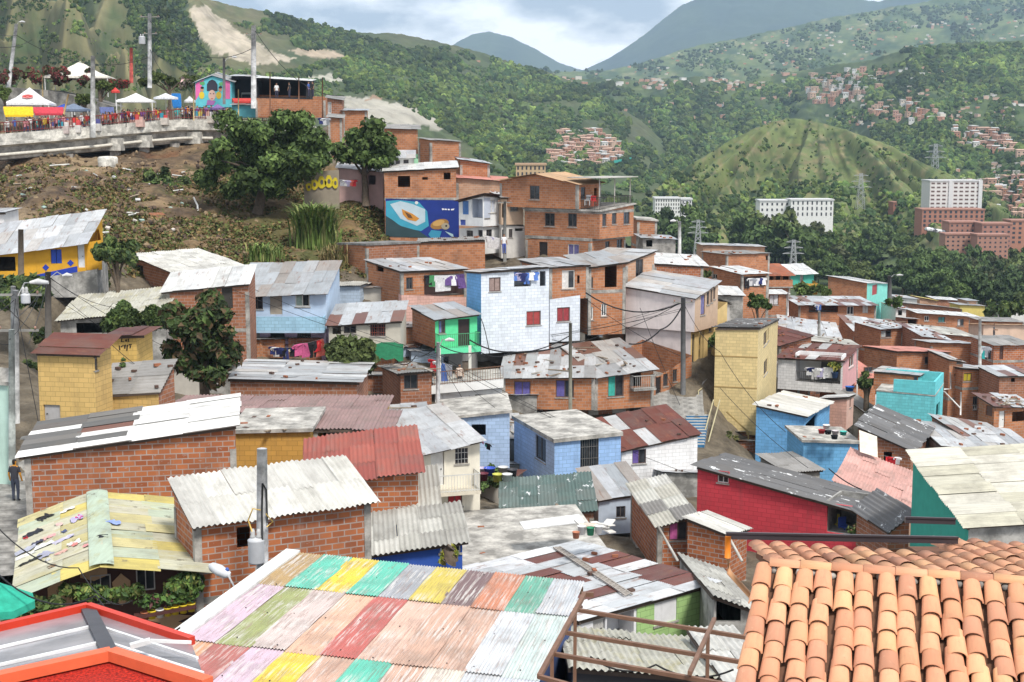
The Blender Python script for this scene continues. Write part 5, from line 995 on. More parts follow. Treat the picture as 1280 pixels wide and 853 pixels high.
def tile_roof():
    g = random.Random(11); yw = R_(14); A0 = at(968, 712.5, 15.2); E = Vector((math.cos(yw), -math.sin(yw), 0)); dn = Vector((-math.sin(yw), -math.cos(yw), -.27)).normalized(); up = E.cross(dn)*-1
    if up.z < 0: up = -up
    e = empty('house', A0, 'house with an orange clay barrel tile roof and dark gutters', 'house'); m = MB(); pit = .217; W = 4.4
    def tc(): k = g.uniform(.86, 1.1); b_ = g.choice([(.66,.335,.185),(.65,.32,.18),(.66,.325,.185),(.60,.28,.16),(.67,.345,.20),(.62,.29,.17),(.66,.36,.19),(.52,.25,.155)]); return tuple(x*k for x in b_)
    for i in range(-1, int(W/pit)+1):
        x = E*(pit*(i+.5)+g.uniform(-.012,.012)); s = .03+g.uniform(-.03,.03); j = 0
        while s < 4.4:
            L = .46; p = A0+x+dn*(s+L)+up*(.072+g.uniform(-.006,.014)); sk = E*g.uniform(-.02,.02)
            barrel(m, p+sk, (-dn*1.0-up*.055), up, L, .102, .084, g, 8, tc()); s += .31+g.uniform(-.03,.04)
        s = 0.
        while s < 4.4:   # channel tiles, turned over
            p = A0+E*(pit*(i+1))+dn*(s+.42)+up*.05; barrel(m, p, (-dn-up*.03), -up, .42, .085, .1, g, 5, tuple(x*.8 for x in tc())); s += .34
    m.build('roof', TM, e)
    # ridge row and the far slope
    m = MB(); s = 0.
    while s < W: barrel(m, A0+E*(s-.05)+Vector((0,0,.08))+dn*.02, E+Vector((0,0,-.02)), Vector((0,0,1)), .4, .098, .082, g, 8, tc()); s += .335
    m.build('ridge', TM, e); m = MB(); s = 0.
    while s < W: m.lathe(A0+E*s+dn*g.uniform(.05,.1)+Vector((0,0,.03)), [(.02,-.05),(g.uniform(.04,.075),0),(.03,g.uniform(.03,.06))], 7); s += g.uniform(.07,.16)
    m.build('ridge_mortar', concrete((.40,.38,.35)), e)
    m = MB(); bk = Vector((0, 1, -.13)).normalized(); xs = .06
    while xs < W+1.5:
        o = A0+E*min(xs, W)+Vector((max(0, xs-W), 0, 0)); far = 2.9 if o.x > A0.x+2.2 else 1.5; s = .04
        while s < far-.1:
            L = min(.46, far-s); barrel(m, o+bk*(s+L)+Vector((0,0,.045+g.uniform(-.004,.008))), (-bk-Vector((0,0,-.05))), Vector((0,0,1)), L, .105, .088, g, 8, tc()); s += .36+g.uniform(-.02,.04)
        xs += .245
    m.build('rear_roof', TM, e)
    m = MB()
    for (x0, x1, y) in ((-.28, 2.5, 1.70), (2.3, 2.95, 3.1)):
        m = MB()
        p = A0+Vector((x0, y, -.13*y+.13)); q = A0+Vector((x1, y-.06*(x1-x0), -.13*y+.12)); m.bar(p, q, .08, .075)
        m.bar(p+Vector((0,-.045,.042)), q+Vector((0,-.045,.042)), .018, .022); m.build('gutter', plain((.055,.045,.05), .35, 0, .1), e)
    G0 = A0+Vector((-.26, 1.66, -.14)); m = MB(); m.tube([G0+Vector((0,0,.05)), G0+Vector((0,0,-.22))], .038, 10, (.75,.22,.02)); m.tube([G0+Vector((0,0,-.2)), G0+Vector((.02,-.02,-.4)), G0+Vector((.42,-.5,-.78)), G0+Vector((.46,-.55,-1.6))], .036, 10, (.66,.36,.19)); 
    m.build('downpipe', attrmat('pipe', .5, .1), e)
    m = MB(); m.boxv(A0+E*.1+Vector((0,.1,-.55)), E*W, dn*.0+Vector((0,1.3,-.12)), (0,0,.42)); m.build('wall', wallmat('pl:.6,.5,.38'), e)
    m = MB(); q0 = A0+E*.12+dn*.3-up*.02; m.boxv(q0+Vector((0,0,-8)), E*W, dn*3.8, (0,0,7.92)); m.build('wall', wallmat('brick'), e)
    m = MB(); m.boxv(A0-E*.1+dn*.02-up*.05, E*(W+.3), dn*4.3, up*.06); m.build('roof_deck', plain((.16,.08,.05), .9), e)
    m = MB(); m.boxv(A0+Vector((.06,.02,-.12)), Vector((2.2,0,0)), bk*1.5, (0,0,.07)); m.boxv(A0+Vector((2.26,-.4,-.2)), Vector((3.,0,0)), bk*3.2, (0,0,.07)); m.build('roof_deck', plain((.16,.08,.05), .9), e)
TM = tilemat(); tile_roof()
# ------------------------------------------------------------------ brown steel frame beside the painted roof
def steel_frame():
    A = at(713, 762, 27); e = empty('steel_frame', A, 'open frame of brown square steel tubes between the painted roof and the terracotta roof', 'frame'); st = plain((.21,.115,.075), .55, .1, .25)
    r = [((717,762,27.),(975,804,25.)), ((707,791,25.4),(975,836,23.4)), ((689,817,24.),(960,865,22.)), ((674,846,22.8),(760,870,22.))]
    for (p, q) in r: m = MB(); m.bar(at(*p), at(*q), .07); m.build('rail', st, e)
    for (p, q) in (((885,793,25.6),(885,850,24.)), ((719,764,26.8),(722,870,26.6)), ((690,818,23.9),(694,890,23.9)), ((963,800,25.),(962,900,25.))): m = MB(); P, Q = at(*p), at(*q); Q.x, Q.y = P.x, P.y; m.bar(P, Q-Vector((0,0,.6)), .065); m.build('post', st, e)
    m = MB(); m.bar(at(731,742,27.2), at(674,846,22.8), .08); m.build('rafter', st, e); m = MB(); m.bar(at(893,774,26.), at(862,842,22.6), .07); m.build('rafter', st, e); m = MB(); m.bar(at(727,743,27.2), at(742,743.5,27.2), .09); m.build('plate', st, e)
steel_frame()
# ------------------------------------------------------------------ red edged skylight roof, bottom corner
def red_roof():
    A = at(110, 762, 24); e = empty('house', A, 'roof of cloudy plastic panels with bright red steel edges', 'house'); red = plain((.55,.04,.018), .4, 0, .12); org = plain((.68,.14,.06), .45, 0, .12)
    P = {k: at(*v) for k, v in dict(oL=(-70,805,22.5), oC=(110,763,24.), oR=(240,806,22.2), iL=(-70,868,19.4), iC=(139,822,20.4), iR=(192,836,20.), iR2=(260,860,19.2)).items()}
    t = NT('cloudy_plastic'); pos = t.n('NewGeometry').outputs['Position']; c = t.mix(t.ramp(t.noise(pos, .8, 4.), .35, .7), (.20,.20,.22), (.36,.35,.37)); pm = t.out(c, .18, 0., .5)
    def quad(a, b, c_, d): m = MB(); m.prism([P[a], P[b], P[c_], P[d]], (0,0,-.02)); m.build('panel', pm, e)
    quad('oL','oC','iC','iL'); quad('oC','oR','iR2','iC')
    for a, b in (('oL','oC'), ('oC','oR')): m = MB(); u = Vector((0,0,.06)); m.bar(P[a]+u, P[b]+u, .13, .14); m.build('edge_tube', red, e)
    for a, b in (('iL','iC'), ('iC','iR2')): m = MB(); u = Vector((0,0,.06)); m.bar(P[a]+u, P[b]+u, .2, .16); m.build('edge_tube', org, e)
    m = MB(); m.bar(P['oC']+Vector((0,0,.03)), P['iC']+Vector((0,0,.03)), .24, .06); m.build('hip_flashing', plain((.07,.07,.08), .5), e)
    for k in (.38, .72):
        for a, b, c_, d in (('oL','oC','iL','iC'), ('oC','oR','iC','iR2')):
            m = MB(); m.bar(P[a].lerp(P[c_], k)+Vector((0,0,.02)), P[b].lerp(P[d], k)+Vector((0,0,.02)), .05, .04); m.build('glazing_bar', plain((.75,.75,.76), .4), e)
    t = NT('red_felt'); uv = t.uv(); c = t.mix(t.ramp(t.noise(uv, 22., 4., .7), .42, .6), (.20,.012,.008), (.55,.03,.015)); t.bump(t.noise(uv, 25., 4.), .8, .03); fm = t.out(c, .8)
    m = MB(); off = Vector((0,-2.6,.05)); m.prism([P['iL']+Vector((0,0,-.05)), P['iC']+Vector((0,0,-.05)), P['iR2']+Vector((0,0,-.05)), P['iR2']+off, P['iC']+off, P['iL']+off], (0,0,-.04)); m.build('felt_roof', fm, e)
    m = MB(); q = P['iC']+Vector((.25,.15,.12)); m.bar(q, q+Vector((.28,.1,.05)), .1, .07); m.bar(q+Vector((.28,.1,.05)), q+Vector((.85,.3,-.05)), .045); m.build('bracket', plain((.7,.7,.7), .4), e)
    m = MB(); m.boxv(P['iL']+Vector((0,-2.4,-7)), (3.2,0,0), (0,4.5,0), (0,0,6.2)); m.build('wall', wallmat('pl:.25,.07,.05'), e)
red_roof()
# ------------------------------------------------------------------ yellowed roof with washing spread on it
def wash_roof():
    F = at(30, 741, 40.); c19, s19 = math.cos(R_(17)), math.sin(R_(17)); b = (c19, s19); a = (-s19, c19); W = lambda u, v: (F.x+b[0]*u+a[0]*v, F.y+b[1]*u+a[1]*v); t1, z1 = on_plane(249, 714, (F.x, F.y), b); LB = t1; LA = 7.6; zF = F.z; zr = on_plane(127, 703, (F.x, F.y), b); tr = zr[0]; zr = zr[1]
    zb0 = z_at(W(tr,LA)[1], 616)
    def zf(u, v):
        e0 = zF+(zr-zF)*u/tr if u < tr else zr+(z1-zr)*(u-tr)/(LB-tr); return e0+(zb0-zr)*v/LA
    e = empty('house', F, 'house with a mossy yellow ridged roof covered with drying clothes', 'house'); g = random.Random(5)
    cf = lambda i, j, na, nr: g.choice([(.50,.45,.24),(.44,.43,.33),(.50,.49,.38),(.55,.46,.15),(.42,.47,.37),(.48,.46,.36)])
    m, mat = roof_sheets((F.x, F.y), b, a, LB, LA, zf, 'moss', 'B', (.4,.1,.35,.35), 40, (tr,), 3, colf=cf, seglen=1.7); m.build('roof', mat, e)
    m = MB(); n = 8; vs = []
    for v in (-.45, LA*.25, LA*.5, LA*.75, LA):
        for k in range(n+1): th = math.pi*(.16+.68*k/n); vs.append((*W(tr+.40*math.cos(th), v), zf(tr, v)-.02+.13*math.sin(th)))
    m.mesh(vs, [(j*(n+1)+k, j*(n+1)+k+1, (j+1)*(n+1)+k+1, (j+1)*(n+1)+k) for j in range(4) for k in range(n)], (.42,.50,.40), 0, True, [(v[0], v[1]) for v in vs]); m.build('ridge_cap', roofmat('moss'), e)
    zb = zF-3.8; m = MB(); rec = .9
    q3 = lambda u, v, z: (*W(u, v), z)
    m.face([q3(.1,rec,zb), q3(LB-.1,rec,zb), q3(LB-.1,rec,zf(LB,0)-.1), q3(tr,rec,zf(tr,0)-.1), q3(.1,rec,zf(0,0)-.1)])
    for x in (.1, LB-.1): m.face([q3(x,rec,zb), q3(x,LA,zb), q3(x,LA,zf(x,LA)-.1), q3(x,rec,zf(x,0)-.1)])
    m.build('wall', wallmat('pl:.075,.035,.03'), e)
    be = plaster((.50,.33,.20)); b3 = Vector((*b, 0)); a3 = Vector((*a, 0))
    def fp(px, py, v): P0_ = W(0, v); t, z = on_plane(px, py, P0_, b); return Vector((P0_[0]+b[0]*t, P0_[1]+b[1]*t, z))
    def diamond(px, py, w, h_, star=False):
        P = fp(px, py, rec-.02); m = MB(); sw = w*(F.y+rec)/FPX/2; sh = h_*(F.y+rec)/FPX/2
        pts = [(-sw,-sh*.55),(-sw*.35,0),(-sw,sh*.55),(0,sh),(sw,sh*.55),(sw*.35,0),(sw,-sh*.55),(0,-sh)] if star else [(-sw,-sh*.5),(-sw,sh*.5),(0,sh),(sw,sh*.5),(sw,-sh*.5),(0,-sh)]
        m.prism([P+b3*x+Vector((0,0,z)) for x, z in pts], a3*-.03); m.build('wall_panel', be, e)
    for d in ((75,745,30,46), (152,737,23,44), (117,715,34,24), (212,778,60,24,True)): diamond(*d)
    for (x, y, w, h_) in ((126,737,26,40), (182,724,24,30), (30,753,12,12)):
        P = fp(x, y, rec-.03); s = (F.y+rec)/FPX; m = MB()
        for (xa, xb, ya, yb) in ((-w/2,w/2,-h_/2,-h_/2+1.6), (-w/2,w/2,h_/2-1.6,h_/2), (-w/2,-w/2+1.6,-h_/2,h_/2), (w/2-1.6,w/2,-h_/2,h_/2), (-.6,.6,-h_/2,h_/2)): m.boxv(P+b3*(xa*s)-a3*.03+Vector((0,0,ya*s)), b3*((xb-xa)*s), a3*.05, (0,0,(yb-ya)*s))
        f = m.build('window', plain((.45,.43,.42), .5), e); m = MB(); m.boxv(P-b3*(w/2*s)+a3*.005+Vector((0,0,-h_/2*s)), b3*(w*s), a3*.015, (0,0,h_*s)); m.build('pane', glass(), f)
    m = MB(); P = fp(168, 771, -.1); Q = fp(245, 757, -.1); m.bar(P, Q, .3, .1); m.build('flower_shelf', plain((.09,.035,.03), .7), e)
    # washing
    names = [('black','shirt',(.02,.02,.02),55,649,18,10,.5),('black','jeans',(.03,.03,.04),41,669,24,7,.25),('red','sock',(.5,.02,.03),32,675,6,4,.2),('lilac','blanket',(.46,.42,.6),96,650,17,8,.1),('pink','top',(.55,.05,.25),99,649,7,6,.4),('blue','towel',(.25,.33,.62),141,655,20,6,-.25),('black','tights',(.02,.02,.025),125,673,20,4,.1),
        ('grey','trousers',(.38,.39,.46),33,690,28,5,.35),('lilac','trousers',(.50,.47,.62),79,677,28,5,.35),('pink','shirt',(.66,.33,.33),61,674,16,4,.2),('white','shirt',(.7,.7,.7),55,684,26,5,.3),('navy','trousers',(.06,.06,.10),47,681,14,4,.2),('grey','jumper',(.33,.33,.42),56,696,18,8,.4),('black','leggings',(.03,.03,.03),38,704,26,3,.25),('salmon','towel',(.62,.35,.30),76,693,16,4,.3),('white','vest',(.68,.66,.62),93,681,16,5,.25),('red','top',(.6,.22,.2),92,683,8,5,.6),('pink','vest',(.65,.3,.3),110,684,12,4,.3),('brown','cloth',(.22,.14,.08),65,711,10,5,.3),('white','sheet',(.7,.69,.66),84,640,20,4,.2),('pale pink','top',(.66,.45,.42),74,658,9,5,.2),('dark blue','socks',(.08,.1,.2),80,667,6,4,.3),('white','shirt',(.7,.7,.68),32,697,24,4,.2),('grey','shorts',(.5,.5,.5),60,702,7,4,.2)]
    for cn, kd, col, px, py, w, h_, an in names:
        # the sight line meets the roof plane
        P = None
        for k in range(400):
            Y = 36+k*.05; p = at(px, py, Y); dx, dy = p.x-F.x, p.y-F.y; u, v = dx*b[0]+dy*b[1], dx*a[0]+dy*a[1]
            if -.3 < u < LB and v > -.4 and p.z < zf(u, v)+.06: P = (u, v); break
        if P is None: continue
        m = MB(); gg = random.Random(px*7+py); nx, ny = 6, 4; sx, sy = w*.024, h_*.062; vs = []
        for i in range(nx+1):
            for j in range(ny+1):
                x = (i/nx-.5)*sx*(1+.15*gg.uniform(-1,1)); y = (j/ny-.5)*sy*(1+.4*gg.uniform(-1,1)); ca, sa = math.cos(an), math.sin(an); U, V = P[0]+x*ca-y*sa, P[1]+x*sa+y*ca; vs.append((*W(U, V), zf(U, V)+.10+gg.uniform(0,.05)))
        m.mesh(vs, [(i*(ny+1)+j, (i+1)*(ny+1)+j, (i+1)*(ny+1)+j+1, i*(ny+1)+j+1) for i in range(nx) for j in range(ny)], col); o = m.build('garment', cloth(col), None, (*W(*P), zf(*P)))
        tag(o, f'{cn} {kd} laid out to dry on the mossy yellow roof', kd, 'washing spread on the mossy yellow roof')
    # pots on the shelf, plants along the eaves
    for i, (px, col) in enumerate(((190,(.70,.52,.03)),(200,(.72,.72,.72)),(210,(.70,.52,.03)),(219,(.70,.52,.03)),(229,(.70,.52,.03)),(239,(.66,.50,.04)),(181,(.35,.12,.06)))):
        p = fp(px, 769-(px-180)*.19, -.1); pe = empty('flower_pot', p, f"{['yellow','white','yellow','yellow','yellow','yellow','clay'][i]} plastic pot with a leafy plant on the shelf under the mossy roof", 'pot', 'pots on the shelf under the mossy roof')
        m = MB(); m.lathe(p, [(.10,-.16), (.125,.06), (.135,.06), (.135,.1), (.11,.1), (.1,.05)], 12); m.build('pot', plain(col, .5, 0, .15), pe)
        V, Fq, C = leaf_cloud([((g.uniform(-.05,.05),-.02,.3),.22),((.1,0,.45),.2),((-.1,0,.42),.18)], 110, .085, [(.07,.14,.03),(.05,.09,.03),(.12,.05,.05) if i in (0,2) else (.09,.16,.04)], 50+i); link(D.objects.new('foliage', raw_mesh('foliage', V, Fq, C, LEAF2)), pe)
    lob = [(fp(px, py, -.05)[:], r) for px, py, r in ((85,738,.3),(98,740,.32),(110,741,.34),(122,743,.33),(134,742,.3),(146,744,.26),(160,742,.3),(172,738,.25),(228,731,.42),(238,727,.4),(218,735,.35),(243,735,.3),(232,738,.35))]
    V, Fq, C = leaf_cloud(lob, 1500, .10, [(.10,.16,.035),(.07,.12,.03),(.16,.18,.05),(.05,.09,.03)], 66); o = link(D.objects.new('hanging_plant', raw_mesh('hanging_plant', V, Fq, C, LEAF2))); tag(o, 'long trailing leafy plant hanging under the eaves of the mossy yellow roof', 'plant')
    lob = [(fp(px, py, -.3)[:], r) for px, py, r in ((18,762,.3),(30,764,.32),(45,762,.3),(58,758,.28),(70,755,.3),(40,752,.25),(12,770,.3))]
    V, Fq, C = leaf_cloud(lob, 500, .11, [(.08,.13,.03),(.05,.09,.03),(.12,.15,.05)], 67); o = link(D.objects.new('plant', raw_mesh('plant', V, Fq, C, LEAF2))); tag(o, 'low leafy plants in front of the dark wall beside the teal parasol', 'plant')
wash_roof()
# teal parasol at the edge
p = at(-8, 727, 29); e = empty('parasol', p+Vector((0,0,-2.2)), 'teal green parasol poking in beside the red edged roof', 'parasol'); m = MB(); m2 = MB(); n = 8
rim = [p+Vector((.85*math.cos(2*math.pi*k/n), .85*math.sin(2*math.pi*k/n), -.42-.03*(k % 2))) for k in range(n)]
for k in range(n): m.face([p+Vector((0,0,.02)), rim[k], rim[(k+1)%n]]); m.face([rim[k], rim[k]+Vector((0,0,-.16)), rim[(k+1)%n]+Vector((0,0,-.16)), rim[(k+1)%n]])
m.build('canopy', cloth((.03,.36,.25)), e); m2.tube([p, p+Vector((0,0,-2.3))], .025); m2.build('pole', plain((.5,.5,.5), .4, .5), e)
# ladder-like steel truss lying on the striped roof
H = HOUSES['striped']
def on_roof(H, px, py):
    best = None
    for k in range(600):
        Y = H['Y']-3+k*.03; p = at(px, py, Y); dx, dy = p.x-H['F'][0], p.y-H['F'][1]; u = dx*H['b'][0]+dy*H['b'][1]; v = dx*H['a'][0]+dy*H['a'][1]
        if p.z < H['zf'](u, v)+.06: return Vector((p.x, p.y, H['zf'](u, v)+.06))
    return p
P, Q = on_roof(H, 696, 687), on_roof(H, 786, 747); d = (Q-P).normalized(); s = d.cross(Vector((0,0,1))).normalized()*.14
m = MB(); u = Vector((0,0,.09))
for k in (-1, 1): m.bar(P+s*k+u, Q+s*k+u, .05, .05)
L = (Q-P).length; n = int(L/.16)
for i in range(n): a_ = P.lerp(Q, i/n)+u+s*(1 if i % 2 else -1); b_ = P.lerp(Q, (i+1)/n)+u+s*(-1 if i % 2 else 1); m.bar(a_, b_, .035, .03); m.bar(P.lerp(Q, i/n)+u-s, P.lerp(Q, i/n)+u+s, .03, .03)
tag(m.build('truss', plain((.40,.36,.32), .6, .2), None, P), 'long ladder like steel truss lying across the rust and silver roof', 'truss')
for i, (cn, px, py, kd, col) in enumerate((('white',330+316,0,'',0),)): pass
# ------------------------------------------------------------------ trees and plants among the houses
MANGO = [(.052,.085,.022),(.07,.11,.027),(.04,.066,.022),(.095,.14,.038)]
def put_tree(px, pyb, Y, cx, cy, rxp, ryp, label, **kw):
    """trunk foot at photo (px, pyb), crown centred on (cx, cy) with photo radii"""
    B = at(px, pyb, Y); B.z = min(B.z, gz(B.x, B.y)+.3) if kw.pop('ground', True) else B.z
    C_ = at(cx, cy, Y); s = Y/FPX; return tree(kw.pop('name', 'tree'), B, (C_.x-B.x, 0, C_.z-B.z), (rxp*s, rxp*s*.85, ryp*s), label=label, **kw)
put_tree(322,268,129,336,198,92,62,'big round dark green tree on the earth slope below the viaduct',n=19000,leaf=.26,cols=MANGO,trunk_r=.4,seed=3,nl=70,lr=.27,emin=-.85)
put_tree(458,255,132,455,193,38,38,'forked dark tree standing alone by the steps on the slope',n=5000,leaf=.28,cols=MANGO,trunk_r=.3,seed=4,nl=24)
put_tree(255,500,76,252,430,52,68,'dense mango tree between the yellow house and the lilac house',n=10000,leaf=.24,cols=[(.035,.058,.016),(.05,.08,.02),(.028,.045,.015),(.09,.06,.03)],trunk_r=.3,seed=5,nl=56,lr=.28,name='mango_tree',emin=-.85)
put_tree(165,430,78,165,402,44,21,'spreading tree over the rusty red roof of the yellow house',n=4500,leaf=.24,cols=[(.055,.09,.025),(.04,.065,.02),(.08,.115,.03)],trunk_r=.22,seed=6,nl=24)
put_tree(148,360,92,146,318,26,26,'small leafy tree beside the orange and blue house',n=2600,leaf=.24,trunk_r=.16,seed=7,nl=18)
put_tree(437,478,83,436,446,32,30,'round bushy tree beside the green tarpaulin',n=4500,leaf=.22,cols=[(.055,.075,.022),(.075,.095,.03),(.04,.055,.018)],trunk_r=.2,seed=8,nl=32,emin=-.8)
put_tree(205,256,136,206,230,30,19,'leafy bush growing on the bare earth slope',n=2400,leaf=.28,trunk_r=.15,seed=9,nl=18,name='bush',cat='bush')
put_tree(25,262,132,24,243,14,18,'thin bush on the slope above the white corner house',n=700,leaf=.28,trunk_r=.1,seed=10,nl=9,name='bush',cat='bush')
put_tree(125,356,97,125,352,16,12,'low bush under the retaining wall of the orange house',n=700,leaf=.25,trunk_r=.1,seed=11,nl=10,name='bush',cat='bush')
put_tree(50,428,80,52,420,14,12,'dark bush beside the double electricity pole',n=700,leaf=.22,trunk_r=.1,seed=12,nl=10,name='bush',cat='bush')
put_tree(30,470,82,32,478,26,40,'hedge of dense leaves along the lane by the yellow house',n=3500,leaf=.2,seed=13,nl=26,name='hedge',cat='hedge',trunk=False)
put_tree(14,375,82,18,372,36,34,'thick dark shrubs below the orange and blue house',n=4200,leaf=.24,seed=14,nl=30,name='shrub',cat='shrub',trunk=False)
put_tree(950,395,118,946,379,16,11,'small bright leafy tree between the tower and the brick houses',n=1000,leaf=.25,cols=[(.07,.12,.03),(.10,.15,.04),(.05,.085,.025)],trunk_r=.12,seed=15,nl=12)
put_tree(1085,480,108,1083,479,12,14,'dark shrub between the loggia house and the turquoise house',n=700,leaf=.22,seed=16,nl=10,name='shrub',cat='shrub')
put_tree(1025,362,183,1010,364,34,8,'row of banana leaves in front of the teal house',n=900,leaf=.5,cols=[(.10,.16,.04),(.14,.19,.06),(.07,.12,.03)],seed=17,nl=14,name='banana_plant',cat='plant',trunk=False)
put_tree(1120,378,178,1122,379,14,6,'banana clump beside the turquoise fronted house',n=350,leaf=.5,cols=[(.10,.16,.04),(.07,.12,.03)],seed=18,nl=8,name='banana_plant',cat='plant',trunk=False)
put_tree(1230,400,190,1262,388,30,13,'bushes at the edge of the wood above the beige house',n=1800,leaf=.4,seed=19,nl=22,name='shrub',cat='shrub',trunk=False)
put_tree(883,352,130,883,344,6,6,'little shrub against the orange brick wall',n=160,leaf=.22,seed=20,nl=6,name='shrub',cat='shrub',trunk=False)
put_tree(562,702,46.5,563,696,12,14,'yellow green potted bush at the corner of the royal blue house',n=500,leaf=.13,cols=[(.22,.24,.03),(.14,.18,.03),(.28,.26,.05)],seed=21,nl=10,name='shrub',cat='shrub',ground=False)
put_tree(505,470,88,497,485,10,8,'potted shrub on the steps by the brick shack',n=300,leaf=.15,seed=22,nl=8,name='shrub',cat='shrub',trunk=False)
put_tree(900,548,95,905,548,18,9,'tuft of weeds under the yellow tower',n=700,leaf=.18,cols=[(.10,.12,.04),(.16,.15,.06),(.07,.09,.03)],seed=23,nl=12,name='weeds',cat='weeds',trunk=False)
put_tree(8,115,150,5,120,9,13,'pale green tree at the end of the viaduct beside the yellow awning',n=500,leaf=.3,cols=[(.12,.16,.05),(.08,.12,.03)],seed=24,nl=10,trunk_r=.12)
for i, (px, py, rx, ry, Y) in enumerate(((212,102,50,12,182),(125,108,16,7,168),(105,126,14,7,163))): put_tree(px,py+8,Y,px,py,rx,ry,('long clipped green hedge behind the market tents','small green tree under the large cream tent','dark bush on the wall behind the blue canopy')[i],n=1600 if i == 0 else 600,leaf=.35,cols=[(.09,.12,.03),(.07,.095,.025),(.05,.07,.02)],seed=30+i,nl=20,name=('hedge','tree','bush')[i],cat=('hedge','tree','bush')[i])
put_tree(60,104,172,45,97,75,15,'flowering red hedge along the upper road',n=3600,leaf=.3,cols=[(.16,.04,.04),(.08,.06,.03),(.06,.08,.03),(.22,.05,.05),(.07,.05,.03)],seed=40,nl=40,name='hedge',cat='hedge',trunk=False)
put_tree(150,106,172,152,106,16,9,'red flowering shrub beside the large cream tent',n=600,leaf=.28,cols=[(.26,.03,.03),(.06,.08,.03),(.12,.04,.03)],seed=41,nl=10,name='shrub',cat='shrub',trunk=False)
put_tree(235,108,168,232,106,10,10,'pale pink blossoming shrub by the mural house',n=500,leaf=.26,cols=[(.45,.32,.3),(.08,.1,.04),(.12,.12,.06)],seed=42,nl=9,name='shrub',cat='shrub',trunk=False)
# tall grass clump and dry grass on the slope
def grass_clump(name, px, py, Y, w, h, n, cols, label, lean=.35, seed=1, cat='grass', bw=.035):
    g = random.Random(seed); B = at(px, py, Y); s = Y/FPX; V = []; Fq = []; C = []
    for i in range(n):
        x = g.gauss(0, w*s*.4); y = g.uniform(-1.2, 1.2); L = h*s*g.uniform(.45, 1.05); a = g.uniform(0, 6.28); dx, dy = math.cos(a)*L*lean*g.uniform(.3,1.3), math.sin(a)*L*lean; c = Vector(g.choice(cols))*g.uniform(.7, 1.3)
        z0 = gz(B.x+x, B.y+y)-B.z if i % 8 == 0 else z0; wv = Vector((math.sin(a), -math.cos(a), 0))*bw*g.uniform(.7,1.6)
        pts = [Vector((x+dx*f*f, y+dy*f*f, z0+L*(f-.38*f**3))) for f in (0, .35, .7, 1.)]; b = len(V)
        for k, p in enumerate(pts): ww = wv*(1, 1, .7, .08)[k]; V += [p-ww, p+ww]; C += [c, c]
        Fq += [(b+2*k, b+2*k+1, b+2*k+3, b+2*k+2) for k in range(3)]
    o = link(D.objects.new(name, raw_mesh(name, np.array([v[:] for v in V]), np.array(Fq), np.array([c[:] for c in C]), LEAF2))); o.location = B; return tag(o, label, cat)
GR = [(.12,.19,.04),(.16,.23,.055),(.09,.14,.035),(.22,.24,.08)]
grass_clump('bamboo_grass', 396, 345, 119, 24, 84, 1700, GR, 'tall bright green cane grass on the slope beside the brick frame house', .40, 2, 'cane grass', .06)
grass_clump('bamboo_grass', 330, 336, 113, 22, 32, 420, GR, 'smaller clump of green cane grass behind the lilac house roof', .35, 3, 'cane grass', .045)
grass_clump('dry_grass', 420, 372, 115, 18, 40, 300, [(.25,.19,.08),(.2,.15,.07),(.12,.13,.04)], 'dry yellow grass hanging beside the brick frame house', .4, 4, 'dry grass')
# low herbage over the slope: ground cover
def herbage():
    g = np.random.default_rng(5); n = 15000; px = g.uniform(0, 500, n); py = g.uniform(205, 345, n); Yg = np.linspace(100, 142, 60); P = []
    X, Yy = np.meshgrid((px-640)/FPX, Yg); Zg = gz_np(X*Yy, Yy); q = Yy*CP-Zg*SP; PY = 426.5-FPX*(Yy*SP+Zg*CP)/q
    for i in range(n):
        k = np.where((PY[:-1, i] > py[i]) & (PY[1:, i] <= py[i]))[0]
        if len(k) and (px[i] > 150+60*math.sin(py[i]*.2) or g.random() < .55): Y = Yg[k[0]]; P.append(((px[i]-640)/FPX*Y, Y+g.uniform(0,.7), Zg[k[0], i]))
    P = np.array(P); m = len(P); lob = [((x, y, z), .3) for x, y, z in P]
    V, Fq, C = leaf_cloud(lob, m*7, .17, [(.15,.11,.045),(.09,.11,.03),(.19,.13,.055),(.075,.10,.028),(.14,.085,.04),(.10,.12,.035)], 8, .1); o = link(D.objects.new('undergrowth', raw_mesh('undergrowth', V, Fq, C, LEAF2))); tag(o, 'dry grass and low weeds covering the earth slope', 'undergrowth', kind='stuff')
herbage()
# ------------------------------------------------------------------ the wood in the valley: single trees
def proto(seed, rx, rz, n, leaf, cols, nl, lr=.36, h=1.15):
    lob = [((p[0], p[1], p[2]+h), r) for p, r in crown_lobes(rx, rx, rz, nl, seed, lr)]; V, Fq, C = leaf_cloud(lob, n, leaf, cols, seed); g = random.Random(seed)
    m = trunk_mb(h*.8, .055, [p for p, r in g.sample(lob[1:], 4)], seed); return raw_mesh('crown', V, Fq, C, LEAF2), m.data('trunk', BARK)
PR = [proto(101, 1., .8, 2300, .105, [(.052,.085,.025),(.068,.108,.032)], 26), proto(102, .95, .95, 2300, .105, [(.07,.11,.03),(.088,.13,.038)], 24), proto(103, 1.05, .7, 2200, .11, [(.042,.07,.026),(.056,.085,.03)], 22),
      proto(104, .9, 1., 2000, .11, [(.075,.10,.03),(.10,.125,.038)], 20), proto(105, .6, 1.2, 1700, .10, [(.045,.075,.028),(.06,.095,.035)], 16, .5), proto(106, 1., .85, 2200, .105, [(.060,.070,.03),(.075,.082,.038)], 24)]
def wood_tree(p, r, k, rot, label, group, name='tree'):
    e = empty(name, p, label, 'tree', group, rot); e.scale = (r, r, r*random.uniform(.85, 1.2))
    for nme, me in zip(('crown', 'trunk'), PR[k]): o = D.objects.new(nme, me); COL.objects.link(o); o.parent = e
    return e
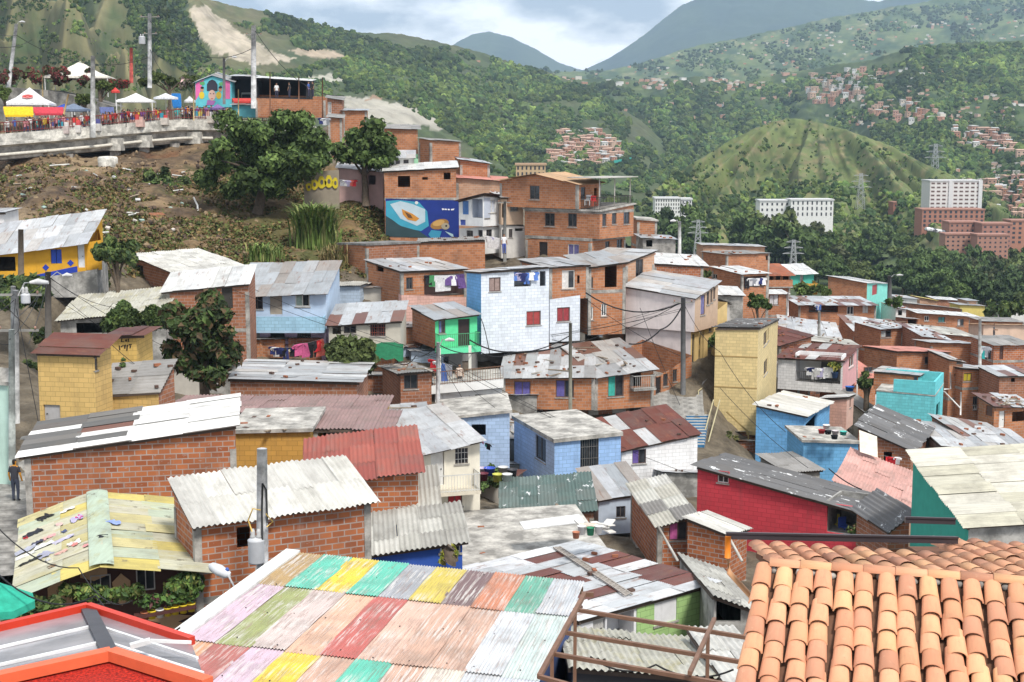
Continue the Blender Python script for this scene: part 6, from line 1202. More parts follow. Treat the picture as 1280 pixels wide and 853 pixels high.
g = random.Random(77)
def plant_wood(poly, n, rm, label, group, dist, Yr=(230, 700)):
    k = 0; tries = 0; a = np.array(poly); pts = []
    while k < n and tries < n*60:
        tries += 1; px = g.uniform(a[:,0].min(), a[:,0].max()); py = g.uniform(a[:,1].min(), a[:,1].max())
        if not inpoly(np.array([px]), np.array([py]), poly)[0]: continue
        p = ground_at(px, py, *Yr)
        if not (Yr[0]+2 < p.y < Yr[1]-2): continue
        if any((p-q).length < dist*(p.y/350)**.5 for q in pts): continue
        pts.append(p); r = rm*g.uniform(.7, 1.3)
        wood_tree(p-Vector((0,0,.4)), r, g.choices(range(6), (5,4,4,2,1,3))[0], g.uniform(0, 6.28), label, group); k += 1
    print('wood', label, k)
plant_wood([(990,338),(1090,345),(1290,352),(1290,400),(1200,395),(1130,372),(1000,356)], 90, 4.6, 'broad leaved tree in the thick wood right behind the brick houses', 'trees of the wood behind the houses', 4.6, (205, 480))
plant_wood([(830,296),(960,296),(1060,300),(1180,312),(1290,325),(1290,352),(1090,346),(980,336),(840,318)], 110, 5.4, 'tree in the dark wood between the pylon and the red apartment blocks', 'trees of the valley wood', 7., (330, 800))
plant_wood([(800,275),(960,280),(1180,285),(1290,300),(1290,325),(1100,308),(830,298)], 75, 6.5, 'tree in the valley below the grassy hill', 'trees below the grassy hill', 10., (430, 1000))

g = random.Random(78)
for i in range(26):
    p = at(1150+i*5.4+g.uniform(-4,4), 348+g.uniform(-4,8), 505+g.uniform(-35,15)); p.z = gz(p.x, p.y)-.4; wood_tree(p, 6.4*g.uniform(.8,1.15), g.choice((0,1,2,5,3)), g.uniform(0,6.28), 'tall tree screening the foot of the red apartment blocks', 'trees before the red apartment blocks')

for x0, x1, yb, Yt, n_, lab, gr in ((928, 1052, 333, 525, 26, 'tree standing before the white apartment blocks', 'trees before the white apartment blocks'), (812, 872, 318, 500, 13, 'tree standing before the striped white block', 'trees before the striped white block')):
    for i in range(n_):
        p = at(x0+(x1-x0)*(i+.5)/n_, yb+g.uniform(-3,6), Yt+g.uniform(-25,15)); p.z = gz(p.x, p.y)-.4; wood_tree(p, 8.8*g.uniform(.75,1.15), g.choice((0,1,2,3,5)), g.uniform(0,6.28), lab, gr)
# ------------------------------------------------------------------ viaduct with the market
VP = [(-70,170,138),(0,166,141),(60,161.5,144.5),(116,157,148),(165,152.3,152),(226,148,157),(262,148.6,160),(292,149.6,163),(335,152,167)]
VT = [at(*p) for p in VP]; NB = Vector((.22,.975,0))
def sweep(pts, prof, mat, name, par):
    """profile (back, up) swept along pts"""
    m = MB(); n = len(prof); vs = [p+NB*k+Vector((0,0,z)) for p in pts for k, z in prof]; L = 0; uv = []; per = [0]
    for i in range(n): per.append(per[-1]+math.hypot(prof[(i+1)%n][0]-prof[i][0], prof[(i+1)%n][1]-prof[i][1]))
    for i in range(len(pts)-1):
        l2 = L+(pts[i+1]-pts[i]).length
        for k in range(n):
            k2 = (k+1) % n; a, b, c, d = vs[i*n+k], vs[(i+1)*n+k], vs[(i+1)*n+k2], vs[i*n+k2]; m.face([a, d, c, b], [(L, per[k]), (L, per[k+1]), (l2, per[k+1]), (l2, per[k])])
        L = l2
    m.face(vs[:n]); m.face(list(reversed(vs[-n:]))); return m.build(name, mat, par)
VI = empty('viaduct', VT[3], 'concrete viaduct on stubby piers carrying the crowded market road', 'viaduct')
cw = concrete((.56,.54,.49)); cg = concrete((.40,.38,.35))
sweep(VT, [(0,-.12),(.25,-.12),(.3,-.95),(-.05,-.95)], cw, 'barrier', VI)
sweep(VT, [(.31,-.45),(16,-.45),(16,-1.3),(1.2,-1.4),(.31,-1.3),(-.25,-1.25),(-.25,-.96),(.31,-.96)] if 1 else [(16,-1.3),(.2,-1.4),(-.25,-1.25)], cw, 'deck', VI)
sweep(VT, [(1.2,-1.4),(6,-1.36),(6,-2.6),(1.5,-2.6)], cg, 'girder', VI)
m = MB(); m.tube([p+NB*.55+Vector((0,0,-2.15)) for p in VT[:-2]], .17, 8); m.build('pipe', plain((.60,.57,.50), .6), VI)
def along(px):
    for i in range(len(VP)-1):
        if VP[i][0] <= px <= VP[i+1][0]: f = (px-VP[i][0])/(VP[i+1][0]-VP[i][0]); return VT[i].lerp(VT[i+1], f)
for px, hgt, cap in ((74,4.2,0),(135,2.6,1),(172,1.6,1),(211,3.4,0),(236,1.5,1)):
    p = along(px)+NB*1.0
    if cap: m = MB(); m.boxv(p+Vector((-.85,-.5,-2.75)), (1.7,0,0), (0,1.6,0), (0,0,1.3)); m.build('pier_cap', cw, VI)
    m = MB(); w = .45 if px != 74 else .65; m.boxv(p+Vector((-w,0,-2.6-hgt)), (2*w,0,0), (0,.9,0), (0,0,hgt)); m.build('pier', cg, VI)
p = at(135.5, 213, 143); m = MB(); m.lathe(p, [(.95,-1.),(1.0,1.2),(.85,1.35),(.3,1.4)], 9); tag(m.build('foundation_block', cw, None, p), 'rough round concrete footing under the viaduct pier', 'footing')
rail = empty('railing', VT[3]+NB*.3, 'dark red iron railing along the viaduct kerb', 'railing'); m = MB()
for i in range(len(VT)-1):
    u = Vector((0,0,0)); rail_mb(m, VT[i]+NB*.12, VT[i+1]+NB*.12, .95, .32, .05)
m.build('bars', plain((.17,.035,.03), .6), rail)
def tent(px, ya, ye, wpx, Y, col, label, name='tent', legs=True, mark=None, par=False):
    s = Y/FPX; w = wpx*s/2; A = at(px, ya, Y); E = at(px, ye, Y).z; e = empty(name, (A.x, A.y, E-2.3), label, 'tent' if name == 'tent' else name.split('_')[-1]); m = MB(); n = 4 if not par else 8
    a0 = math.pi/4 if not par else 0; rr = w*(1.414 if not par else 1.); rim = [Vector((A.x+rr*math.cos(a0+.12+2*math.pi*k/n), A.y+rr*.9*math.sin(a0+.12+2*math.pi*k/n), E)) for k in range(n)]
    for k in range(n):
        p, q = rim[k], rim[(k+1) % n]; mid = [A.lerp(p, .55)-Vector((0,0,.12*(A.z-E))), A.lerp(q, .55)-Vector((0,0,.12*(A.z-E)))]
        m.face([A, mid[0], mid[1]]); m.face([mid[0], p, q, mid[1]]); m.face([p, p-Vector((0,0,.22)), q-Vector((0,0,.22)), q])
    m.build('canopy', cloth(col), e)
    if par: m = MB(); m.tube([A, Vector((A.x, A.y, E-2.2))], .04); m.build('pole', plain((.5,.5,.5), .4), e)
    elif legs:
        for p in rim: m = MB(); c = Vector((A.x, A.y, p.z)); q = c.lerp(p, .97); m.bar(q-Vector((0,0,.1)), q-Vector((0,0,2.4)), .09); m.build('leg', plain((.62,.62,.6), .4), e)
    if mark:
        f = [k for k in range(4) if (rim[k]+rim[(k+1) % 4]).y/2 < A.y-.2*w][0]; c = A*.40+(rim[f]+rim[(f+1)%4])*.30; nrm = (rim[f]-A).cross(rim[(f+1)%4]-A).normalized(); nrm = nrm if nrm.y < 0 else -nrm; ex = (rim[(f+1)%4]-rim[f]).normalized(); ey = nrm.cross(ex); m = MB()
        for (x, y, r1, r2) in ((0,0,.62,.36),(-.3,.0,.18,.15),(.3,.0,.18,.15),(0,.14,.22,.1),(0,-.16,.25,.08)):
            pts = [c+nrm*(.05 if r1 > .5 else .065)+ex*(x+r1*math.cos(t*.524))+ey*(y+r2*math.sin(t*.524)) for t in range(12)]; m.prism(pts, nrm*.01, (.55,.22,.2) if r1 > .5 else (.4,.05,.05))
        m.build('emblem', attrmat('print', .8, .1), e)
    return e
tent(100,77,97,76,174,(.74,.70,.62),'large cream market tent raised on the upper road'); tent(37,109.5,129.5,54,155,(.74,.73,.74),'white pointed market tent with a faded red emblem',mark=True)
tent(170,116.5,126,44,161,(.76,.76,.76),'white market tent with vertical legs in the middle of the viaduct'); tent(207,116.5,122,30,163,(.66,.67,.70),'white round parasol over a blue stall',name='market_parasol',par=True)
tent(92,129.5,137,40,151,(.16,.20,.28),'slate blue market canopy behind the lamp post'); tent(80,130,135,22,155,(.03,.07,.35),'royal blue market canopy peeping over the slate one'); tent(237,120,126,14,162,(.6,.6,.6),'small pale parasol by the mural house',name='market_parasol',par=True); tent(272,130,135,18,160,(.20,.12,.3),'purple parasol among the crowd',name='market_parasol',par=True)
tent(144,109,114,11,168,(.55,.06,.05),'red parasol by the upper hedge',name='market_parasol',par=True)
def awning(x0, x1, y0, y1, Y, col, label, drop=1.2):
    A, B = at(x0, y0, Y+drop), at(x1, y0, Y+drop); C_, D_ = at(x1+1, y1, Y), at(x0+2, y1, Y); e = empty('awning', (A.x, Y, A.z-2.5), label, 'awning'); m = MB(); m.face([A, D_, C_, B]); d = Vector((0,0,-.2)); m.face([D_, D_+d, C_+d, C_]); m.face([A, A+d*2, D_+d, D_]); m.build('canopy', cloth(col), e)
    for p in (A, B, C_, D_): m = MB(); m.bar(p, p+Vector((0,0,-2.5)), .07); m.build('leg', plain((.3,.28,.25), .5), e)
awning(4,41,133.5,144,147,(.72,.46,.02),'bright yellow market awning at the end of the viaduct'); awning(41,79,134,142,148,(.50,.05,.07),'crimson market awning beside the yellow one'); awning(290,327,123,127,164,(.55,.06,.05),'red shop awning in front of the painted stall'); awning(214,226,117,133,165,(.02,.16,.45),'blue plastic sheet screening a stall',.4); awning(300,320,113,116,170,(.4,.4,.4),'grey shop awning under the dark terrace bar')
awning(124,142,134,142,158,(.10,.12,.25),'dark blue slanted tarpaulin of a market stall',.8)
# stalls with goods
for i, (px, col) in enumerate(((60,(.5,.42,.4)),(75,(.6,.58,.55)),(100,(.6,.58,.55)),(155,(.6,.4,.35)),(186,(.55,.5,.45)),(245,(.5,.45,.4)))):
    p = along(px)+NB*1.6; e = empty('market_stall', p+Vector((0,0,-.45)), ('low stall with pale goods beside the crimson awning','stall of white boxes at the viaduct railing','stall draped with white cloths near the lamp post','stall of pink shirts by the white tent','stall hung with bright shirts in the white tent','stall of trinkets near the mural house')[i], 'stall'); m = MB(); m.box(p.x-1.3, p.x+1.3, p.y-.4, p.y+.5, p.z-.45, p.z+.3); m.build('table', plain(col, .8), e); g_ = random.Random(i)
    for k in range(6): c = g_.choice([(.6,.08,.08),(.65,.62,.6),(.05,.3,.4),(.6,.35,.3),(.1,.1,.3),(.6,.5,.1)]); x = p.x-1.2+k*.42; h_ = g_.uniform(.2,.6); m = MB(); m.box(x, x+.34, p.y-.3, p.y+.1, p.z+.302, p.z+.3+h_); m.build('goods', plain(c, .8), e)
# mural house
h = hh('mural','n',166,4,(650,182),(1000,176),wall='pl:.12,.48,.55',roof='zinc',dep=5,gable=('A',(808,116)),oh=(.25,.2,.3,.3),bot=('n',420),label='gabled house painted with a bright mural of faces under an arch',name='painted_house')
def on_face(H, f, T, x, y): P0, d, L, Tf, inw = H['faces'][f]; t, z = on_plane(*tp(T, x, y), P0, d); return Vector((P0[0]+d[0]*t, P0[1]+d[1]*t, z)), Vector((-inw[0], -inw[1], 0))
def paint(H, f, T, pts, col, lvl): q = [on_face(H, f, T, *p) for p in pts]; n = q[0][1]; PM.prism([a+n*(.012*lvl) for a, _ in q], n*.008, col)
def ell(cx, cy, rx, ry, n=14, a=0): return [(cx+rx*math.cos(t*2*math.pi/n)*math.cos(a)-ry*math.sin(t*2*math.pi/n)*math.sin(a), cy+rx*math.cos(t*2*math.pi/n)*math.sin(a)+ry*math.sin(t*2*math.pi/n)*math.cos(a)) for t in range(n)]
PM = MB()
for pts, col, l in (([(655,190),(740,150),(720,200),(690,300),(660,350),(655,350)],(.66,.14,.35),1),([(930,155),(990,175),(990,340),(945,340)],(.60,.14,.33),1),([(765,265),(765,200),(785,165),(815,152),(845,165),(868,200),(868,265)],(.04,.04,.06),1),(ell(720,190,26,18),(.10,.32,.12),2),(ell(905,195,24,18),(.10,.32,.12),2),
    (ell(715,305,26,36),(.62,.46,.04),2),(ell(880,305,26,36),(.60,.42,.05),2),(ell(718,250,17,22),(.40,.22,.14),3),(ell(895,248,17,22),(.40,.22,.14),3),(ell(720,232,17,12),(.03,.02,.02),4),(ell(897,228,18,12),(.03,.02,.02),4),(ell(815,305,36,52),(.55,.36,.30),3),(ell(800,290,7,5),(.05,.04,.05),4),(ell(830,290,7,5),(.05,.04,.05),4),(ell(815,338,12,5),(.4,.1,.1),4),([(770,350),(850,360),(830,400),(760,400)],(.30,.12,.32),4)): paint(h,'B','n',pts,col,l)
PM.build('mural', attrmat('wall_paint', .8, .12, 1.), h['e'])
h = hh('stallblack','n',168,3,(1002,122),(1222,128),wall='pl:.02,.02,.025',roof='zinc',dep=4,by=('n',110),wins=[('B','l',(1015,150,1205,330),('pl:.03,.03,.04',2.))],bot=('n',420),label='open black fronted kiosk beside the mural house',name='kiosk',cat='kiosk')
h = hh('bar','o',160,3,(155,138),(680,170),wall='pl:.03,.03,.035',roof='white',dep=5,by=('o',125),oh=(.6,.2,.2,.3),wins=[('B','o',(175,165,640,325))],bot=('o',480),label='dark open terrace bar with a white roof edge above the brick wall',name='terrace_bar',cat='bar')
hh('bar_low','o',159,3,(150,332),(825,350),wall='brick',roof=None,dep=4,parent='bar',bot=('o',520))
h = hh('paintstall','n',162,3,(1010,400),(1240,405),wall='pl:.10,.34,.40',roof='zinc',dep=3,by=('n',385),bot=('n',520),label='little stall painted turquoise beneath the red awning',name='kiosk',cat='kiosk',fascia=False)
# turtle mural
h = MURAL; PM = MB(); B2s = lambda *a: a
for pts, col, l in (([(628,188),(984,196),(984,382),(628,372)],(.015,.035,.21),1),([(630,200),(690,195),(790,205),(830,250),(838,320),(800,345),(720,330),(650,290),(630,270)],(.05,.30,.42),2),([(650,215),(700,200),(760,215),(820,240),(820,300),(780,320),(700,285)],(.42,.52,.58),3),([(706,238),(760,262),(792,285),(775,298),(735,290),(712,265)],(.50,.22,.04),4),([(720,250),(750,266),(760,284),(738,280)],(.12,.06,.03),5),
    ([(628,270),(660,290),(700,320),(790,345),(840,378),(628,372)],(.03,.06,.07),3),(ell(890,312,46,24,14,-.25),(.30,.16,.05),2),(ell(885,306,30,14,14,-.25),(.50,.30,.10),3),(ell(918,322,20,16),(.34,.30,.22),4),(ell(922,320,5,5),(.02,.02,.02),5),([(850,340),(900,346),(890,376),(850,380),(835,362)],(.04,.24,.38),4),([(915,345),(955,360),(960,380),(940,366)],(.35,.5,.56),3),(ell(778,208,8,8),(.6,.6,.6),4),
    ([(900,237),(908,234),(912,242),(904,244)],(.7,.7,.75),3),([(914,236),(926,238),(924,244),(913,242)],(.7,.7,.75),3),([(930,237),(940,239),(938,245),(929,243)],(.7,.7,.75),3),([(944,239),(962,236),(958,244),(946,245)],(.7,.7,.75),3)): paint(h,'B','B2',pts,col,l)
PM.build('mural', attrmat('wall_paint', .8, .12, 1.), h['e'])
# yellow graffiti wall and scribble
p0, p1 = at(380,243,131), at(424,240,131); e = empty('graffiti_wall', p0, 'low wall sprayed with fat yellow graffiti letters under the big tree', 'wall'); m = MB(); m.boxv(p0-Vector((0,0,1.6)), p1-p0, (0,.2,0), (0,0,3.6)); m.build('wall', wallmat('pl:.30,.26,.2'), e); m = MB(); g = random.Random(3)
for i, (x, y, w, hg) in enumerate(((386,234,4,5),(393,231,4.5,7),(402,228,5,8),(411,227,5,8),(419,229,4,7))):
    c = at(x, y, 130.9); s = 131/FPX; m.prism([c+Vector((w*s*math.cos(t*.628)*(1+.25*math.sin(t*2+i)), 0, hg*s*math.sin(t*.628))) for t in range(10)], (0,-.02,0), (.62,.50,.03)); m.prism([c+Vector((.3*s+w*.4*s*math.cos(t*.785), -.021, hg*.4*s*math.sin(t*.785))) for t in range(8)], (0,-.01,0), (.12,.11,.10))
m.build('lettering', attrmat('spray_paint', .8, .1), e)
H = HOUSES['yellow+yellow2']; PM = MB()
for pts in ([(588,88),(594,88),(592,104),(602,104),(602,108),(586,108)], [(606,96),(616,94),(616,106),(608,106)], [(620,92),(628,90),(624,98),(628,106),(619,107)], [(576,124),(581,124),(584,146),(578,146)], [(586,128),(600,120),(600,124),(588,134)], [(602,122),(612,118),(608,140),(602,140)], [(614,122),(622,120),(618,150),(612,150)], [(624,118),(640,116),(640,120),(626,124)], [(630,124),(636,124),(634,138),(628,138)]): paint(H,'B','C1',pts,(.03,.025,.02),1)
PM.build('lettering', attrmat('spray_paint', .8, .1), H['e'])
# upper road wall
A, B = at(-40,108,171), at(64,112,170); e = empty('retaining_wall', B, 'grey retaining wall carrying the upper road behind the tents', 'wall'); m = MB(); pts = [at(-40,106,171), at(60,113,170), at(112,124,168), at(140,133,166)]
for a_, b_ in zip(pts, pts[1:]): m.face([a_-Vector((0,0,4)), b_-Vector((0,0,4)), b_, a_]); m.face([a_, b_, b_+Vector((0,6,.1)), a_+Vector((0,6,.1))])
m.build('wall', concrete((.24,.23,.21)), e)
# ------------------------------------------------------------------ people
def body(pose, seed):
    g = random.Random(seed); J = {}; sw = dict(stand=0., walk=.32, lean=.1)[pose]
    P = [('pel',0,0,.92,.15),('bel',0,.0,1.08,.135),('che',0,.01,1.28,.165),('nek',0,.0,1.46,.06),('chn',0,-.02,1.55,.085),('hed',0,-.015,1.66,.105),('top',0,0,1.74,.06)]
    for s, nm in ((1,'r'),(-1,'l')):
        k = sw*s; ar = -k*.8
        P += [('hip'+nm,.09*s,0,.86,.105),('kne'+nm,.10*s,-k*.45-.03,.48,.07),('ank'+nm,.10*s,-k*.8+(.1 if k<0 else 0),.09,.05),('toe'+nm,.11*s,-k*.8-.15,.04,.035),
              ('sho'+nm,.18*s,.0,1.40,.065),('elb'+nm,.24*s,ar*.35+.02,1.12,.048),('wri'+nm,.25*s,ar*.7-.08 if pose != 'lean' else -.32,.90 if pose != 'lean' else 1.08,.034),('han'+nm,.25*s,ar*.8-.11 if pose != 'lean' else -.40,.81 if pose != 'lean' else 1.08,.035)]
    idx = {p[0]: i for i, p in enumerate(P)}; E = [('pel','bel'),('bel','che'),('che','nek'),('nek','chn'),('chn','hed'),('hed','top')]
    for nm in 'rl': E += [('pel','hip'+nm),('hip'+nm,'kne'+nm),('kne'+nm,'ank'+nm),('ank'+nm,'toe'+nm),('che','sho'+nm),('sho'+nm,'elb'+nm),('elb'+nm,'wri'+nm),('wri'+nm,'han'+nm)]
    me = D.meshes.new('tmp'); me.from_pydata([p[1:4] for p in P], [(idx[a], idx[b]) for a, b in E], []); o = D.objects.new('tmp', me); COL.objects.link(o)
    o.modifiers.new('s', 'SKIN'); sv = me.skin_vertices[0].data
    for i, p in enumerate(P): sv[i].radius = (p[4]*(1.15 if p[0] in ('che','bel','pel') else 1), p[4]*(.75 if p[0] in ('che','bel','pel') else 1))
    sv[0].use_root = True; ss = o.modifiers.new('u', 'SUBSURF'); ss.levels = ss.render_levels = 1
    dg = bpy.context.evaluated_depsgraph_get(); r = D.meshes.new_from_object(o.evaluated_get(dg)); D.objects.remove(o); r.name = 'person'
    for m_ in (plain((.30,.17,.11), .6, 0, .1), plain((.5,.5,.5), .8), plain((.05,.06,.10), .8), plain((.02,.015,.012), .6)): r.materials.append(m_)
    for f in r.polygons:
        x, y, z = f.center; f.use_smooth = True
        f.material_index = 3 if (z > 1.66 or (z > 1.53 and y > .03)) else (0 if z > 1.44 else (0 if (abs(x) > .2 and z < 1.2 and z > .6) else (1 if z > .93 else (2 if z > .1 else 3))))
    return r
POSES = [body('stand', 1), body('walk', 2), body('lean', 3)]
def person(p, k, rz, shirt, trousers, label, group=None, skin=None, scale=1.):
    o = link(D.objects.new('person', POSES[k])); o.location = p; o.rotation_euler = (0,0,rz); o.scale = (scale,)*3
    for i, c in ((1, shirt), (2, trousers), (0, skin)):
        if c: o.material_slots[i].link = 'OBJECT'; o.material_slots[i].material = plain(c, .8, 0, .2)
    return tag(o, label, 'person', group)
CN = {'red':(.55,.04,.04),'white':(.72,.72,.72),'pink':(.62,.25,.28),'black':(.03,.03,.03),'orange':(.6,.2,.03),'blue':(.06,.13,.4),'yellow':(.65,.5,.05),'grey':(.3,.3,.32),'teal':(.05,.35,.35),'purple':(.2,.08,.3)}
g = random.Random(21)
for i in range(84):
    px = g.uniform(2, 288); p = along(px)+NB*g.choice([.7, 1., 2.4, 3.2, 4.])+Vector((0,0,-.45)); c = g.choice(list(CN)); t = g.choice([(.05,.06,.12),(.03,.03,.03),(.2,.18,.15),(.3,.3,.3)])
    person(p, g.randrange(3), g.uniform(0, 6.28), CN[c], t, f'{("person in a %s top standing","person in a %s top walking","person in a %s top leaning")[0] % c} in the market crowd on the viaduct', 'market crowd on the viaduct', g.choice([(.30,.17,.11),(.22,.12,.08),(.4,.25,.18)]), g.uniform(1.0, 1.12))
person(at(20,627,55.5), 0, 3.0, (.04,.04,.05), (.05,.06,.09), 'person in dark vest with orange sleeves standing at the corner of the long brick house', None, (.55,.25,.03)); 
person(at(800,449,106), 1, 2.6, (.50,.06,.05), (.04,.05,.08), 'person in a red shirt walking up the concrete lane by the pole'); person(at(574.5,487,93), 0, .3, (.55,.45,.38), (.05,.05,.05), 'woman in a pale top standing on the white terrace')
person(at(1242,425,150), 2, 1.2, (.10,.10,.11), (.05,.05,.06), 'person in dark clothes working on a rooftop by the palm'); person(at(630,318,120), 0, .4, (.72,.72,.74), (.08,.12,.4), 'person in white top and blue trousers below the tan house'); person(at(989,436,160), 0, .6, (.1,.1,.2), (.7,.7,.7), 'person in dark top under the red tile house')
for px, py, c in ((386,119,'blue'),(391,119,'black'),(362,120,'black'),(346,121,'white')): person(at(px,py+3,157.5), 0, g.uniform(0,6), CN[c], (.05,.05,.08), f'person in {c} top on the terrace bar at x'.replace(' at x', ' beside ' + {386:'its far post',391:'the potted palm',362:'the stove',346:'the white chairs'}[px]))
# ------------------------------------------------------------------ laundry
LS = {'shirt': [(-.22,0),(-.42,-.12),(-.34,-.28),(-.22,-.2),(-.24,-.72),(.24,-.72),(.22,-.2),(.34,-.28),(.42,-.12),(.22,0)], 'trousers': [(-.2,0),(-.26,-1.),(-.05,-1.),(0,-.35),(.05,-1.),(.26,-1.),(.2,0)], 'towel': [(-.35,0),(-.36,-.8),(.35,-.82),(.35,0)], 'sheet': [(-.6,0),(-.58,-1.1),(.6,-1.05),(.6,0)], 'sock': [(-.07,0),(-.08,-.3),(.1,-.34),(.07,0)], 'dress': [(-.15,0),(-.2,-.3),(-.36,-1.1),(.36,-1.1),(.2,-.3),(.15,0)]}
LC = dict(white=(.75,.75,.76), navy=(.03,.04,.15), black=(.02,.02,.025), pink=(.68,.14,.33), red=(.55,.03,.04), coral=(.70,.16,.12), blue=(.10,.2,.55), purple=(.14,.08,.25), grey=(.35,.36,.4), teal=(.03,.35,.35), cream=(.66,.6,.45), yellow=(.65,.5,.08), lilac=(.45,.42,.62), green=(.08,.3,.12))
def laundry(p, q, items, where, size=1., seed=1, line=True):
    P, Q = at(*p), at(*q); g = random.Random(seed); d = (Q-P).normalized(); n = Vector((d.y, -d.x, 0)).normalized(); k = len(items)
    if line: m = MB(); m.tube([P-d*.3, P.lerp(Q,.5)-Vector((0,0,.08)), Q+d*.3], .012, 4); tag(m.build('clothes_line', plain((.2,.2,.2), .6), None, P), f'thin clothes line {where}', 'clothes line')
    for i, it in enumerate(items):
        cn, kd = it.split(); c = P.lerp(Q, (i+.5)/k)-Vector((0,0,.08*math.sin(math.pi*(i+.5)/k))); s = size*g.uniform(.85, 1.12); m = MB()
        pts = [c+d*(x*s)+Vector((0,0,z*s))+n*(.07*math.sin(z*4+i)+.03*math.sin(x*9)) for x, z in LS[kd]]; m.prism(pts, n*.02); o = m.build('garment', cloth(LC[cn]), None, c); tag(o, f'{cn} {kd} hanging {where}', kd, f'laundry {where}')
laundry(tp('C2',72,128)+(94.2,), tp('C2',200,132)+(94.2,), ['navy shirt','white shirt','navy shirt','black shirt','navy trousers','cream sock','black shirt','navy shirt'], 'along the lilac gallery', .85, 1); laundry(tp('C2',195,118)+(94.,), tp('C2',325,90)+(94.,), ['pink shirt','pink shirt','pink dress','black shirt','black trousers','red shirt','coral dress'], 'at the bright end of the lilac gallery', 1., 2)
laundry(tp('g',385,225)+(113.0,), tp('g',600,225)+(112.3,), ['white shirt','navy shirt','white trousers','white shirt','lilac shirt','white trousers','white shirt','white towel'], 'in the white loggia', 1., 3); laundry(tp('B3',2,545)+(99.0,), tp('B3',122,540)+(99.6,), ['blue shirt','lilac shirt','navy shirt','blue trousers','white shirt','blue shirt'], 'in the opening of the big white house', .9, 4)
laundry(tp('B2',826,558)+(104.8,), tp('B2',1010,552)+(106.3,), ['black shirt','green towel','white towel','white sheet','purple shirt','white shirt','purple trousers','purple dress'], 'in the brick loggia', 1., 5); laundry(tp('i',1020,600)+(140.1,), tp('i',1215,596)+(140.9,), ['black trousers','white shirt','grey shirt','white towel','navy shirt','white shirt'], 'on the balcony under the white roof', 1., 6)
laundry(tp('j',455,375)+(92.6,), tp('j',640,430)+(92.2,), ['red shirt','white shirt','blue dress','grey towel'], 'over the white terrace', 1.1, 7); laundry(tp('k',480,390)+(78.6,), tp('k',560,420)+(78.6,), ['pink sock','teal sock','black shirt'], 'on the periwinkle wall', .6, 8); laundry(tp('t',835,75)+(84.2,), tp('t',965,82)+(84.2,), ['red trousers','red shirt','white shirt'], 'under the lichen roof', .75, 9)
laundry(tp('B2',410,95)+(131.4,), tp('B2',482,95)+(131.4,), ['grey shirt','white shirt','lilac shirt','coral shirt','red shirt'], 'by the pink wall on the slope', .8, 10); laundry(tp('h',822,15)+(127,), tp('h',905,20)+(127,), ['teal trousers','white towel','grey shirt','black trousers'], 'between the tall brick houses', 1.2, 11); laundry(tp('e',452,392)+(165.2,), tp('e',500,392)+(165.2,), ['black shirt','white shirt','blue towel'], 'in the dark gallery', .8, 12); laundry(tp('o',770,520)+(140,), tp('o',860,520)+(140,), ['navy shirt','white shirt','grey shirt'], 'beside the round dark tree', .9, 13)
laundry(tp('r',380,578)+(120.5,), tp('r',450,590)+(120.5,), ['white shirt','lilac shirt','white sheet'], 'below the blue shuttered house', .9, 14)
# ------------------------------------------------------------------ poles, lamps, wires
def pole(px, yt, yb, Y, r, label, col=(.42,.42,.42), lamp=None, arms=(), trafo=None, lean=0., name='utility_pole', ground=False):
    T_ = at(px, yt, Y); B = at(px+lean, yb, Y); B.y = T_.y
    if ground: B.z = min(B.z, gz(B.x, B.y))
    e = empty(name, B, label, 'pole'); m = MB(); m.tube([B-Vector((0,0,.5)), T_], [r*1.25, r], 10); m.build('shaft', concrete(col) if col[0] > .3 else plain(col, .85, 0, .3), e)
    for z, w in arms: m = MB(); m.bar(T_+Vector((-w, -.05, -z)), T_+Vector((w, .05, -z)), .08, .1); m.build('crossarm', plain((.25,.24,.22), .7), e); m = MB(); [m.lathe(T_+Vector((x, 0, -z+.05)), [(.04,0),(.06,.08),(.03,.14)], 6) for x in (-w*.85, w*.85)]; m.build('insulator', plain((.35,.2,.15), .3), e)
    if lamp: dx, dz, L = lamp; q = T_+Vector((dx, -.2, dz)); m = MB(); m.tube([T_-Vector((0,0,.4)), T_.lerp(q,.6)+Vector((0,0,.12)), q], .03, 6); m.build('lamp_arm', plain((.4,.4,.4), .5, .5), e); m = MB(); sgn = 1 if dx > 0 else -1; m.tube([q-Vector((sgn*.05,0,0)), q+Vector((sgn*L*.4,0,.05)), q+Vector((sgn*L,0,.0))], [.06,.13,.07], 8); m.build('lamp_head', plain((.55,.55,.55), .4), e)
    if trafo: dx, dz, rr, hg = trafo; c = T_+Vector((dx, -.1, dz)); m = MB(); m.lathe(c, [(rr*.95,-hg/2),(rr,-hg/2+.05),(rr,hg/2-.08),(rr*1.04,hg/2-.05),(rr*.7,hg/2+.02),(.05,hg/2+.05)], 14); f = m.build('transformer', plain((.50,.51,.53), .5, 0, .12), e); m = MB(); [m.lathe(c+Vector((x,-.05,hg/2)), [(.07,0),(.09,.08),(.06,.12),(.08,.2),(.04,.3)], 8) for x in (-rr*.35, rr*.35)]; m.build('bushing', plain((.42,.42,.42), .3), f)
    return T_, B, e
T1, B1, e1 = pole(327.5,561,730,40.8,.15,'grey concrete pole with a drum transformer rising behind the painted roof',(.50,.50,.51),trafo=(-.22,-3.05,.25,.75)); x0 = T1
m = MB(); m.tube([T1+Vector((.02,-.17,-1.0)), T1+Vector((-.02,-.18,-1.9)), T1+Vector((-.03,-.18,-3.9))], .028, 6); m.tube([T1+Vector((.02,-.17,-1.0)), T1+Vector((.12,-.14,-1.2)), T1+Vector((.13,-.14,-2.2))], .028, 6); m.build('cable', plain((.03,.03,.03), .6), e1)
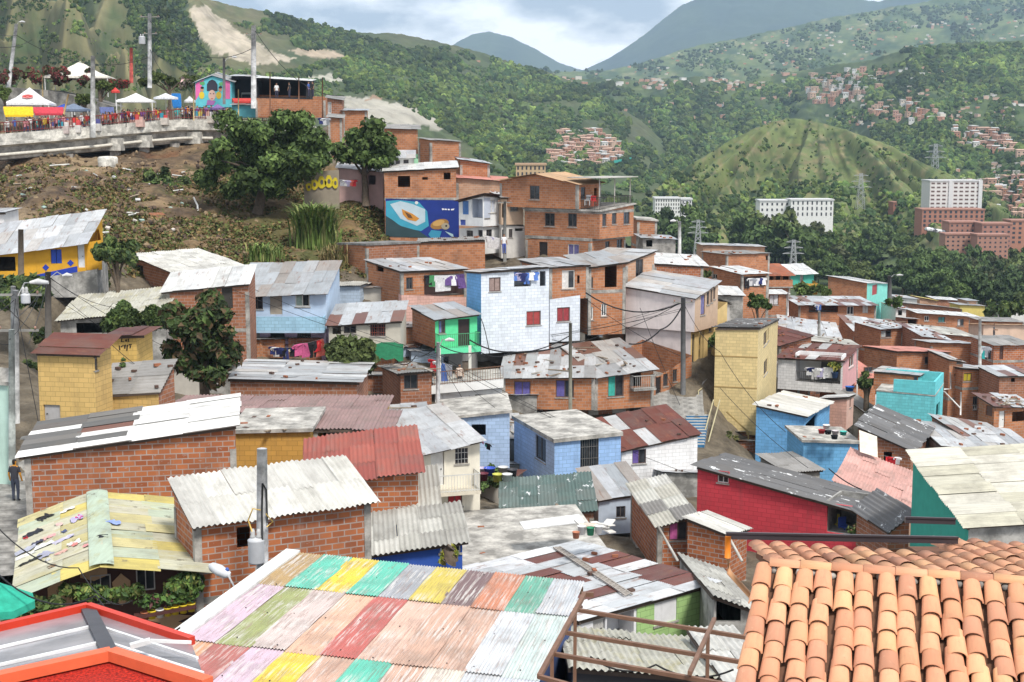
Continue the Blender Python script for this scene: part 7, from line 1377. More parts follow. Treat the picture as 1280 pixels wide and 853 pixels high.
m = MB(); m.tube([T1+Vector((-.3,-.2,-2.5)), T1+Vector((-.42,-.2,-2.1)), T1+Vector((-.28,-.2,-1.75)), T1+Vector((-.05,-.2,-1.8))], .022, 6); m.tube([T1+Vector((.1,-.2,-1.9)), T1+Vector((.3,-.2,-2.15)), T1+Vector((.12,-.2,-2.3))], .022, 6); m.build('fuse_cable', plain((.62,.42,.12), .5), e1)
A, B = at(272,710,39.6), at(295,738,38.6); e = empty('street_lamp', B, 'grey egg shaped street lamp by the navy wall', 'lamp'); m = MB(); m.tube([at(284,717,39.6), B], .03, 8); m.build('lamp_arm', plain((.5,.5,.5), .4, .5), e); m = MB(); m.tube([at(262,707,39.9), at(266,709,39.8), at(274,713,39.6), at(283,718,39.5), at(288,719,39.5)], [.05,.14,.17,.13,.08], 12); m.build('lamp_head', plain((.58,.60,.62), .35), e); m = MB(); m.lathe(at(284,714,39.5), [(.05,0),(.06,.05),(.03,.1)], 8); m.build('sensor', plain((.05,.12,.4), .4), e)
pole(713,404,514,90,.10,'weathered wooden pole in front of the curved brick house',(.20,.19,.15)); T2, _, _ = pole(854,372,527,98,.16,'dark wire laden pole in front of the pale pink house',(.14,.14,.14),arms=((.35,.7),)); T3, _, _ = pole(547.5,428,508,86,.11,'grey pole with a small lamp by the bright green house',(.45,.45,.46),lamp=(.5,.15,.5))
T4, _, _ = pole(19.5,363,515,61,.13,'double grey electricity pole with crossarm and grey box by the lane',(.45,.45,.45),arms=((.2,1.1),(1.75,.9)),lamp=(.75,.35,.75),trafo=(.45,-.35,.2,.42)); pole(16.5,358,514,62,.11,'twin of the double grey electricity pole',(.42,.42,.41)); T5, _, _ = pole(60,340,425,78,.16,'dark wooden pole beside the long grimy shed',(.10,.09,.08),lamp=(.9,-.2,.5)); pole(26,287,360,86,.16,'brown wooden pole in front of the orange and blue house',(.15,.12,.09)); pole(14.5,412,582,57.5,.12,'greenish grey lamp pole at the corner of the mint green house',(.33,.36,.34))
T6, _, _ = pole(187,17,105,176,.22,'tall electricity pole with small transformer above the market',(.45,.45,.45),arms=((.4,1.2),(2.4,.8)),trafo=(-1.,-3.2,.4,.9)); pole(116,70,166,147.4,.22,'plain grey pole standing at the viaduct edge',(.48,.48,.47)); T7, _, _ = pole(20.5,30,104,172,.2,'leaning lamp pole above the red flowering hedge',(.5,.5,.5),lamp=(.5,.2,.6),lean=-10); T8, _, _ = pole(317,32,130,159,.25,'pale square pole in front of the terrace bar',(.50,.50,.50),arms=((1.,.9),)); pole(280,73,125,164,.14,'thin lamp pole in front of the mural house',(.16,.16,.16),lamp=(1.,.1,.5))
pole(849.5,277,318,134,.14,'pale street lamp post behind the broad white roof',(.55,.55,.54),lamp=(-.4,.05,.5),name='lamp_post'); pole(1024,389,420,140,.13,'grey pole rising through the crumpled white sheets',(.42,.42,.4)); pole(985,366,393,158,.07,'thin white pipe standing beside the red tile house',(.7,.7,.7),name='pipe_post'); pole(1225,398,470,126,.13,'tall thin grey pole beside the hanging laundry',(.5,.5,.48)); pole(1071.5,436,487,110.5,.04,'thin pale metal mast by the pink side wall',(.55,.55,.55),name='mast'); pole(1112,345,372,185,.25,'dark pole with lamp beside the turquoise fronted house',(.1,.1,.1),lamp=(.9,.1,.8)); pole(631,252,320,120.6,.12,'slim grey pole before the narrow tan house',(.2,.2,.19),arms=((.1,.6),))
pole(164,60,100,235,.25,'slender red and white banded mast far above the market',(.5,.1,.08),name='mast')
for i, (px, yt, yb) in enumerate(((337.5,90,138),(373.5,96,122),(403,97,142),(242,108,145),(298,112,150),(53,95,135),(53.5,110,134))): pole(px,yt,yb,156.5,.06,('thin rusty pole in front of the terrace bar','thin pole at the middle of the terrace bar','dark thin pole at the corner of the terrace bar','slim pale pole before the mural house','slim bamboo pole by the turquoise stall','thin bamboo pole behind the white emblem tent','short bamboo stake by the white emblem tent')[i],(.16,.08,.05) if i < 3 else (.4,.3,.15),name='stake')
A, B = at(85.5,118,148), at(77,155,147.3); m = MB(); m.tube([B, A], .09, 6); tag(m.build('stake', plain((.42,.30,.14), .8), None, B), 'slanted bamboo stake tied to the viaduct railing', 'stake')
def wire(pts, sag, r, label, n=10):
    P = [at(*p) for p in pts]; m = MB(); out = []
    for a_, b_ in zip(P, P[1:]): out += [a_.lerp(b_, k/n)-Vector((0,0,4*sag*(k/n)*(1-k/n))) for k in range(n)]
    out.append(P[-1]); m.tube(out, r, 5); tag(m.build('power_line', plain((.02,.02,.022), .6), None, out[0]), label, 'power line')
wire([(732,366,98.5),(853,378,98)], 1.0, .05, 'thick black cable sagging across the brick and pale pink houses'); wire([(853,382,98),(826,412,97),(786,430,97)], .35, .05, 'black cable curving from the wire laden pole to the curved house'); wire([(853,377,98),(750,420,100),(690,425,99)], .3, .022, 'thin wire from the wire laden pole to the curved roof'); wire([(730,372,98.5),(850,445,97)], .3, .02, 'thin wire slanting down before the pale pink house'); wire([(800,385,99),(856,520,96)], .2, .018, 'thin stay wire beside the wire laden pole'); wire([(853,376,98),(900,440,96.5),(982,540,90)], .5, .02, 'long thin wire falling past the yellow tower'); wire([(900,485,96),(1010,585,80)], .3, .018, 'thin wire crossing the blue block walls')
wire([(547,430,86),(600,440,92),(640,441,94),(712,420,90)], .3, .035, 'black cable from the small lamp pole to the wooden pole'); wire([(547,431,86),(520,445,88),(500,455,88)], .25, .03, 'drooping cable on the brick side of the green house'); wire([(601,398,98),(612,442,95)], -.3, .03, 'black cable hanging down the corner of the big white house'); wire([(587,425,95),(640,440,95),(715,428,93)], .25, .05, 'dark cable along the foot of the white house')
wire([(-20,640,30),(98,710,29),(165,751,28.6)], .35, .014, 'upper of two thin wires crossing the mossy yellow roof'); wire([(-20,700,29),(120,745,28),(225,785,27)], .5, .018, 'lower of two thin wires crossing below the mossy yellow roof'); wire([(738,821,26),(820,831,26),(917,837,26)], .2, .02, 'black cable strung behind the brown steel frame')
for i, (p, q, s) in enumerate((((-20,30,140),(20,44,171),.5),((20,44,171),(187,72,176),2.),((-20,55,150),(40,50,172),.6),((187,22,176),(250,45,260),2.),((187,26,176),(317,60,159),2.5),((317,36,159),(430,120,150),2.),((187,60,176),(215,95,170),1.))): wire([p, q], s, .035, ('thin wire entering over the red flowering hedge','long wire from the leaning lamp pole to the tall market pole','second thin wire above the red flowering hedge','wire running from the tall market pole towards the quarry','sagging wire between the tall market pole and the pale square pole','wire falling from the pale square pole past the terrace bar','loose wire hanging down from the tall market pole')[i])
for i, (p, q, s) in enumerate((((-30,378,55),(18,368,61),.2),((-30,392,54),(18,375,61),.25),((18,368,61),(60,345,78),.3),((18,372,61),(48,528,60),.0),((18,400,61),(60,350,78),.2),((-30,405,55),(14,430,58),.3),((60,345,78),(150,385,84),.4),((60,350,78),(36,430,62),.2),((12,425,57),(55,355,75),.3),((-20,350,50),(60,425,70),.3))): wire([p, q], s, .016, ('topmost wire entering by the double pole','lower wire entering by the double pole','wire between the double pole and the dark wooden pole','straight stay wire from the double pole to the lane','slack wire under the wooden pole lamp','short drooping wire by the greenish lamp pole','wire running over the long grimy shed','slanting wire down to the lane beside the yellow house','crossing wire beneath the double pole box','long wire slanting across the lane corner')[i])
wire([(1036,586,66),(1077,612,64)], .1, .03, 'dark pole wire lying over the crimson house roof'); wire([(128,420,67),(168,455,66)], .05, .015, 'thin wire over the low yellow annex roof')
# pylons
def pylon(px, yt, yb, Y, label):
    T_, B = at(px, yt, Y), at(px, yb, Y); H_ = T_.z-B.z; w = H_*.11; e = empty('pylon', B, label, 'pylon'); m = MB(); st = plain((.42,.43,.44), .5, .3); r = max(.12, H_*.011)
    lv = [0,.2,.38,.53,.66,.78,.89,1.]; W_ = [w*(1-.72*k) for k in lv]; c = lambda i, sx, sy: B+Vector((sx*W_[i], sy*W_[i], H_*lv[i]))
    for i in range(len(lv)-1):
        for sx, sy in ((1,1),(1,-1),(-1,1),(-1,-1)): m.bar(c(i,sx,sy), c(i+1,sx,sy), r)
        for sy in (1,-1): m.bar(c(i,1,sy), c(i+1,-1,sy), r*.7); m.bar(c(i,-1,sy), c(i+1,1,sy), r*.7)
    m.build('lattice', st, e)
    for k, L in ((.62,.30),(.78,.26),(.94,.2)): m = MB(); z = H_*k; m.bar(B+Vector((-H_*L,0,z)), B+Vector((H_*L,0,z)), r); m.bar(B+Vector((-H_*L,0,z)), B+Vector((0,0,z+H_*.06)), r*.6); m.bar(B+Vector((H_*L,0,z)), B+Vector((0,0,z+H_*.06)), r*.6); m.build('crossarm', st, e)
pylon(872,275,318,330,'steel lattice pylon rising behind the grey roofed brick house'); pylon(991,300,345,300,'steel lattice pylon behind the teal green house'); pylon(1075,217,262,720,'steel lattice pylon standing at the foot of the grassy hill'); pylon(1168,180,225,1000,'small distant pylon above the white apartment tower')
# ------------------------------------------------------------------ apartment blocks in the valley
WINM = {}
def apart(x0, x1, y0, y1, Y, dep, rows, cols, col, label, wf=.5, hf=.5, roofc=(.4,.38,.36), dark=(.05,.05,.06), yaw=0., bands=None):
    A, B = at(x0, y0, Y), at(x1, y0, Y); zb = min(at(x0, y1, Y).z, gz(A.x, Y))-3; w = B.x-A.x; H_ = A.z-at(x0, y1, Y).z; e = empty('apartment_block', (A.x, Y, zb), label, 'apartment block')
    m = MB(); m.box(A.x, B.x, Y, Y+dep, zb, A.z); m.build('wall', plaster(col, .25), e); m = MB(); m.box(A.x-.3, B.x+.3, Y-.3, Y+dep+.3, A.z+.01, A.z+.6); m.build('roof', plain(roofc, .8), e); cw_, rh = w/cols, H_/rows
    k = (round(cw_*wf,2), round(rh*hf,2), dark)
    if k not in WINM: m = MB(); m.box(-cw_*wf/2, cw_*wf/2, -.06, .1, 0, rh*hf); WINM[k] = m.data('window', plain(dark, .3, 0, .1))
    for r in range(rows):
        for c in range(cols): o = D.objects.new('window', WINM[k]); link(o, e); o.location = (cw_*(c+.5), 0, A.z-rh*(r+.72)-zb)
    if bands:
        for c in bands: m = MB(); m.box(A.x+w*c-.9, A.x+w*c+.9, Y-.5, Y-.07, zb, A.z+.5); m.build('stair_tower', plaster((.62,.62,.62), .2), e)
apart(1163,1227,227,272,660,14,9,9,(.66,.64,.62),'tall white apartment tower above the red brick blocks',.6,.42,(.6,.6,.6),(.13,.08,.07),bands=(.4,.98)); RB = (.37,.19,.145)
apart(1153,1231,263,285,640,12,4,12,(.38,.18,.13),'long terracotta apartment block behind the parked cars',.45,.6,RB); apart(1187,1226,279,322,570,10,7,6,RB,'red brick apartment block with stepped roof in the valley',.35,.4,RB); apart(1182,1221,294,325,545,8,6,6,(.40,.22,.165),'lower red brick block in front of the stepped one',.4,.4,RB); apart(1228,1265,281,322,560,10,7,5,(.36,.18,.14),'red brick apartment block second from the valley road',.4,.4,RB); apart(1222,1261,295,328,535,8,6,6,(.38,.20,.15),'square windowed red brick block nearest the wood',.35,.4,RB); apart(1264,1295,277,306,600,10,5,4,(.40,.19,.13),'orange brick apartment block behind the square windowed one',.45,.5,RB); apart(1117,1144,254,266,720,10,2,5,(.38,.17,.12),'small terracotta block half sunk in the trees',.4,.4,RB)
WH = (.72,.72,.70); apart(950,987,252,280,575,10,4,6,WH,'white apartment block with a dark tree before it',.35,.45,(.6,.6,.6)); apart(989,1042,251,272,570,10,3,9,WH,'long white apartment block with narrow windows beneath the grassy hill',.3,.6,(.6,.6,.6)); apart(819,850,249,268,555,9,4,10,WH,'white apartment block striped with windows behind the tall brick building',.4,.6,(.6,.6,.6)); apart(852,865,250,268,560,9,3,3,(.66,.66,.66),'narrow white block next to the striped white block',.35,.5,(.6,.6,.6)); apart(645,682,207,222,420,8,2,7,(.50,.36,.22),'yellowish block with dark gaps behind the tan gabled roof',.4,.6,(.45,.3,.2))
for i in range(9): 
    p = at(1160+i*3.6, 290+.4*i, 560); p.z = gz(p.x, p.y)+.1; p = at(1160+i*3.6, 289+.7*i, 575)
    m = MB(); m.box(-.9,.9,-2.1,2.1,.35,.95); m.prism([(-.8,-1.2,.95),(-.8,1.4,.95),(-.7,1.1,1.5),(-.7,-.6,1.5)], (1.5,0,0)); c = [(.7,.7,.7),(.6,.6,.62),(.1,.1,.12),(.7,.7,.7)][i % 4]; e = empty('parked_car', p, ('white','silver','black','white')[i % 4]+' car parked by the red brick blocks in the valley', 'car', 'cars by the red brick blocks'); m.data; o = D.objects.new('body', m.data('body', plain(c, .3, 0, .05))); link(o, e)
    for sx in (-.85, .85):
        for sy in (-1.35, 1.35): w = MB(); w.tube([(sx-.1,sy,.33),(sx+.1,sy,.33)], .33, 10); link(D.objects.new('wheel', w.data('wheel', plain((.02,.02,.02), .8))), e)
# ------------------------------------------------------------------ tiny houses on the hillsides
FH = []
for k in range(9):
    g = random.Random(300+k); m = MB(); w, d_, h_ = g.uniform(.8,1.3), g.uniform(.8,1.2), g.uniform(.7,1.5); m.box(-w,w,-d_,d_,-1.,h_,mi=0); r = .12; m.prism([(-w-r,-d_-r,h_+.01),(w+r,-d_-r,h_+.01),(w+r,d_+r,h_+.25),(-w-r,d_+r,h_+.25)], (0,0,.12), mi=1)
    for q in range(2):
        for lv in range(1 if h_ < 1.1 else 2): x = -w+.4*w+q*w*1.; m.box(x-.14*w,x+.22*w,-d_-.02,-d_+.1,h_-.75-lv*.75,h_-.4-lv*.75,mi=2)
    wc = [(.52,.29,.21),(.50,.26,.18),(.58,.40,.30),(.70,.67,.63),(.46,.23,.15),(.60,.34,.26),(.66,.58,.5),(.5,.3,.22),(.72,.70,.68)][k]; rc = [(.45,.30,.24),(.5,.49,.47),(.55,.36,.27),(.6,.6,.6),(.42,.25,.18)][k % 5]
    FH.append(m.data('hillside_house', [plain(wc, .9, 0, .2), plain(rc, .9, 0, .2), plain((.05,.05,.05), .5)]))
def village(h, poly, n, rpx, label, group, seed, kinds=range(9)):
    g = random.Random(seed); a = np.array(poly); pts = []; t = 0
    while len(pts) < n and t < 60:
        px = rng.uniform(a[:,0].min(), a[:,0].max(), 200); py = rng.uniform(a[:,1].min(), a[:,1].max(), 200); m = inpoly(px, py, poly); P = hill_pts(h, px[m], py[m]); t += 1
        for p, x, y in zip(P, px[m], py[m]):
            if np.isnan(p[0]) or len(pts) >= n or any(abs(x-q[0]) < rpx*1.0 and abs(y-q[1]) < rpx*.62 for q in pts): continue
            pts.append((x, y)); s = rpx*p[1]/FPX*g.uniform(.55,.85); o = link(D.objects.new('hillside_house', FH[g.choice(list(kinds))])); o.location = (p[0], p[1], p[2]+s*.5); o.scale = (s,)*3; o.rotation_euler = (0,0,g.uniform(-.5,.5)); tag(o, label, 'house', group)
V1 = (0,1,2,4,5,7,3)
village(H_LEFT, [(700,170),(742,166),(772,182),(776,200),(745,210),(712,212),(684,206),(688,192)], 95, 5.4, 'little pink brick house in the dense hillside cluster with the teal fence', 'houses of the dense pink brick cluster', 1, V1)
village(H_MID, [(1005,100),(1050,88),(1100,88),(1105,110),(1075,125),(1030,135),(1005,120)], 60, 4.4, 'tiny house of the village behind the grassy hill', 'houses of the village behind the grassy hill', 3)
village(H_MID, [(1070,132),(1130,128),(1172,130),(1175,155),(1140,156),(1080,142)], 34, 4.6, 'tiny house on the wooded flank beside the village', 'houses on the wooded flank', 4); village(H_MID, [(1190,163),(1240,165),(1285,185),(1285,198),(1240,192),(1200,184)], 40, 5.6, 'little brick house in the row climbing the wooded slope', 'houses climbing the wooded slope', 5, V1); village(H_MID, [(1228,228),(1290,222),(1290,275),(1240,270)], 55, 5.6, 'little brick house crowded behind the white apartment tower', 'houses behind the apartment tower', 6, V1)
def far_settlement():
    P = []; S = []
    for h, poly, n, rp in ((H_MID, [(640,98),(760,98),(860,98),(962,90),(968,112),(880,114),(760,110),(640,112)], 150, 3.4), (H_MID, [(862,112),(905,110),(910,150),(866,152)], 26, 3.8), (H_MID, [(960,95),(1180,80),(1280,120),(1280,165),(1180,160),(1080,160),(960,125)], 190, 3.6), (H_MID, [(1180,200),(1290,205),(1290,235),(1215,236)], 90, 4.6), (H_FAR, [(700,84),(960,46),(1280,6),(1280,90),(1000,100),(700,96)], 240, 2.2), (H_LEFT, [(590,75),(700,98),(740,125),(640,100)], 26, 3.0), (H_MID, [(760,130),(960,120),(1000,150),(860,180),(760,170)], 22, 3.6)):
        a = np.array(poly); px = rng.uniform(a[:,0].min(), a[:,0].max(), n*5); py = rng.uniform(a[:,1].min(), a[:,1].max(), n*5); m = inpoly(px, py, poly) & (fbm(px*.06, py*.1, 3, 99) > -.06); q = hill_pts(h, px[m], py[m]); q = q[~np.isnan(q[:,0])][:n]; P.append(q); S.append(rp*q[:,1]/FPX*rng.uniform(.45,.8,len(q)))
    P = np.concatenate(P); S = np.concatenate(S); n = len(P); cu = np.array([(-1,-1,-1),(1,-1,-1),(1,1,-1),(-1,1,-1),(-1,-1,.8),(1,-1,.8),(1,1,.95),(-1,1,.95),(-1.1,-1.1,.82),(1.1,-1.1,.82),(1.1,1.1,1.),(-1.1,1.1,1.)], float); fq = np.array([(0,1,5,4),(1,2,6,5),(2,3,7,6),(3,0,4,7),(8,9,10,11)])
    r = rng.uniform(-.5,.5,n); c_, s_ = np.cos(r)[:,None], np.sin(r)[:,None]; V = cu[None]*S[:,None,None]*np.stack([rng.uniform(.8,1.5,n), rng.uniform(.8,1.2,n), rng.uniform(.6,1.1,n)], 1)[:,None]; V = np.stack([V[...,0]*c_-V[...,1]*s_, V[...,0]*s_+V[...,1]*c_, V[...,2]+S[:,None]*.3], -1)+P[:,None]
    wc = np.array([(.50,.28,.2),(.46,.24,.16),(.6,.42,.33),(.7,.67,.64),(.55,.32,.24),(.66,.6,.52)])[rng.integers(0,6,n)]; rc = np.array([(.5,.49,.47),(.48,.32,.26),(.6,.58,.56),(.4,.36,.33)])[rng.integers(0,4,n)]; C = np.concatenate([np.repeat(wc[:,None], 8, 1), np.repeat(rc[:,None], 4, 1)], 1)
    o = link(D.objects.new('settlement', raw_mesh('settlement', V.reshape(-1,3), (fq[None]+np.arange(n)[:,None,None]*12).reshape(-1,4), C.reshape(-1,3), attrmat('far_walls', .9, .15)))); tag(o, 'specks of far houses strewn along the ridges and high slopes', 'settlement', kind='stuff')
far_settlement()
p0, p1 = [Vector(p) for p in hill_pts(H_LEFT, np.array([757.,789.]), np.array([206.,200.]))]; m = MB(); m.bar(p0+Vector((0,0,1)), p1+Vector((0,0,1)), .4, 2.2); tag(m.build('fence', plain((.05,.45,.38), .7), None, p0), 'long teal site fence beside the dense pink brick cluster', 'fence')
# ------------------------------------------------------------------ lanes, steps and bits
def lane(pts, w, label=None, lift=.35, col=(.30,.29,.27)):
    P = [at(*p) for p in pts]; m = MB(); L = []
    fine = [a_.lerp(b_, k/5) for a_, b_ in zip(P, P[1:]) for k in range(5)]+[P[-1]]
    for i, p in enumerate(fine): d = (fine[min(i+1, len(fine)-1)]-fine[max(i-1, 0)]); d.z = 0; n = Vector((d.y, -d.x, 0)).normalized()*w/2; L.append((p-n, p+n))
    for (a_, b_), (c_, d_) in zip(L, L[1:]):
        m.face([a_, b_, d_, c_]); m.face([b_, b_-Vector((0,0,1.2)), d_-Vector((0,0,1.2)), d_]); m.face([a_, c_, c_-Vector((0,0,1.2)), a_-Vector((0,0,1.2))])
    o = m.build('lane', concrete(col)); tag(o, kind='structure')
lane([(5,720,46),(12,650,53),(24,590,60),(48,545,66),(66,505,74),(80,478,80),(92,450,88)], 2.6); lane([(842,540,94),(838,505,96.5),(838,480,100),(858,458,104),(880,440,109),(915,420,116)], 4.5)
e = empty('staircase', at(868,560,92), 'outdoor concrete steps with blue risers between the white and crimson houses', 'staircase')
for k in range(11):
    p = at(872-.6*k, 519+3.6*k, 95.5-.42*k); m = MB(); m.box(p.x-.8, p.x+.75, p.y-.21, p.y+.21, p.z-.35, p.z); m.build('step', plain((.36,.36,.35), .9), e); m = MB(); m.box(p.x-.79, p.x+.74, p.y-.232, p.y-.215, p.z-.2, p.z-.02); m.build('riser', plain((.04,.16,.32), .8), e)
m = MB(); a_, b_ = at(889,512,96), at(876,566,91.5)
for dx in (0, 8): m.bar(at(892+dx,500,96), at(874+dx,566,91.5), .07); 
m.build('handrail', plain((.45,.40,.25), .6), e)
e = empty('handrail', at(885,495,99), 'pale yellow handrail along the lane beside the yellow tower', 'handrail'); m = MB()
for y in (489, 497): m.bar(at(873,y,98), at(898,y-20,104), .06)
for k in range(4): p, q = at(873+k*8,489-k*6.4,98+2*k), at(873+k*8,502-k*6.6,98+2*k); m.bar(p, Vector((p.x,p.y,q.z)), .06)
m.build('rails', plain((.55,.48,.28), .6), e)
# things lying about
g = random.Random(44)
def lying(name, cat, label, px, py, Y, size, col, rz=None, group=None, tilt=.4):
    p = ground_at(px, py, 90, 170) if Y is None else at(px, py, Y); m = MB(); sx, sy, sz = size; m.boxv((-sx/2,-sy/2,0), (sx,0,0), (0,sy,0), (0,0,sz)); o = m.build(name, plain(col, .85, 0, .3)); o.location = p+Vector((0,0,.1)); o.rotation_euler = (g.uniform(-.2,.2)+tilt, g.uniform(-.2,.2), g.uniform(0,3.14) if rz is None else rz); return tag(o, label, cat, group)
lying('panel','panel','rusty brown sheet lying on the bare earth slope',198,272,None,(1.5,.9,.06),(.26,.11,.06),.9,None,.6); 
for i in range(26): lying('plank','plank','scrap of timber or pipe dumped on the earth slope',g.uniform(10,240),g.uniform(208,296),None,(g.uniform(.8,2.2),.12,.1),g.choice([(.5,.48,.44),(.30,.24,.18),(.62,.61,.58),(.2,.14,.1)]),None,'scraps dumped on the earth slope')
for i in range(26): lying('rubbish','rubbish','pale scrap of rubbish on the earth slope',g.uniform(20,240),g.uniform(215,312),None,(g.uniform(.2,.45),g.uniform(.2,.4),.15),g.choice([(.66,.66,.64),(.5,.5,.5),(.3,.4,.36),(.55,.5,.45)]),None,'rubbish on the earth slope')
n_ = 2600; rp = [ground_at(rng.uniform(-10,300), rng.uniform(188,330), 92, 165) for k in range(230)]; rp = np.array([p[:] for p in rp if 92.5 < p.y < 160]); rp = np.repeat(rp, 5, 0)+rng.normal(size=(len(rp)*5,3))*np.array([.8,.8,.0]); rp[:,2] = gz_np(rp[:,0], rp[:,1])+rng.uniform(0,.25,len(rp))
o = link(D.objects.new('rubble', blob_mesh('rubble', rp, rng.uniform(.05,.24,len(rp)), np.array([[.16,.11,.07],[.10,.07,.05],[.22,.16,.10],[.20,.15,.09],[.07,.05,.04],[.14,.10,.06]])[rng.integers(0,6,len(rp))], ICO1, attrmat('rubble', .95, .3, 3.), .45))); tag(o, 'loose earth clods and rubble over the cut slope', 'rubble', kind='stuff')
m = MB(); m.tube([at(242,247,128), at(247,257,127.5), at(247.5,271,127)], .09, 6); tag(m.build('pipe', plain((.7,.7,.68), .5), None, at(247,260,127)), 'bent white pipe standing on the earth slope', 'pipe')
# green tarpaulin
m = MB(); vs = []; Y = 88
for j, yy in enumerate((428,434,440,447)):
    for i in range(9): x = 461+i*5.4; vs.append(at(x, yy+(3.5*abs(math.sin(i*1.1)) if j else 0)+(0 if 2 < i < 7 else 2), Y-.5*j))
m.mesh(vs, [(j*9+i, (j+1)*9+i, (j+1)*9+i+1, j*9+i+1) for j in range(3) for i in range(8)]); tag(m.build('tarpaulin', cloth((.015,.13,.06)), None, vs[0]), 'dark green tarpaulin draped below the low cream house', 'tarpaulin')
def bucket(px, py, Y, r, h_, col, label, name='bucket', cat='bucket'):
    p = at(px, py, Y); m = MB(); m.lathe(p, [(r*.8,0),(r,h_),(r*1.06,h_),(r*1.06,h_*.94),(r*.9,h_*.9),(r*.85,h_*.5)], 12); return tag(m.build(name, plain(col, .5, 0, .1), None, p), label, cat)
bucket(727,668,52.5,.16,.33,(.68,.68,.66),'white bucket on the mould stained concrete roof'); bucket(738,669,52.5,.15,.3,(.03,.22,.12),'dark green bucket with white lid on the concrete roof'); bucket(748,667,52.5,.15,.3,(.7,.7,.68),'white tub beside the green bucket'); bucket(720,673,52,.14,.25,(.45,.18,.10),'clay pot at the edge of the concrete roof','pot','pot')
for i in range(7): lying('board','board','pale scrap board heaped beside the buckets on the concrete roof',g.uniform(722,760),g.uniform(652,664),53.5,(g.uniform(.5,1.2),.35,.05),g.choice([(.66,.64,.6),(.5,.45,.38),(.6,.5,.42)]),None,'boards heaped on the concrete roof',.15)
lying('sheet','metal sheet','loose pale metal sheet lying on the concrete roof',690,656,58,(2.6,1.0,.03),(.66,.66,.65),.2,None,.03)
m = MB(); p = at(154,470,66); e = empty('potted_plant', p, 'spindly plant in a teal pot on the low yellow annex roof', 'plant'); m.lathe(p, [(.11,0),(.15,.26),(.16,.28),(.13,.26)], 10); m.build('pot', plain((.05,.28,.26), .5), e); V, Fq, C = leaf_cloud([((0,0,.5),.16),((.03,0,.75),.13)], 120, .07, [(.09,.15,.04),(.06,.1,.03)], 90); link(D.objects.new('foliage', raw_mesh('foliage', V, Fq, C, LEAF2)), e)
p = at(1043.5,471,112.2); e = empty('potted_palm', p, 'yellow green potted palm on the white loggia railing', 'plant'); m = MB(); m.lathe(p, [(.2,-.1),(.3,.35),(.32,.36),(.26,.33)], 10); m.build('pot', plain((.06,.12,.3), .5), e); V = []; g2 = random.Random(8)
V, Fq, C = leaf_cloud([((0,0,.75),.32),((.3,0,.95),.28),((-.32,0,.95),.28),((0,0,1.15),.2)], 260, .13, [(.26,.28,.05),(.16,.22,.05),(.33,.30,.07)], 91, .8); link(D.objects.new('foliage', raw_mesh('foliage', V, Fq, C, LEAF2)), e)
cp = on_roof(HOUSES['pinkblock'], 1062, 489); bucket(*proj(cp),cp.y,.34,.36,(.03,.12,.42),'blue basin on the small white roof beside the loggia','basin','basin')
for i, (px, py, rr) in enumerate(((1085,660,.5),(1092,654,.45),(1098,648,.45),(1078,664,.35),(1103,640,.3),(1066,664,.3))):
    V, Fq, C = leaf_cloud([((0,0,0),rr),((.2,0,.15),rr*.7)], 200, .09, [(.08,.13,.03),(.06,.09,.03),(.16,.10,.05),(.12,.15,.05)], 92+i); o = link(D.objects.new('plant', raw_mesh('plant', V, Fq, C, LEAF2))); o.location = at(px, py, 64.4+i*.2); tag(o, 'balcony plant on the open end of the crimson house', 'plant', 'balcony plants of the crimson house')
def chair(px, py, Y, col, label, rz=0.):
    p = at(px, py, Y); e = empty('plastic_chair', p, label, 'chair', None, rz); mt = plain(col, .4, 0, .08)
    def part(nm, f): m = MB(); f(m); link(D.objects.new(nm, m.data(nm, mt)), e)
    part('seat', lambda m: m.box(-.24,.24,-.24,.24,.42,.46)); part('backrest', lambda m: m.box(-.24,.24,.2,.25,.46,.86))
    for sx in (-.22,.18):
        for sy in (-.22,.18): part('leg', lambda m: m.box(sx,sx+.04,sy,sy+.04,0,.42))
chair(1056,669,67.5,(.06,.12,.5),'blue plastic chair on the crimson house balcony',.5); chair(1042,665,68.2,(.62,.5,.06),'yellow plastic chair on the crimson house balcony',-.4)
chair(743,258,118.5,(.5,.04,.04),'red plastic chair on the fenced roof terrace',.3); chair(735,257,119,(.6,.6,.6),'white plastic chair on the fenced roof terrace',-.4)
for i, (px, py, col, nm) in enumerate(((1027,540,(.5,.05,.06),'red'),(1035,541,(.03,.03,.04),'black'),(1044,541,(.55,.5,.52),'pale'),(1054,542,(.08,.45,.40),'teal'),(1043,547,(.05,.05,.06),'dark'),(1033,534,(.72,.72,.72),'white'))): bucket(px,py+2,86,.22,.24,col,f'{nm} bundle lying on the blue terrace roof','bundle','bundle')
m = MB(); a_, b_, c_, d_ = at(1074,538,84), at(1096,546,84), at(1097,572,83), at(1075,565,83); m.prism([a_, b_, c_, d_], (.02,.03,0)); tag(m.build('metal_sheet', plain((.66,.62,.52), .7), None, a_), 'cream sheet leaning in front of the lichen roof house', 'metal sheet')
for i, (px, py, col, nm) in enumerate(((612,578,(.05,.10,.5),'blue ball'),(602,578,(.5,.45,.6),'lilac crate'),(604,585,(.14,.03,.05),'maroon cloth'),(629,577,(.6,.6,.6),'white box'),(634,586,(.65,.65,.65),'white tray'),(640,580,(.05,.05,.06),'black basin'),(622,586,(.5,.5,.1),'yellow tin'))): cp = on_roof(HOUSES['tealroof'], px, py+16); bucket(*proj(cp),cp.y,.3 if i == 0 else .27,.4,col,f'{nm} among the clutter beside the periwinkle wall','clutter','clutter')
p = at(1131,590,84); 

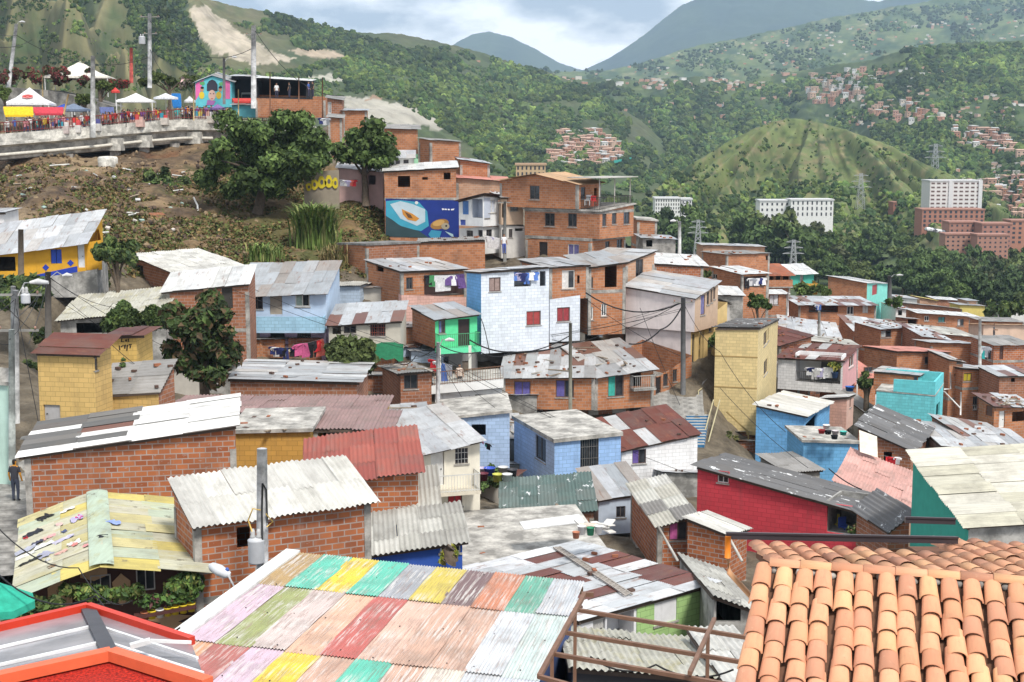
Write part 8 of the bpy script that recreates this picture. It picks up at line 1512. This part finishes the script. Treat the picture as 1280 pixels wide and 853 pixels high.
# ------------------------------------------------------------------ low huts and sheds in the gaps between houses (found where bare ground would show)
def gap_huts():
    bpy.context.view_layer.update(); dg = bpy.context.evaluated_depsgraph_get(); g = random.Random(99); seen = []; n = 0
    cand = [(x, y) for y in range(372, 640, 7) for x in range(120, 1276, 9)]; g.shuffle(cand)
    ROOFS = ['mixg','fcg','mixg','zinc','fc','rust','mix']; WL = ['brickd','brick','conc','brickd','pl:.5,.47,.42','blk:.45,.55,.68']
    RN = dict(mixg='patched tin', fcg='dark fibre', zinc='plain tin', fc='grey wavy', rust='rusty tin', mix='rust streaked'); WN = {'brickd':'dark brick','brick':'orange brick','conc':'grey block'}
    for x, y in cand:
        if n >= 46: break
        if (770 < x < 935 and 415 < y < 575) or (x < 480 and y < 352): continue
        hit, loc, nrm, idx, ob, _ = scene.ray_cast(dg, Vector((0,0,0)), ray(x, y).normalized())
        if not hit or ob.name != 'ground' or not 48 < loc.y < 210: continue
        if any(abs(x-a) < 17 and abs(y-b) < 13 for a, b in seen): continue
        seen.append((x, y)); Y = loc.y; s = Y/FPX; w = g.uniform(2., 3.4); hgt = g.uniform(.7, 1.5); px0, px1 = x-w/2/s, x+w/2/s; top = y-hgt/s; r = g.choice(ROOFS); wl = g.choice(WL)
        hh('gap%d' % n, 'Z', Y, g.uniform(-12, 25), (px0, top), (px1, top+g.uniform(-1,1)), wall=wl, roof=r, dep=g.uniform(2., 3.2), by=top-g.uniform(3, 7)*60/Y-2, oh=(.2,.15,.2,.2), junk=2 if n < 20 else 0, planks=1,
           label=f"small {WN.get(wl,'painted')} hut with a {RN[r]} roof wedged in a gap between houses", name='hut', cat='hut', group='small huts wedged between the houses', fascia=False, mess=2.5, cols=False); n += 1
    for k in range(60):   # weeds and bushes on what bare ground is left
        x, y = g.choice(cand)
        hit, loc, nrm, idx, ob, _ = scene.ray_cast(dg, Vector((0,0,0)), ray(x, y).normalized())
        if hit and ob.name == 'ground' and 60 < loc.y < 200 and not (780 < x < 880 and 420 < y < 540): e = empty('bush', loc-Vector((0,0,.2)), 'low bush growing on bare ground between the houses', 'bush', 'bushes between the houses', g.uniform(0, 6)); e.scale = (g.uniform(.6,1.1),)*3; o = D.objects.new('foliage', PR[g.randrange(6)][0]); COL.objects.link(o); o.parent = e
gap_huts()
def more_huts():
    g = random.Random(5); n = 0; HS = list(HOUSES.values()); new = []
    def inside(x, y, h, pad=.5): dx, dy = x-h['F'][0], y-h['F'][1]; u = dx*h['b'][0]+dy*h['b'][1]; v = dx*h['a'][0]+dy*h['a'][1]; return -pad < u < h['LB']+pad and -pad < v < h['LA']+pad
    for t in range(900):
        if n >= 44: break
        Y = g.uniform(100, 205); px = g.uniform(965, 1285); x = (px-640)/FPX*Y; w, d = g.uniform(2.4, 4.6), g.uniform(2.4, 4.)
        if 975 < px < 1075 and Y < 116: continue
        pts = [(x+a*w/2, Y+b*d) for a in (-1,-.3,.3,1) for b in (0,.35,.7,1)]
        if any(inside(*p, h) for p in pts for h in HS) or any(abs(x-a) < (w+b)/2+.4 and -d-.5 < Y-c < e+.5 for a, b, c, e in new): continue
        new.append((x, w, Y, d)); z = max(gz(x, Y), gz(x, Y+d))+g.uniform(1.9, 3.1); p0, p1 = proj((x-w/2, Y, z)), proj((x+w/2, Y, z+g.uniform(-.15,.15))); r = g.choice(['mixg','mixg','fcg','zinc','zincw','mix','fc','rust','pinkr']); wl = g.choice(['brick','brick','brickd','brick','brickt','pl:.55,.52,.48']); yb = proj((x, Y+d, z+g.uniform(.2,.7)))[1]
        RN = dict(mixg='patched tin', fcg='dark fibre', zinc='plain tin', zincw='pale tin', fc='grey wavy', rust='rusty tin', mix='rust streaked', pinkr='salmon'); WN = {'brickd':'dark brick','brick':'orange brick','brickt':'tan brick'}
        ym = (p0[1]+p1[1])/2; wy = 1.05*FPX/Y; wx = (p1[0]-p0[0])
        hh('more%d' % n, 'Z', Y, g.uniform(-10, 16), p0, p1, wall=wl, roof=r, dep=d, by=yb, oh=(.35,.2,.25,.25), planks=2 if n % 3 == 0 else 0, wins=[('B', g.choice('owcW'), (p0[0]+wx*.2, ym+wy*.35, p0[0]+wx*.42, ym+wy*1.15), None), ('B', g.choice('odw'), (p0[0]+wx*.62, ym+wy*.4, p0[0]+wx*.82, ym+wy*g.choice((1.2,1.9))), None)],
           label=f"little {WN.get(wl,'plastered')} house with a {RN[r]} roof packed among the houses towards the wood", name='brick_house', cat='house', group='little houses packed towards the wood', fascia=False, mess=2.2); n += 1
    print('more huts', n)
more_huts()
def drops():
    g = random.Random(12); poles = [T2, T3, T4, T5, T1]; H = [h for k, h in HOUSES.items() if '+' not in k and 50 < h['Y'] < 112 and k not in ('tower','bluelow','loggia')]
    for i in range(22):
        h = g.choice(H); q = Vector((*h['W'](g.uniform(0, h['LB']), 0), h['zf'](0, 0)+.1)); p = min(poles, key=lambda p: (p-q).length)
        if (p-q).length > 21: continue
        p = p-Vector((0,0,g.uniform(.2,1.2))); m = MB(); sg = (p-q).length*.025; m.tube([p.lerp(q, k/8)-Vector((0,0,4*sg*(k/8)*(1-k/8))) for k in range(9)], .014, 4); tag(m.build('power_line', plain((.02,.02,.022), .6), None, p), 'thin service wire running from a pole to a house eave', 'power line', 'service wires')
drops()
# ------------------------------------------------------------------ sky, sun, air, camera
world = D.worlds.new('World'); scene.world = world; world.use_nodes = True
nt = world.node_tree; nt.nodes.clear(); N = nt.nodes.new; LK = nt.links.new
SUN_EL, SUN_AZ = 54., 150.       # degrees; azimuth measured from +Y towards +X
sky = N('ShaderNodeTexSky'); sky.sky_type = 'NISHITA'; sky.sun_disc = False; sky.sun_elevation = R_(SUN_EL); sky.sun_rotation = R_(SUN_AZ); sky.altitude = 1500; sky.dust_density = 2.
tc = N('ShaderNodeTexCoord'); mp = N('ShaderNodeMapping'); mp.inputs['Scale'].default_value = (9., 9., 24.); mp.inputs['Location'].default_value = (.45, .2, .3); LK(tc.outputs['Generated'], mp.inputs[0])
no = N('ShaderNodeTexNoise'); no.inputs['Scale'].default_value = 1.; no.inputs['Detail'].default_value = 7; no.inputs['Roughness'].default_value = .55; LK(mp.outputs[0], no.inputs['Vector'])
rp = N('ShaderNodeValToRGB'); rp.color_ramp.elements[0].position = .42; rp.color_ramp.elements[0].color = (6.0, 7.0, 8.4, 1); rp.color_ramp.elements[1].position = .60; rp.color_ramp.elements[1].color = (17.5, 17.6, 17.7, 1)
LK(no.outputs[0], rp.inputs[0])
mx = N('ShaderNodeMix'); mx.data_type = 'RGBA'; mx.inputs[0].default_value = .94; LK(sky.outputs[0], mx.inputs[6]); LK(rp.outputs[0], mx.inputs[7])
bg = N('ShaderNodeBackground'); bg.inputs[1].default_value = .078; LK(mx.outputs[2], bg.inputs[0]); ow = N('ShaderNodeOutputWorld'); LK(bg.outputs[0], ow.inputs[0])
sl = D.lights.new('sun', 'SUN'); sl.energy = 3.3; sl.angle = R_(11); sl.color = (1., .95, .87); so = link(D.objects.new('sun', sl))
az, el = R_(SUN_AZ), R_(SUN_EL); so.rotation_euler = Vector((math.sin(az)*math.cos(el), math.cos(az)*math.cos(el), math.sin(el))).to_track_quat('Z', 'Y').to_euler()
cam = D.cameras.new('camera'); cam.sensor_width = 36; cam.lens = FPX/1280*36; cam.clip_start = .2; cam.clip_end = 60000
co = link(D.objects.new('camera', cam)); co.location = (0, 0, 0); co.rotation_euler = (math.pi/2-PITCH, 0, 0); scene.camera = co
if HAZE:
    m = MB(); m.box(-9000, 9000, -60, 9700, -420, 1400); t = D.materials.new('haze'); t.use_nodes = True; nn = t.node_tree.nodes; nn.clear()
    pv = nn.new('ShaderNodeVolumePrincipled'); pv.inputs['Color'].default_value = (.56, .77, 1., 1); pv.inputs['Density'].default_value = HAZE; pv.inputs['Anisotropy'].default_value = -.1
    oo = nn.new('ShaderNodeOutputMaterial'); t.node_tree.links.new(pv.outputs[0], oo.inputs['Volume']); o = m.build('haze', t); tag(o, 'pale blue air haze filling the valley', 'haze', kind='stuff')
vs = scene.view_settings; vs.view_transform = 'Standard'; vs.look = 'None'; vs.exposure = EXPO; vs.gamma = 1.; vs.use_curve_mapping = False
scene.render.engine = 'CYCLES'; cy = scene.cycles; cy.max_bounces = 5; cy.diffuse_bounces = 3; cy.glossy_bounces = 2; cy.transmission_bounces = 2; cy.volume_bounces = 0; cy.transparent_max_bounces = 6; cy.use_denoising = True
cy.sample_clamp_indirect = 6.
